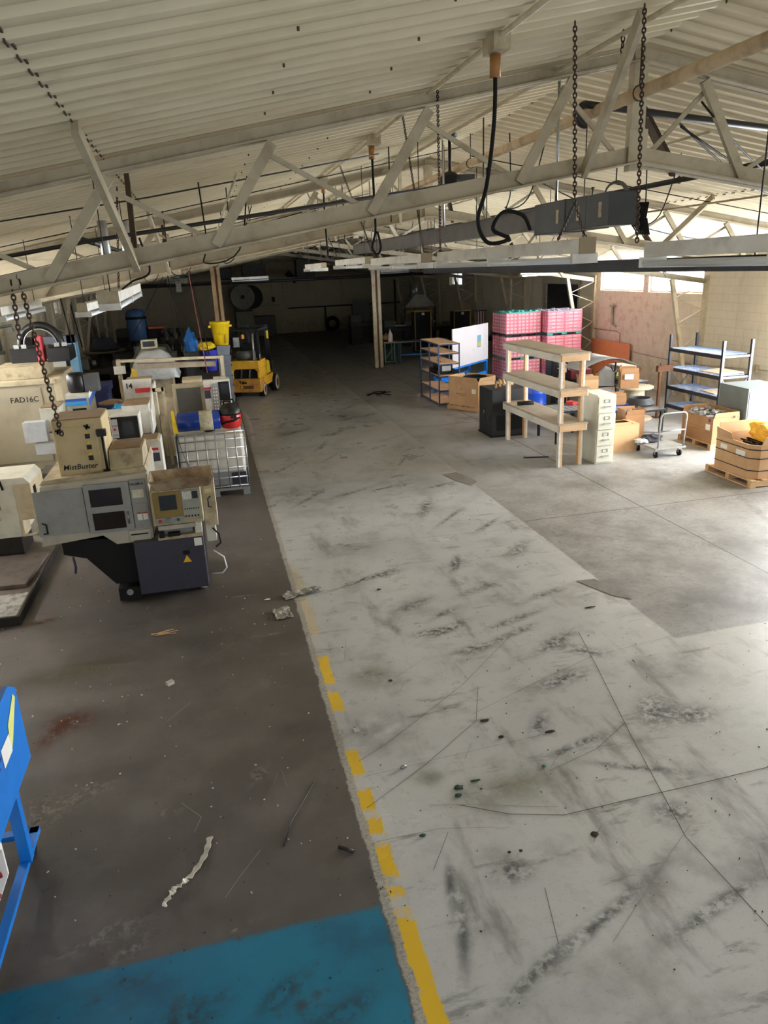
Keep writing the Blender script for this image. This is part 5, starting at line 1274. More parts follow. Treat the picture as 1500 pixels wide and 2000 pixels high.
W(B(-1.62, -1.12, 14.2, 14.3, 1.7, 2.04), 'number_panel', wp, t); WT('14', .13, (-1.52, 14.196, 1.93), FRONT, ink, t, name='number_lettering', bold=.003); W(B(-1.42, -1.15, 14.19, 14.199, 1.8, 1.88), 'red_heading', label_red, t)
W(B(-1.6, -1.14, 14.3, 15.0, 1.98, 2.0), 'brown_roof', brown_dust, t)
W(B(-1.05, -1.0, 13.3, 13.36, 0, 1.98).b2((-1.05, 13.3, 1.92), (-.86, 13.36, 1.98)).b2((-.9, 13.3, .6), (-.85, 13.36, 1.98)), 'door_frame', cream, t)
W(B(-1.7, -1.1, 12.5, 14.9, .05, 1.37), 'base_body', dark_steel, t)
# --- machine with pendant
t = thing('machining_centre', 'white machine with a wide grey window and slanted console, behind the liquid tote', 'machine', (-.25, 15.5, 0))
W(B(-.78, .3, 14.75, 16.6, .05, 1.2), 'body', cream_dirty, t, .01)
W(B(-.78, -.2, 14.5, 14.6, 1.1, 1.86), 'window_frame', cream, t, .006); W(B(-.71, -.26, 14.49, 14.499, 1.14, 1.78), 'window', mat('smoky_window', (96, 94, 86), .3), t)
cb = W(B(-.2, .3, 14.42, 14.6, 1.1, 1.9), 'console', wp, t, .008)
for bb, nm, mm in ((B(-.19, -.08, 14.41, 14.419, 1.56, 1.72), 'dark_label', navy_grey), (B(-.2, -.06, 14.41, 14.419, 1.73, 1.77), 'red_label', label_red), (B(-.04, .06, 14.405, 14.419, 1.3, 1.84), 'button_panel', galv), (B(.08, .28, 14.408, 14.419, 1.5, 1.86), 'bezel', black_plastic), (B(.11, .26, 14.402, 14.407, 1.62, 1.82), 'screen', screen_m), (B(.08, .28, 14.408, 14.419, 1.22, 1.49), 'lower_bezel', black_plastic), (B(.1, .24, 14.402, 14.407, 1.36, 1.46), 'taped_note', mat('peach_note', (230, 200, 170), .6))):
    q = bb.build(nm, mm, cb); q.location = (0, 0, 0)
b = MB()
for i in range(7):
    for j in range(2): b.cyl((-.015 + j * .045, 14.398, 1.35 + i * .065), (-.015 + j * .045, 14.405, 1.35 + i * .065), .015, 10)
q = b.build('buttons', label_white, cb); q.location = (0, 0, 0)
W(MB().tube([(.31, 14.5, 1.2), (.36, 14.45, 1.2), (.36, 14.45, 1.42), (.31, 14.5, 1.42)], .012, 8), 'grab_handle', steel, t)
W(B(-.2, .28, 14.45, 14.6, 1.02, 1.09), 'console_foot', cream, t)
# --- cabinets and gantry behind
tag(B(-1.3, -.75, 16.6, 17.3, 0, 1.32).build('cream_cabinet', cream_dirty, bevel=.01), 'low cream machine cabinet right of the 14 machine', 'cabinet')
tag(B(-.68, -.25, 16.9, 17.5, 0, 1.62).build('cream_cabinet', cream, bevel=.01), 'taller cream machine cabinet behind the grey-window machine', 'cabinet')
t = thing('gantry_frame', 'cream steel frame with a long overhead rail spanning the machines', 'frame', (-.9, 18.2, 0))
for x in (-2.1, .25): W(B(x - .04, x + .04, 18.1, 18.25, 0, 2.04 if x < 0 else 1.98), 'post', cream, t)
W(MB().bar((-2.14, 18.17, 2.0), (.3, 18.17, 1.94), .12, .06), 'top_rail', cream, t); W(MB().bar((-1.7, 18.35, 1.84), (.1, 18.35, 1.78), .18, .12), 'bar_trough', wood_grey, t)
W(B(-2.2, -1.95, 18.0, 18.1, 1.72, 1.9), 'bracket', white_paint, t); W(B(.0, .3, 18.0, 18.1, 1.38, 1.5), 'lower_bracket', cream, t)
tag(MB().add([(-1.98, 17.9, .0), (-1.72, 17.9, .0), (-1.7, 17.9, 1.8), (-1.8, 17.9, 1.85), (-1.98, 18.0, .0), (-1.72, 18.0, .0), (-1.7, 18.0, 1.8), (-1.8, 18.0, 1.85)], [(0, 1, 2, 3), (7, 6, 5, 4), (0, 4, 5, 1), (1, 5, 6, 2), (2, 6, 7, 3), (3, 7, 4, 0)]).build('yellow_guard', mat('mustard_guard', (196, 160, 40), .5)), 'mustard-yellow guard panel beside the left gantry post', 'guard')
# tarped machine
t = thing('covered_machine', 'machine draped in pale plastic sheeting beyond the cream gantry rail', 'machine', (-1.5, 20.8, 0))
W(B(-1.95, -1.05, 20.4, 21.5, 0, 1.4), 'body', cream_dirty, t)
b = MB(); n = 10; vs_ = []; fs_ = []
for i in range(n + 1):
    for j in range(n + 1):
        x = -2.15 + 1.3 * i / n; y = 20.1 + 1.5 * j / n; u = abs(i / n - .5) * 2; v = abs(j / n - .5) * 2
        vs_.append((x, y, 2.02 - .75 * max(u, v) ** 2.5 + .09 * mnoise.noise(V(x * 3, y * 3, 0))))
for i in range(n):
    for j in range(n): a = i * (n + 1) + j; fs_.append((a, a + n + 1, a + n + 2, a + 1))
b.add(vs_, fs_, True); o = W(b, 'plastic_cover', mat('pale_plastic_sheet', (206, 208, 206), .35, dirt=(120, 122, 124), amt=.5), t); s_ = o.modifiers.new('thick', 'SOLIDIFY'); s_.thickness = .006
t = thing('monitor_box', 'small cream instrument box standing on the sheeted machine', 'instrument', (-1.55, 20.8, 2.03)); MB().b2((-.2, -.2, 0), (.2, .2, .22)).build('housing', cream, t, bevel=.01); MB().b2((-.15, -.21, .05), (.15, -.2, .19)).build('display', screen_m, t)
# green-grey machine
t = thing('surface_grinder', 'grey-green machine with a broad sloping cover in the middle distance', 'machine', (-1.9, 26.0, 0))
gg = mat('grey_green_machine', (128, 132, 118), .5, amt=.4)
W(B(-2.6, -1.3, 25.5, 26.8, 0, 1.25), 'body', gg, t, .02); W(MB().prism([(-2.5, 1.25), (-1.2, 1.25), (-1.4, 1.62), (-2.3, 1.7)], 'Y', 25.6, 26.7), 'cover', gg, t, .02); W(B(-1.3, -1.1, 25.6, 26.4, .6, 1.4), 'side_box', mat('pale_machine_grey', (160, 160, 150), .5), t)
t = thing('drill_press', 'black three-spindle drill press standing by the back machines', 'drill press', (-1.25, 27.0, 0))
W(B(-1.75, -.75, 26.9, 27.5, 0, .9), 'stand', black_metal, t); W(B(-1.8, -.7, 26.8, 27.6, .9, .98), 'table', dark_steel, t)
for x in (-1.55, -1.25, -.95):
    W(MB().cyl((x, 27.3, .98), (x, 27.3, 2.1), .045, 12), 'column', black_metal, t)
    h_ = W(B(x - .09, x + .09, 26.95, 27.4, 1.55, 1.85), 'head', black_metal, t, .02)
    q = MB().lathe([(.05, 1.85), (.12, 2.0), (.12, 2.1), (.02, 2.12)], (x, 27.2, 0), 14).build('motor', black_metal, h_); q.location = (0, 0, 0)
    q = MB().cyl((x, 27.0, 1.3), (x, 27.0, 1.55), .03, 10).build('spindle', steel, h_); q.location = (0, 0, 0)
t = thing('dark_column_machine', 'dark upright machine with a domed cover right of the drill press', 'machine', (-.55, 25.0, 0)); W(B(-.85, -.3, 23.9, 25.4, 0, 1.35), 'body', dark_steel, t, .02); W(MB().cyl((-.6, 24.9, 1.45), (-.6, 25.3, 1.45), .24, 20), 'domed_cover', mat('olive_cover', (104, 98, 80), .5), t)
# blue air tank
t = thing('air_tank', 'upright blue air tank with black bands at the far left', 'tank', (-3.1, 36.0, 0))
tb = mat('steel_blue_tank', (70, 104, 150), .4, amt=.35)
MB().lathe([(.001, 1.0), (.35, 1.08), (.45, 1.2), (.45, 2.3), (.35, 2.45), (.001, 2.52)], n=24).build('tank', tb, t)
MB().lathe([(.455, 2.05), (.465, 2.07), (.465, 2.14), (.455, 2.16)], n=24).build('band', black_metal, t)
for a_ in range(4): MB().bar((.38 * math.cos(a_ * PI / 2 + .7), .38 * math.sin(a_ * PI / 2 + .7), 0), (.36 * math.cos(a_ * PI / 2 + .7), .36 * math.sin(a_ * PI / 2 + .7), 1.15), .06, .06).build('leg', black_metal, t)
MB().b2((.45, -.3, 1.0), (1.0, .3, 1.6)).build('compressor', black_metal, t); MB().b2((.5, -.35, 1.6), (1.2, .2, 1.7)).build('orange_guard', mat('dull_orange', (190, 90, 50), .6), t)
# blue items, bins
t = thing('steel_cabinet', 'dark steel cabinet supporting the blue bins beside the tan column', 'cabinet', (-.15, 22.6, 0)); W(B(-.5, .2, 22.3, 23.0, 0, 1.1), 'body', dark_steel, t, .01)
t = thing('recycling_bin', 'deep blue plastic bin on the dark cabinet beside the yellow barrel', 'bin', (-.05, 22.65, 1.1)); MB().lathe([(.19, 0), (.2, .02), (.25, .58), (.26, .6), (.24, .6), (.001, .58)], n=4).build('bin', mat('violet_blue_plastic', (52, 58, 180), .4), t)
tag(crumple(MB(), (-.1, 22.65, 1.8), .26, .2, .14, 21).build('yellow_bag', yellow), 'yellow bag bulging out of the deep blue bin', 'bag')
tag(crumple(MB(), (-.55, 24.0, 1.8), .2, .2, .42, 17).build('blue_tarp', mat('bright_blue_tarp', (40, 130, 220), .4)), 'bright blue crumpled tarp hanging left of the deep blue bin', 'tarp')
tag(B(-.78, -.36, 23.8, 24.2, 0, 1.56).build('grey_locker', mat('grey_locker', (90, 92, 96), .5)), 'grey locker under the bright blue tarp', 'locker')
t = thing('tote_stack', 'narrow stack of grey nested totes under the yellow barrel', 'tote stack', (.4, 23.0, 0))
for i in range(6): W(MB().prism([(.22, .3 * i), (.56, .3 * i), (.6, .3 * i + .295), (.2, .3 * i + .295)], 'Y', 22.75, 23.2), 'tote', mat('grey_tote_plastic', (132, 138, 150), .5), t)
t = thing('waste_barrel', 'yellow ribbed waste barrel with handles perched on the grey totes', 'barrel', (.37, 23.0, 1.8))
MB().lathe([(.2, 0), (.21, .02), (.27, .6), (.3, .62), (.3, .68), (.26, .68), (.24, .3), (.001, .28)], n=24).build('barrel', yellow, t); MB().b2((.26, -.12, .52), (.34, .12, .58)).build('handle', yellow, t); MB().b2((-.34, -.12, .52), (-.26, .12, .58)).build('handle', yellow, t)
MB().b2((.12, -.25, .05), (.2, -.2, .3)).build('grip', mat('darker_yellow', (214, 178, 20), .4), t)
# --- liquid tote
t = thing('liquid_tote', 'caged white liquid tote half full of grey fluid beside the lathe', 'tote', (-.17, 13.5, 0))
kp = NT('milky_plastic'); Xk, Yk, Zk = kp.xyz(); nn_ = kp.noise(3, 4, .6)
c_ = kp.mix(kp.step(Zk, .44, .46), srgb(140, 144, 150), srgb(226, 222, 212)); c_ = kp.mix(kp.M('MULTIPLY', kp.step(nn_, .5, .75), .35), c_, srgb(176, 166, 148)); kp.base(c_); kp.rough(.35); kp.b.inputs['Subsurface Weight'].default_value = .0
MB().b2((-.57, -.47, .17), (.57, .47, 1.12)).build('tank', kp.m, t, bevel=.05)
MB().cyl((0, 0, 1.12), (0, 0, 1.16), .1, 18).build('filler_cap', black_plastic, t)
b = MB()
for z in (.18, .34, .52, .7, .88, 1.04, 1.17):
    b.tube([(-.6, -.5, z), (.6, -.5, z), (.6, .5, z), (-.6, .5, z), (-.6, -.5, z)], .011, 6)
b.build('horizontal_bars', galv, t); b = MB()
for i in range(8):
    x = -.6 + 1.2 * i / 7
    for y in (-.5, .5): b.tube([(x, y, .14), (x, y, 1.18)], .011, 6)
for i in range(1, 6):
    y = -.5 + i / 6
    for x in (-.6, .6): b.tube([(x, y, .14), (x, y, 1.18)], .011, 6)
b.build('vertical_bars', galv, t)
b = MB(); b.b2((-.6, -.5, .1), (.6, .5, .15)); b.build('pallet_deck', galv, t)
for x in (-.54, 0, .54):
    for y in (-.45, 0, .45): MB().b2((x - .06, y - .05, 0), (x + .06, y + .05, .1)).build('pallet_foot', galv, t)
MB().b2((.3, -.475, .2), (.56, -.471, .42)).build('dark_label', navy_grey, t)
MB().tube([(-.55, -.515, 1.17), (-.5, -.53, .9), (-.45, -.53, .7), (-.4, -.52, .62)], .005, 6).build('cord', black_plastic, t)
# on top of the tote
t = thing('blue_keg', 'glossy blue drum lying on its side on top of the caged tote', 'drum', (-.32, 13.25, 1.36))
MB().lathe([(.15, -.38), (.17, -.36), (.17, .34), (.15, .36)], n=28, axis='X').build('drum', mat('glossy_blue', (18, 56, 150), .2), t)
MB().lathe([(.172, .0), (.178, .01), (.178, .22), (.172, .23)], n=28, axis='X').build('rope_wrap', mat('cream_rope', (206, 200, 170), .8, dirt=(120, 110, 84), amt=.7, scale=30), t)
t = thing('shop_vacuum', 'red shop vacuum with a black domed lid on top of the caged tote', 'vacuum', (.22, 13.3, 1.185))
MB().lathe([(.13, 0), (.17, .02), (.2, .24), (.19, .25)], n=24).build('tank', red, t); MB().lathe([(.2, .25), (.2, .28), (.17, .37), (.1, .43), (.001, .45)], n=24).build('lid', black_plastic, t)
MB().tube([(-.1, 0, .42), (-.08, 0, .5), (.08, 0, .5), (.1, 0, .42)], .016, 8).build('handle', black_plastic, t); MB().tube([(-.14, -.15, .1), (-.1, -.22, .14), (.05, -.24, .16), (.16, -.17, .2)], .018, 8).build('hose', black_rubber, t); MB().b2((.0, -.225, .2), (.1, -.19, .26)).build('latch', black_plastic, t)
for i in range(3): MB().tube([(.2, -.05 + .03 * i, .3), (.3 + .02 * i, -.1, .1), (.34 + .02 * i, -.12, -.3)], .006, 6).build('loose_cord', mat('grey_brown_cord', (120, 100, 96), .6), t)
tag(MB().prism([(-.78, 1.19), (-.7, 1.19), (-.74, 1.6), (-.78, 1.6)], 'Y', 13.1, 13.14).build('floor_sign', yellow), 'folded yellow floor sign standing at the left end of the caged tote', 'sign')
# --- forklift
t = thing('forklift', 'yellow counterbalance forklift seen from behind, with black overhead guard', 'forklift', (1.0, 23.85, 0), math.radians(-20))
fy = mat('forklift_yellow', (236, 184, 48), .4, dirt=(140, 84, 40), amt=.45, scale=3); fyr = mat('rusty_forklift_yellow', (206, 150, 60), .55, dirt=(104, 56, 34), amt=.85, scale=3)
b = MB(); b.prism([(-.48, .18), (.48, .18), (.5, .3), (.5, .62), (-.5, .62), (-.5, .3)], 'Y', 0, .42); b.build('counterweight', fyr, t, bevel=.04)
MB().b2((.3, .42, .32), (.5, 1.5, .62)).b2((-.5, .42, .32), (-.3, 1.5, .62)).build('side_frame', fy, t, bevel=.02)
MB().b2((-.48, .0, .92), (.48, .8, 1.18)).b2((-.48, .0, .62), (-.4, .8, .92)).b2((.4, .0, .62), (.48, .8, .92)).prism([(-.4, .92), (-.4, .84), (-.32, .92)], 'Y', 0, .1).prism([(.4, .92), (.4, .84), (.32, .92)], 'Y', 0, .1).build('engine_hood', fy, t, bevel=.02)
MB().b2((-.4, .1, .62), (.4, .75, .92)).build('radiator', black_metal, t)
for x in (-.15, .12): MB().bar((x, .05, .64), (x + .04, .05, .9), .05, .03).build('grille_bar', steel, t)
MB().prism([(.85, .66), (1.25, .66), (1.15, 1.05), (.95, 1.1)], 'X', .44, .5).build('side_cowl', mat('bright_forklift_yellow', (246, 206, 50), .35), t, bevel=.01)
MB().b2((-.42, .8, .62), (.42, 1.5, .72)).build('floor_plate', black_metal, t)
text('Yale', .15, (-.1, -.006, .5), FRONT, ink, t, 'brand_lettering', bold=.004)
MB().b2((-.2, -.008, .3), (.24, -.002, .4)).build('plate', rust, t); MB().b2((-.18, -.012, .31), (-.1, -.008, .39)).build('light_square', fy, t)
g = black_metal
MB().bar((-.45, .1, 1.15), (-.45, .25, 2.1), .06, .06).build('guard_post', g, t); MB().bar((.45, .1, 1.15), (.45, .25, 2.1), .06, .06).build('guard_post', g, t)
MB().bar((-.45, 1.5, .7), (-.45, 1.3, 2.1), .06, .06).build('guard_post', g, t); MB().bar((.45, 1.5, .7), (.45, 1.3, 2.1), .06, .06).build('guard_post', g, t)
b = MB()
b.b2((-.48, .2, 2.08), (.48, .26, 2.13)).b2((-.48, 1.28, 2.08), (.48, 1.34, 2.13)).b2((-.48, .2, 2.08), (-.43, 1.34, 2.13)).b2((.43, .2, 2.08), (.48, 1.34, 2.13))
for i in range(5): b.b2((-.42 + .19 * i, .26, 2.09), (-.38 + .19 * i, 1.28, 2.12))
b.build('guard_roof', g, t)
for x in (-.3, .3): MB().b2((x - .05, 1.72, .1), (x + .05, 1.84, 2.16)).build('mast_rail', mat('navy_black_mast', (30, 30, 48), .4), t)
MB().b2((-.3, 1.74, 2.05), (.3, 1.82, 2.15)).b2((-.3, 1.74, .5), (.3, 1.82, .6)).build('mast_crossbar', g, t); MB().cyl((0, 1.78, .2), (0, 1.78, 2.0), .04, 12).build('lift_cylinder', steel, t)
MB().cyl((-.28, .3, 1.32), (.28, .3, 1.32), .15, 18).build('gas_bottle', mat('gas_bottle_grey', (110, 112, 112), .4), t); MB().b2((-.22, .62, 1.18), (.22, 1.05, 1.3)).b2((-.22, .6, 1.3), (.22, .68, 1.68)).build('seat', black_rubber, t, bevel=.03)
MB().torus((0, 1.3, 1.35), .17, .015, 'Y', 20, 6).build('steering_wheel', black_plastic, t); MB().b2((-.32, .12, 1.6), (-.12, .14, 1.9)).build('grey_plate', galv, t)
MB().lathe([(.05, 1.85), (.06, 1.87), (.05, 1.97), (.001, 1.99)], (-.02, .2, 0), 12).build('beacon', mat('amber_beacon', (226, 150, 40), .3), t)
MB().cyl((.3, .1, 1.18), (.3, .2, 2.0), .035, 10).build('exhaust_pipe', mat('brushed_pipe', (186, 180, 176), .35, .5), t); MB().b2((.46, 1.2, 1.75), (.5, 1.32, 2.0)).build('tail_light', yellow, t)
for x, y, r, wd in ((.42, .42, .22, .16), (-.42, .42, .22, .16), (.5, 1.6, .28, .2), (-.5, 1.6, .28, .2)):
    w_ = MB().cyl((x - wd / 2, y, r), (x + wd / 2, y, r), r, 26).build('wheel', black_rubber, t); MB().lathe([(r * .95, x + wd / 2 + .001 if x > 0 else x - wd / 2 - .001), (r * .55, x + wd / 2 + .004 if x > 0 else x - wd / 2 - .004)], (0, y, r), 24, axis='X').build('tyre_side', mat('pale_tyre_side', (214, 204, 188), .7), w_); MB().cyl((x - wd / 2 - .006, y, r), (x + wd / 2 + .006, y, r), r * .5, 20).build('rim', rust, w_)
# --- far left dark zone
dark_machine('dark machine under a small light against the left wall, nearest of the far ones', -4.4, 23.0, 1.9, 1.1, 1.5)
dark_machine('dark machine with a round stack of plates, left of the grey-green machine', -3.6, 26.5, 1.9, 1.1, 1.35)
dark_machine('dark machine below the blue air tank', -3.3, 31.0, 2.0, 1.1, 1.4)
dark_machine('dark machine left of the far press against the left wall', -3.2, 38.5, 2.2, 1.2, 1.5)
dark_machine('dark machine right of the drill press in the back row', .0, 31.5, 1.5, 1.0, 1.3)
t = thing('round_table', 'round dark table with a pale rim in the far left machinery', 'table', (-3.7, 28.6, 0)); MB().lathe([(.001, 1.32), (.75, 1.32), (.75, 1.38), (.001, 1.38)], n=28).build('tabletop', mat('dusty_tabletop', (116, 108, 90), .6), t); MB().cyl((0, 0, 0), (0, 0, 1.32), .25, 14).build('pedestal', dark_steel, t); 
tag(MB().lathe([(.001, 0), (.5, 0), (.5, .12), (.3, .42), (.001, .46)], (-3.7, 28.6, 1.38), 20).build('dark_dome', mat('navy_dome', (38, 42, 56), .5)), 'dark navy domed cover on the round dark table', 'cover')
tag(MB().lathe([(.1, 0), (.1, .4), (.04, .48), (.001, .5)], (-5.0, 23.0, 1.5), 14).build('red_extinguisher', mat('dull_red', (140, 30, 34), .4)), 'red cylinder among the dark machines by the left wall', 'extinguisher')
tag(B(-3.2, -2.85, 19.4, 19.7, 1.38, 1.6).build('blue_white_carton', mat('sky_blue_carton', (90, 160, 220), .5)), 'small sky-blue and white carton left of the gantry post', 'carton')
t = thing('parts_cart', 'navy cart loaded with parts left of the cream gantry post', 'cart', (-3.0, 19.2, 0)); W(B(-3.4, -2.5, 18.9, 19.8, 1.2, 1.38), 'tray', mat('navy_cart', (34, 40, 84), .5), t); W(B(-3.35, -2.55, 18.95, 19.75, .1, 1.2), 'body', mat('navy_cart', (34, 40, 84), .5), t); W(MB().lathe([(.3, 1.0), (.32, 1.04), (.1, 1.1)], (-2.4, 18.4, 0), 22), 'pale_reel', mat('pale_reel', (186, 160, 140), .6), t)
tag(B(-2.75, -2.5, 16.2, 16.6, .0, 1.45).build('cream_locker', cream, bevel=.01), 'narrow cream box between the striped mill and the 14 machine', 'box')
b = MB()
for i in range(9): b.torus((-2.3 + random.uniform(-.12, .12), 15.8 + random.uniform(-.1, .1), 1.02 + i * .02), .15, .012, 'XYZ'[i % 3], n=18, m=5)
tag(b.build('cable_tangle', mat('olive_cable', (140, 130, 96), .6)), 'tangle of olive cables between the striped mill and the 14 machine', 'cables')
tag(B(-2.6, -2.0, 15.4, 16.1, 0, .95).build('dark_cabinet', dark_steel, bevel=.01), 'dark cabinet carrying the olive cable tangle', 'cabinet')
tag(crumple(MB(), (-2.05, 16.6, 1.12), .14, .14, .12, 9).build('cyan_cloth', mat('cyan_cloth', (40, 150, 200), .6)), 'cyan cloth bundle just left of the 14 panel', 'cloth')
tag(B(-2.2, -1.9, 16.4, 16.8, 0, 1.02).build('rusty_stand', rust), 'rusty stand under the cyan cloth bundle', 'stand')
t = thing('power_press', 'tall old power press with a big flywheel by the far wall', 'press', (2.4, 47.6, 0))
pg = mat('press_grey', (132, 130, 112), .6, amt=.4)
W(B(1.8, 2.9, 47.3, 48.3, 0, 1.6), 'frame', pg, t, .05); W(MB().cyl((2.3, 47.1, 2.45), (2.3, 47.5, 2.45), .72, 30), 'flywheel', pg, t); W(MB().cyl((2.3, 47.0, 2.45), (2.3, 47.1, 2.45), .12, 14), 'hub', black_metal, t); W(MB().cyl((2.85, 47.5, 2.4), (2.85, 48.1, 2.4), .7, 28), 'rear_wheel', black_metal, t); W(B(1.8, 2.8, 47.5, 48.3, 1.6, 2.3), 'crown', dark_steel, t, .04); W(B(2.9, 4.2, 47.4, 48.3, 0, 1.25), 'side_bed', dark_steel, t, .03)
t = thing('wall_conduit', 'looped conduit with a switch box on the far wall right of the power press', 'conduit', (4.4, 49.26, 0)); MB().tube([(-1.4, -.03, 1.75), (.5, -.03, 1.8), (.55, -.03, 1.85), (.6, -.03, 3.3), (1.6, -.03, 3.35)], .025, 6).tube([(-.1, -.03, 1.8), (-.12, -.03, 3.4)], .02, 6).build('conduit', cream_dirty, t); MB().b2((-.18, -.1, 2.0), (.02, 0, 2.3)).build('switch_box', black_metal, t)
tag(MB().box((5.6, 49.24, 3.45), (.8, .08, .35), ry=.8).build('tilted_plaque', black_metal), 'dark tilted plaque high on the far wall', 'plaque')
# ================================================================== OVERHEAD
chain_m = mat('rusty_chain', (70, 52, 40), .6, .5, dirt=(40, 28, 20), amt=.6)
def chain(label, p0, p1, link=.055, r=.006, grp=None):
    p0 = V(p0); p1 = V(p1); d = p1 - p0; L = d.length; n = max(2, int(L / (link * .72))); b = MB()
    rot = V(0, 0, 1).rotation_difference(d.normalized()).to_matrix().to_4x4()
    pts0 = []
    for k_ in range(9):
        a = 2 * PI * k_ / 8; pts0.append(V(.38 * link * math.cos(a) * .8, 0, .5 * link * math.sin(a) * 1.0))
    for i in range(n):
        c = p0 + d * (i + .5) / n; M_ = Matrix.Translation(c) @ rot @ Matrix.Rotation(PI / 2 * (i % 2), 4, 'Z')
        b.tube(pts0, r, 4, cap=False, M=M_)
    return tag(b.build('chain', chain_m), label, 'chain', grp)
def fixture(label, p, L, rz=0, tubes=2, ry=0, tilt=0, grp='fluorescent light fixtures', w=.1, reflector=False, endm=None, lit=False, hang=True):
    t = thing('light_fixture', label, 'light fixture', p, rz, grp); t.rotation_euler = (tilt, ry, rz)
    MB().b2((-w / 2, 0, 0), (w / 2, L, .085)).build('housing', white_paint, t, bevel=.006)
    MB().b2((-w / 2 - .004, -.012, -.005), (w / 2 + .004, 0, .09)).build('end_cap', endm or cream_dirty, t)
    for i in range(tubes):
        x = (-.06, .06)[i] if tubes == 2 else 0
        MB().cyl((x, .05, -.04), (x, L - .05, -.04), .021, 12).build('tube', TUBE_LIT if lit else TUBE, t)
    for y in (.03, L / 2, L - .03): MB().b2((-.085, y - .015, -.06), (.085, y + .015, 0)).build('socket_bar', white_paint, t)
    if hang:
        for y in (.2, L - .2):
            xx = p[0] - math.sin(rz) * y; MB().cyl((0, y, .085), (0, y, roofz(xx) - p[2]), .005, 6).build('hanger_wire', mat('thin_black_rod', (40, 34, 30), .6), t)
    if reflector: MB().add([(-.05, 0, 0), (-.16, 0, -.07), (-.16, L, -.07), (-.05, L, 0), (-.05, 0, .004), (-.16, 0, -.066), (-.16, L, -.066), (-.05, L, .004)], [(0, 1, 2, 3), (7, 6, 5, 4), (0, 4, 5, 1), (1, 5, 6, 2), (2, 6, 7, 3), (3, 7, 4, 0)]).add([(.05, 0, 0), (.16, 0, -.07), (.16, L, -.07), (.05, L, 0), (.05, 0, .004), (.16, 0, -.066), (.16, L, -.066), (.05, L, .004)], [(3, 2, 1, 0), (4, 5, 6, 7), (0, 1, 5, 4), (1, 2, 6, 5), (2, 3, 7, 6), (3, 0, 4, 7)]).build('reflector', mat('reflector_metal', (200, 202, 206), .25, .6), t)
    return t
TUBE = mat('unlit_tube', (214, 218, 222), .25, amt=.1)
TUBE_LIT = mat('lit_tube', (255, 255, 250), .3, amt=0, emit=6.0)
fixture('near strip light at upper right, running out of the frame', (2.62, 1.9, 3.79), 2.44, math.radians(-3), hang=False)
fixture('long strip light left of the near one, hung on a splayed chain', (2.3, 4.32, 3.83), 2.9, 0, hang=False, endm=mat('brown_end_plate', (150, 134, 106), .6))
fixture('strip light third in the row, with a brown end plate, left of the big pair', (2.28, 7.7, 3.83), 2.44, 0, endm=mat('brown_end_plate', (150, 134, 106), .6))
fixture('strip light fourth in the row toward the dark end', (2.26, 10.4, 3.86), 2.44, 0)
fixture('strip light fifth in the row, short and pale, toward the dark end', (2.26, 14.4, 3.84), 2.0, .02)
fixture('tilted strip light with a broad cream end plate, hanging on the left', (-.75, 6.5, 3.62), 2.44, 0, tilt=math.radians(1.0), w=.16)
fixture('strip light behind the tilted one on the left, slightly lower', (-1.3, 8.8, 3.48), 2.44, 0)
fixture('strip light at the far left edge under the truss', (-2.05, 8.3, 3.5), 2.44, .03)
fixture('lit strip light glowing near the dark door on the right', (9.2, 21.3, 3.42), 1.3, math.radians(-80), tubes=1, lit=True, w=.08)
fixture('small strip light beyond the centre column, right side', (7.2, 31.0, 3.6), 1.3, math.radians(-80), w=.08)
fixture('small strip light deep on the left of the aisle', (1.0, 27.0, 3.6), 1.3, math.radians(-80), w=.08)
# hanging chains
chain('long rusty chain, left of the near pair, down to the long strip light', (2.2, 4.38, 5.06), (2.26, 4.42, 4.12), .032, .0045)
chain('short splayed chain leg, left, on the end of the long strip light', (2.26, 4.42, 4.12), (2.3, 4.72, 3.915), .028, .004)
chain('short splayed chain leg, right, on the end of the long strip light', (2.26, 4.42, 4.12), (2.31, 4.36, 3.915), .028, .004)
chain('long rusty chain, right of the near pair, dropping to the near strip light', (2.58, 4.3, 5.13), (2.6, 4.26, 3.88), .032, .0045)
chain('thin chain by the first truss, hanging to the long strip light', (1.82, 5.75, 5.0), (2.28, 7.2, 3.915), .03, .004)
chain('thin chain hanging to the near end of the third strip light', (1.78, 6.6, 5.0), (2.28, 7.76, 3.92), .03, .004)
chain('thin chain hanging to the far end of the third strip light', (1.78, 9.6, 5.0), (2.28, 10.1, 3.92), .03, .004)
chain('thin chain hanging to the fourth strip light', (1.78, 12.6, 5.0), (2.28, 12.8, 3.92), .03, .004)
chain('red-brown chain hook hanging from the pale pipe near the ridge', (2.8, 4.9, 5.17), (2.8, 4.9, 4.98), .04, .005)
chain('heavy rusty chain hanging in a loop at the far left, upper strand', (-1.3, 5.85, 3.86), (-1.32, 5.85, 3.42), .045, .006)
chain('heavy rusty chain at the far left, long lower strand over the FAD16 machine', (-1.25, 5.85, 3.86), (-1.16, 5.86, 2.7), .045, .006)
chain('thin chain holding the tilted left strip light', (-.62, 7.2, 4.55), (-.75, 7.4, 3.72), .03, .004)
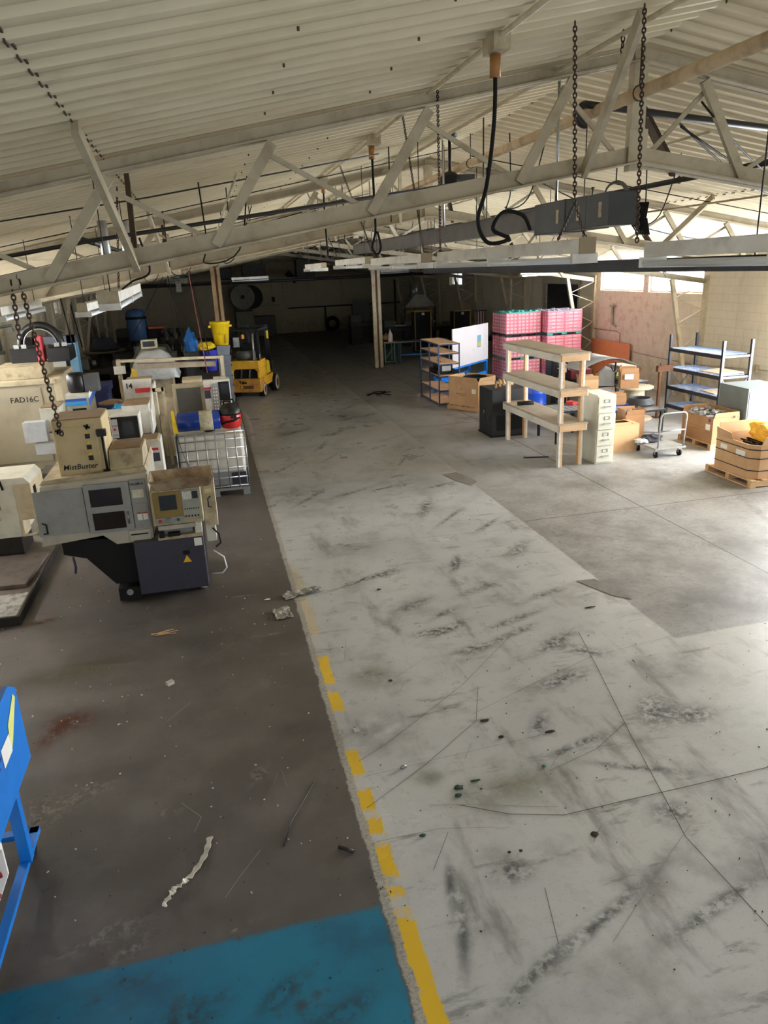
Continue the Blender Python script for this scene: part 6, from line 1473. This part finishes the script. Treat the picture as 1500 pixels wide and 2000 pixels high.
# conduits and drop cords
t = thing('ceiling_conduit', 'cream conduit with socket boxes running along the roof left of the ridge', 'conduit', (1.78, 0, 0))
MB().tube([(0, .5, 5.0), (0, 40, 5.0)], .016, 8).build('pipe', cream, t)
for y in (4.5, 7.7, 10.9, 16.0): MB().b2((-.05, y - .09, 4.93), (.05, y + .09, 5.02)).build('socket_box', cream_dirty, t)
t = thing('ceiling_pipe', 'slim cream pipe running along the roof just left of the ridge', 'pipe', (2.8, 0, 0)); MB().tube([(0, .5, 5.15), (0, 30, 5.15)], .018, 8).build('pipe', cream, t)
brass = mat('orange_brown_plug', (160, 112, 60), .6)
def cord(label, pts, r, plug=True):
    t = thing('drop_cord', label, 'cord', pts[0]); o = MB().tube([V(p) - V(pts[0]) for p in smooth_pts(pts)], r, 8).build('cord', black_rubber, t)
    if plug: MB().cyl((0, 0, .0), (0, 0, -.12), .032, 12).build('plug', brass, t)
    return t
def smooth_pts(pts, n=6):
    P_ = [V(p) for p in pts]; out = []
    for i in range(len(P_) - 1):
        p0 = P_[max(i - 1, 0)]; p1 = P_[i]; p2 = P_[i + 1]; p3 = P_[min(i + 2, len(P_) - 1)]
        for k_ in range(n):
            t_ = k_ / n; out.append(.5 * ((2 * p1) + (p2 - p0) * t_ + (2 * p0 - 5 * p1 + 4 * p2 - p3) * t_ ** 2 + (3 * p1 - p0 - 3 * p2 + p3) * t_ ** 3))
    return out + [P_[-1]]
cord('thick black drop cord curling onto the long strip light', [(1.78, 4.52, 4.93), (1.78, 4.53, 4.6), (1.76, 4.6, 4.25), (1.72, 4.65, 4.05), (1.8, 4.68, 3.92), (1.95, 4.7, 3.94), (1.84, 4.7, 4.0), (1.92, 4.72, 4.1), (2.06, 4.74, 4.08), (2.12, 4.75, 3.99)], .013)
cord('black drop cord with a coil, third strip light', [(1.76, 7.72, 4.93), (1.77, 7.75, 4.4), (1.78, 7.8, 4.15), (1.74, 7.8, 4.0), (1.79, 7.8, 3.93), (1.83, 7.8, 4.0), (1.8, 7.8, 4.15)], .012)
cord('black drop cord with a plug beyond the second one', [(1.78, 10.92, 4.93), (1.78, 10.95, 4.4), (1.8, 11.0, 4.0)], .012)
cord('thin black cable drooping over the left strip light', [(-.44, 6.4, 4.1), (-.4, 6.5, 3.85), (-.55, 6.6, 3.78), (-.65, 6.7, 3.72)], .008, False)
# hanging rods for pipes (thin black)
rodm = mat('thin_black_rod', (40, 34, 30), .6)
def pipe(name, label, pts, r, m, hangers=(), hz=None):
    t = thing(name, label, 'pipe', pts[0]); MB().tube([V(p) - V(pts[0]) for p in pts], r, 12).build('pipe', m, t)
    for y in hangers:
        x = pts[0][0]; z = pts[0][2] + (pts[-1][2] - pts[0][2]) * (y - pts[0][1]) / (pts[-1][1] - pts[0][1]); zt = roofz(x)
        h = MB().tube([V(x, y, z) - V(pts[0]), V(x, y, zt) - V(pts[0])], .006, 6).build('hanger_rod', rodm, t); MB().torus(V(x, y, z) - V(pts[0]), r + .006, .005, 'Y', 14, 6).build('ring', rodm, h)
    return t
lag = mat('lagged_pipe', (190, 168, 134), .75, dirt=(110, 84, 58), amt=.6)
blk = mat('black_pipe', (34, 30, 28), .5, amt=.4)
pipe('lagged_pipe', 'fat tan lagged pipe hanging along the hall just right of the ridge', [(3.42, .8, 4.98), (3.42, 24, 4.98)], .048, lag, (5.7, 9.5, 13.5, 17.5))
pipe('water_pipe', 'black branch pipe with a U-bend behind the first truss, right of the ridge', [(3.3, 6.35, 5.03), (3.5, 6.35, 5.01), (6.3, 6.35, 4.72)], .03, blk)
tag(MB().torus((3.32, 6.35, 4.95), .075, .034, 'Y', 16, 10, arc=PI, a0=PI / 2).build('pipe_bend', blk), 'black U-shaped pipe bend at the end of the black branch pipe', 'pipe bend')
pipe('sprinkler_pipe', 'long black sprinkler pipe running along the right half of the roof', [(5.7, 6.6, 4.64), (5.7, 34, 4.64)], .032, blk, (8.5, 12, 15.5, 19, 23))
pipe('sprinkler_pipe', 'long black sprinkler pipe farther right, above the right machines', [(9.6, 8.5, 4.43), (9.6, 40, 4.43)], .032, blk, (11.2, 14.6, 18.0, 22))
pipe('sprinkler_pipe', 'black sprinkler pipe along the left half of the roof', [(-1.2, 9.0, 4.22), (-1.2, 40, 4.22)], .03, blk, (10.5, 14, 18, 22, 26))
pipe('sprinkler_main', 'black cross pipe sloping with the roof beyond the first truss', [(-5.4, 8.1, 3.52), (-1.0, 8.1, 4.17), (3.4, 8.1, 4.68)], .02, blk)
t = thing('sprinkler_main', 'black cross pipe near the far end of the hall under the trusses', 'pipe', (3.5, 33, 3.45)); MB().cyl((-9, 0, 0), (9, 0, 0), .06, 12).build('pipe', blk, t)
for x in (-6, -2, 2, 6): MB().cyl((x, 0, .05), (x, 0, roofz(3.5 + x) - 3.45), .008, 6).build('hanger_rod', rodm, t)
pipe('copper_conduit', 'thin dark conduit under the roof left side, crossing behind the first truss', [(-5.0, 7.6, 3.9), (-.4, 7.6, 4.5), (1.8, 7.6, 4.84)], .007, rodm)
for i, (x, y) in enumerate(((5.7, 7.6), (5.7, 10.6), (5.7, 13.9), (9.6, 12.4), (9.6, 16.0))):
    t = thing('sprinkler', 'small upright sprinkler on the %s black pipe, %s' % ('middle' if x < 6 else 'farther right', ('nearest', 'second', 'third')[i % 3]), 'sprinkler', (x, y, 4.67 if x < 6 else 4.46)); MB().cyl((0, 0, 0), (0, 0, .09), .012, 8).build('stem', blk, t); MB().lathe([(.03, .09), (.035, .095), (.012, .11)], n=10).build('deflector', blk, t)
wire = mat('black_wire', (24, 22, 21), .7, spec=.2)
for i, (a_, b_, lb) in enumerate((((3.9, 5.6, 4.9), (8.0, 9.0, 4.6), 'upper grey cable strung to the right of the ridge'), ((3.8, 5.7, 4.75), (8.2, 8.6, 4.45), 'middle grey cable strung to the right of the ridge'), ((3.9, 5.9, 4.82), (8.4, 9.4, 4.4), 'lower grey cable strung to the right of the ridge'), ((-5.3, 12.5, 3.7), (2.2, 12.5, 4.8), 'black cable following the second truss on the left'), ((4.6, 10.5, 4.95), (10.0, 13.5, 4.0), 'slack black cable beyond the dark beam boxes'))):
    a_ = V(a_); b_ = V(b_); pts = [a_.lerp(b_, k_ / 12) - V(0, 0, .18 * math.sin(PI * k_ / 12)) for k_ in range(13)]
    tag(MB().tube(pts, .009, 6).build('cable', wire), lb, 'cable')
# rigid rods hung along the aisle
for i, (x, y, z0) in enumerate(((2.25, 9.0, 4.3), (2.3, 12.3, 4.2), (.9, 13.4, 4.1), (3.1, 8.2, 4.35), (3.3, 10.2, 4.3), (4.4, 11.5, 4.3), (6.6, 14.5, 4.2), (.4, 9.6, 4.15), (-.4, 10.8, 3.92), (5.1, 16.5, 4.2))):
    tag(MB().cyl((x, y, z0), (x, y, roofz(x)), .008, 6).build('hanger_rod', rodm), 'thin black hanger rod under the roof, %s in the row from the camera' % ('first', 'second', 'third', 'fourth', 'fifth', 'sixth', 'seventh', 'eighth', 'ninth', 'tenth')[i], 'rod')
# busway beam with switch boxes
t = thing('busway', 'long dark grey busway beam hung under the trusses with boxes at its near end', 'busway', (2.9, 5.0, 4.12))
bz = mat('busway_grey', (64, 60, 52), .5, .2, amt=.4); bx = mat('busway_box_grey', (38, 40, 38), .5, amt=.4)
MB().b2((-.04, 1.2, -.06), (.04, 9.5, .09)).b2((-.06, 1.2, .09), (.06, 9.5, .1)).b2((-.06, 1.2, -.07), (.06, 9.5, -.06)).build('beam', bz, t)
for y0, y1, w_, h_ in ((-.05, .28, .11, .11), (.3, .62, .1, .115), (.64, 1.2, .1, .12)): 
    q = MB().b2((-w_, y0, -h_), (w_, y1, h_)).build('switch_box', bx, t, bevel=.006); MB().b2((-w_ - .004, y0 + .1, -.05), (-w_, y0 + .14, .05)).build('label', cream_dirty, q)
for y in (1.0, 4.0, 8.0): MB().cyl((0, y, .1), (0, y, 1.05), .012, 6).build('hanger', galv, t)
# coiled cables on the ridge post
t = thing('hanging_coil', 'coil of grey cable hanging below the ridge post of the first truss', 'cable coil', (3.55, 6.2, 4.42))
b = MB()
for i in range(4): b.torus((.01 * i, .01 * i, -.12), .1 + .006 * i, .007, 'Y', 22, 6)
b.build('coil', mat('grey_coil', (92, 88, 80), .6), t); MB().cyl((0, 0, .0), (0, 0, .16), .006, 6).build('hook', rodm, t)
t = thing('hanging_coil', 'dark bundle of cable hanging below the right truss chord beyond the boxes', 'cable coil', (4.3, 7.0, 4.2))
b = MB()
for i in range(7): b.tube([(.02 * i - .05, 0, .1), (.03 * i - .1, .01 * i, -.1), (.02 * i - .02, 0, -.2), (.01 * i, 0, -.05)], .01, 6)
b.build('bundle', wire, t)
# ceiling fan
t = thing('ceiling_fan', 'dark ceiling fan with a long rod hanging behind the first truss', 'fan', (3.05, 9.2, 4.72))
MB().cyl((0, 0, .1), (0, 0, .52), .018, 10).build('rod', black_metal, t); MB().lathe([(.05, .5), (.09, .51), (.09, .6), (.05, .62)], n=16).build('canopy', black_metal, t)
MB().lathe([(.03, -.16), (.09, -.12), (.12, -.08), (.12, .08), (.06, .13), (.02, .14)], n=20).build('motor', black_metal, t); MB().b2((.1, -.05, .0), (.3, .02, .1)).build('wire_box', mat('dark_tag', (60, 60, 62), .5), t)
for a_ in (3.35, 5.45, 1.25):
    c_, s_ = math.cos(a_), math.sin(a_); MB().bar((c_ * .1, s_ * .1, -.12), (c_ * .3, s_ * .3, -.13), .04, .012).bar((c_ * .28, s_ * .28, -.13), (c_ * .85, s_ * .85, -.14), .14, .012).build('blade', mat('brown_black_blade', (62, 54, 46), .5), t)
# round wall fans
def rfan(label, loc, r, rz):
    t = thing('cage_fan', label, 'fan', loc, rz)
    b = MB()
    for i in range(5): b.torus((0, -.08 + .0 * i, 0), r * (i + 1) / 5, .006, 'Y', 26, 5)
    for i in range(12): a = 2 * PI * i / 12; b.bar((0, -.09, 0), (r * math.cos(a), -.07, r * math.sin(a)), .008, .008)
    b.build('cage', black_metal, t)
    for i in range(4): a = 2 * PI * i / 4; MB().bar((0, 0, 0), (r * .85 * math.cos(a), 0.02, r * .85 * math.sin(a)), .18, .012, up=(0, 1, .4)).build('blade', mat('olive_blade', (92, 92, 74), .5), t)
    MB().cyl((0, .0, 0), (0, .2, 0), .1, 14).build('motor', black_metal, t); MB().cyl((0, .12, 0), (0, .12, roofz(loc[0]) - loc[2]), .02, 8).build('bracket', black_metal, t)
rfan('large dark cage fan hanging on the left above the back machines', (-.78, 26.5, 3.66), .42, .3)
# silver ducts and roof clutter at the left
for i, (x, y) in enumerate(((-1.05, 9.6), (-.82, 9.7))):
    tag(MB().cyl((x, y, 3.92), (x, y, 4.45), .055, 14).build('silver_duct', galv), '%s of two short silver ducts behind the first truss on the left' % ('left', 'right')[i], 'duct')
# cables dropping to machines at left
for i, (p, q, m_, r, lb) in enumerate((((-.32, 17.5, 4.64), (-.1, 15.2, 1.95), mat('red_cord', (104, 46, 38), .7), .01, 'red-brown cord dropping from the roof to the grey-window machine'), ((-.9, 20.0, 4.53), (-.6, 20.0, 1.9), wire, .012, 'black cord dropping to the gantry rail, left of the red cord'), ((-.35, 20.5, 4.63), (.0, 19.5, 1.6), wire, .012, 'black cord dropping to the gantry rail, nearest the red cord'), ((-.5, 22.0, 4.6), (-2.2, 21.2, 2.0), wire, .01, 'slanting black cord crossing to the sheeted machine'), ((-3.3, 19.0, 4.1), (-2.9, 17.5, 2.4), wire, .014, 'black cable hanging left behind the striped mill'), ((-4.9, 30.0, 3.8), (-4.5, 29.0, 1.5), wire, .02, 'dark cable hanging along the left wall beside the far machines'))):
    pts = [V(p).lerp(V(q), k_ / 8) for k_ in range(9)]
    tag(MB().tube(pts, r, 6).build('cord', m_), lb, 'cord')
t = thing('wall_tube', 'galvanised vertical pipe with a bracket on the left wall by the light blue press', 'pipe', (-5.5, 22.0, 0)); MB().cyl((0, 0, 2.0), (0, 0, 3.7), .06, 12).b2((-.1, -.1, 2.0), (.1, .1, 2.1)).build('pipe', galv, t); MB().tube([(0, 0, 2.7), (.4, 0, 2.75), (.45, 0, 2.6)], .04, 8).build('bracket', galv, t)
# far dark gallery beam and roof machinery
t = thing('service_beam', 'dark service beam across the far end of the hall', 'beam', (3.5, 40.0, 3.3)); MB().b2((-9.0, -.08, 0), (9.0, .08, .22)).build('beam', dark_steel, t)
for i, (x, y, w_, h_) in enumerate(((2.7, 41, 1.2, .7), (5.0, 38, .9, .8), (1.2, 42, .8, .6))):
    t = thing('air_unit', 'dark roof-hung air unit near the far end, %s of three' % ('middle', 'right', 'left')[i], 'air unit', (x, y, 3.52))
    MB().b2((-w_ / 2, -.4, 0), (w_ / 2, .4, h_)).build('housing', mat('dark_air_unit', (60, 60, 56), .6, amt=.5), t, bevel=.02)
    for s in (-1, 1): MB().cyl((s * w_ * .4, 0, h_), (s * w_ * .4, 0, roofz(x + s * w_ * .4) - 3.52), .015, 6).build('hanger_rod', rodm, t)
t = thing('black_rail', 'long black steel rail hung low beneath the strip lights on the right', 'rail', (4.2, 4.4, 3.65))
MB().b2((-.05, 0, 0), (.05, 9.8, .12)).build('rail', black_metal, t)
for y in (.8, 3.6, 7.0, 9.4): MB().cyl((0, y, .075), (0, y, roofz(4.2) - 3.7), .006, 6).build('hanger_rod', rodm, t)

# thin conduits, braces and cables criss-crossing under the roof
t_names = ('second', 'third', 'fourth', 'fifth')
for i in range(4):
    y = 9.6 + 5.75 * i
    tag(MB().tube([(-5.2, y, roofz(-5.2) - .1), (3.4, y, roofz(3.4) - .12)], .006, 6).build('conduit', wire), 'thin dark conduit along the left roof slope just before the %s truss' % t_names[min(i, 3)], 'conduit')
    tag(MB().tube([(3.7, y + .7, roofz(3.7) - .12), (12.3, y + .7, roofz(12.3) - .1)], .007, 6).build('conduit', wire), 'thin dark conduit along the right roof slope just before the %s truss' % t_names[min(i, 3)], 'conduit')
for i, (x, m_) in enumerate(((.4, cream), (5.0, cream), (7.4, cream_dirty), (-2.4, cream))):
    tag(MB().tube([(x, 7.0, roofz(x) - .14), (x, 44, roofz(x) - .14)], .016, 6).build('conduit', m_), 'pale conduit running along the hall under the roof, %s' % ('left of the ridge', 'right of the ridge', 'over the filing cabinet', 'over the left machines')[i], 'conduit')
rr = random.Random(11)
spots = [(rr.uniform(-1.5, 8.5), rr.uniform(8, 27)) for _ in range(14)]
words = ('first', 'second', 'third', 'fourth', 'fifth', 'sixth', 'seventh', 'eighth', 'ninth', 'tenth', 'eleventh', 'twelfth', 'thirteenth', 'fourteenth')
for i, (x, y) in enumerate(sorted(spots, key=lambda q: q[1])):
    z1 = zb(x) - .1; pts = [(x, y, roofz(x) - .02), (x + .02, y, z1 + .2), (x + rr.uniform(-.15, .15), y + .05, z1), (x + rr.uniform(.1, .4), y + .1, z1 + .12), (x + .5, y + .1, roofz(x + .5) - .05)]
    tag(MB().tube(smooth_pts(pts, 5), .008, 5).build('slack_cable', wire), 'slack black cable looped under the roof, %s one from the camera' % words[i], 'cable')
# ================================================================== DEBRIS ON THE FLOOR
film = mat('crumpled_film', (170, 166, 158), .3, dirt=(90, 88, 84), amt=.6, scale=20)
def sheet(name, label, cat, c, w, d, rz, h, m, seed, n=12):
    vs_ = []; fs_ = []
    for i in range(n + 1):
        for j in range(n + 1):
            x = (i / n - .5) * w; y = (j / n - .5) * d
            vs_.append((x + .02 * mnoise.noise(V(x * 14, y * 14, seed)), y, .004 + h * abs(mnoise.noise(V(x * 16 + seed, y * 16, 1))) + h * .4 * abs(mnoise.noise(V(x * 40, y * 40, seed)))))
    for i in range(n):
        for j in range(n): a = i * (n + 1) + j; fs_.append((a, a + n + 1, a + n + 2, a + 1))
    b = MB(); b.add(vs_, fs_); o = b.build(name, m); o.location = (c[0], c[1], .003); o.rotation_euler = (0, 0, rz); s_ = o.modifiers.new('thick', 'SOLIDIFY'); s_.thickness = .0015
    return tag(o, label, cat)
sheet('plastic_bag', 'flat crumpled clear plastic bag on the dark floor beside the yellow line', 'plastic bag', (.48, 7.85), .2, .28, .1, .05, film, 1)
sheet('plastic_film', 'grey crumpled plastic film lying across the floor edge behind the clear bag', 'plastic film', (.78, 8.35), .5, .16, .25, .07, film, 4)
# twisted white strip
pts = smooth_pts([(.14, 4.55, .012), (.06, 4.28, .018), (-.02, 4.05, .02), (-.08, 3.96, .02), (-.2, 3.86, .02), (-.28, 3.74, .012)])
M_P = mat('dirty_white_paper', (214, 208, 192), .7, dirt=(120, 112, 98), amt=.6, scale=20)
pts = smooth_pts([(-.39, 4.42, .012), (-.43, 4.24, .016), (-.53, 4.07, .018), (-.6, 4.01, .018), (-.65, 3.95, .018), (-.68, 3.88, .01)], 8)
b = MB(); vs_ = []; fs_ = []
for i, p in enumerate(pts):
    t_ = (pts[min(i + 1, len(pts) - 1)] - pts[max(i - 1, 0)]).normalized(); nn = V(-t_.y, t_.x, 0); tw = i * .55 if i > 16 else .15
    w = .02 + .006 * math.sin(i * 1.7); o_ = nn * math.cos(tw) * w + V(0, 0, 1) * abs(math.sin(tw)) * w
    vs_ += [p + o_ + V(0, 0, .003), p - nn * math.cos(tw) * w + V(0, 0, -.004)]
for i in range(len(pts) - 1): a = 2 * i; fs_.append((a, a + 2, a + 3, a + 1))
b.add(vs_, fs_); o = b.build('paper_strip', M_P); s_ = o.modifiers.new('thick', 'SOLIDIFY'); s_.thickness = .004
tag(o, 'long twisted strip of dirty white paper on the dark floor', 'paper strip')
tag(MB().tube([(.41, 4.8, .006), (.3, 4.6, .01), (.18, 4.4, .01), (.11, 4.19, .006)], .005, 6).build('thin_rod', dark_steel), 'thin dark rod lying on the dark floor near the yellow line', 'rod')
tag(MB().tube([(.48, 4.07, .012), (.52, 4.04, .014), (.57, 4.0, .012)], .012, 6).build('small_stub', dark_steel), 'short dark stub on the dark floor by the crumbled edge', 'stub')
tag(MB().box((-.75, 6.65, .018), (.07, .05, .034), rz=.6).build('stone_chip', mat('pale_stone', (186, 180, 170), .8)), 'pale square stone chip on the dark floor', 'stone')
tag(MB().box((.86, 5.36, .014), (.05, .035, .026), rz=.2).build('stone_chip', mat('pale_stone', (186, 180, 170), .8)), 'small pale stone beside the yellow line', 'stone')
b = MB()
for i in range(9): x, y = -.8 + random.uniform(-.14, .14), 7.78 + random.uniform(-.04, .04); b.bar((x - .07, y, .008), (x + .07, y + random.uniform(-.05, .05), .015), .008, .006)
o = b.build('wood_splinters', wood); tag(o, 'small heap of wood splinters on the dark floor in front of the lathe', 'splinters'); o['kind'] = 'stuff'
tag(MB().cyl((1.1, 4.77, .014), (1.15, 4.77, .014), .013, 12).build('small_nut', steel), 'small shiny metal nut on the pale lane', 'nut')
leaf = mat('dark_green_scrap', (34, 62, 48), .7); brn = mat('dark_brown_scrap', (52, 40, 32), .8)
for (x, y, w_, d_, rz_, m_, nm, lb, ct) in ((1.47, 4.42, .1, .05, .3, leaf, 'green_scrap', 'torn dark green scrap, largest on the pale lane', 'scrap'), (1.44, 4.34, .07, .04, 1.3, leaf, 'green_scrap', 'dark green scrap just below the largest one', 'scrap'), (1.62, 4.46, .1, .015, .2, leaf, 'green_scrap', 'thin dark green strip right of the largest scrap', 'scrap'), (2.2, 4.47, .04, .03, .6, mat('teal_scrap', (40, 110, 92), .6), 'green_chip', 'small teal chip on the pale lane', 'chip'), (1.07, 4.02, .06, .03, 0, leaf, 'green_leaf', 'small dark green leaf near the yellow line', 'leaf'), (2.44, 4.87, .11, .03, -.4, brn, 'dead_leaf', 'curled dark leaf lying on the pale lane, largest of the brown ones', 'leaf'), (1.97, 5.18, .1, .035, .1, brn, 'dead_leaf', 'dark leaf on the crack in the pale lane', 'leaf'), (2.02, 4.92, .06, .035, .8, brn, 'dead_leaf', 'small brown leaf below the crack in the pale lane', 'leaf'), (3.9, 6.9, .16, .02, 1.1, brn, 'wood_sliver', 'dark sliver standing beside the broken floor patch', 'sliver'), (1.71, 8.16, .06, .04, 0, brn, 'dark_chip', 'dark chip on the pale lane beyond the plastic film', 'chip'), (1.34, 6.06, .05, .03, .5, brn, 'dark_chip', 'dark chip on the pale lane above the grey smudge', 'chip'), (2.22, 3.7, .07, .05, -.3, brn, 'dark_chip', 'short black broken strip on the pale lane', 'chip'), (.34, 8.31, .1, .03, 0, label_white, 'paper_scrap', 'small white paper scrap left of the clear bag', 'paper'), (1.59, 3.71, .03, .02, 0, brn, 'dark_chip', 'left dark crumb of the short row on the pale lane', 'chip'), (1.67, 3.70, .03, .02, 0, brn, 'dark_chip', 'right dark crumb of the short row on the pale lane', 'chip')):
    bb = crumple(MB(), (x, y, .007), w_ * .42, d_ * .5, .007, int(x * 37), 6); o = bb.build(nm, m_); tag(o, lb, ct)

b = MB()
for i in range(18): a = random.uniform(0, 6.28); b.tube([(5.1, 22.6, .01), (5.1 + .25 * math.cos(a), 22.6 + .25 * math.sin(a), .04), (5.1 + .45 * math.cos(a + .4), 22.6 + .45 * math.sin(a + .4), .01)], .012, 5)
o = b.build('wire_scraps', wire); tag(o, 'tangle of black wire scraps on the floor of the dark aisle', 'wire'); o['kind'] = 'stuff'
tag(MB().box((6.2, 13.4, .01), (.5, .06, .015), rz=-.25).build('metal_strip', dark_steel), 'thin dark metal strip on the floor beside the wooden shelf', 'strip')
b = MB()
rr_ = random.Random(3)
for i in range(700):
    x = rr_.uniform(-2.5, 5.5); y = 2.6 + 9 * rr_.random() ** 1.3; s = rr_.uniform(.002, .007)
    b.box((x, y, s * .4), (s * rr_.uniform(1, 2.4), s, s * .8), rz=rr_.uniform(0, 3))
o = b.build('floor_grit', brn); tag(o, 'dark grit and crumbs scattered over the near floor', 'grit'); o['kind'] = 'stuff'
b = MB()
for i in range(160):
    x = rr_.uniform(-2.8, .6); y = 3.6 + 7 * rr_.random(); s = rr_.uniform(.003, .01)
    b.box((x, y, s * .4), (s * rr_.uniform(1, 2.4), s, s * .8), rz=rr_.uniform(0, 3))
o = b.build('pale_grit', mat('pale_stone', (186, 180, 170), .8)); tag(o, 'pale crumbs scattered over the dark floor on the left', 'grit'); o['kind'] = 'stuff'
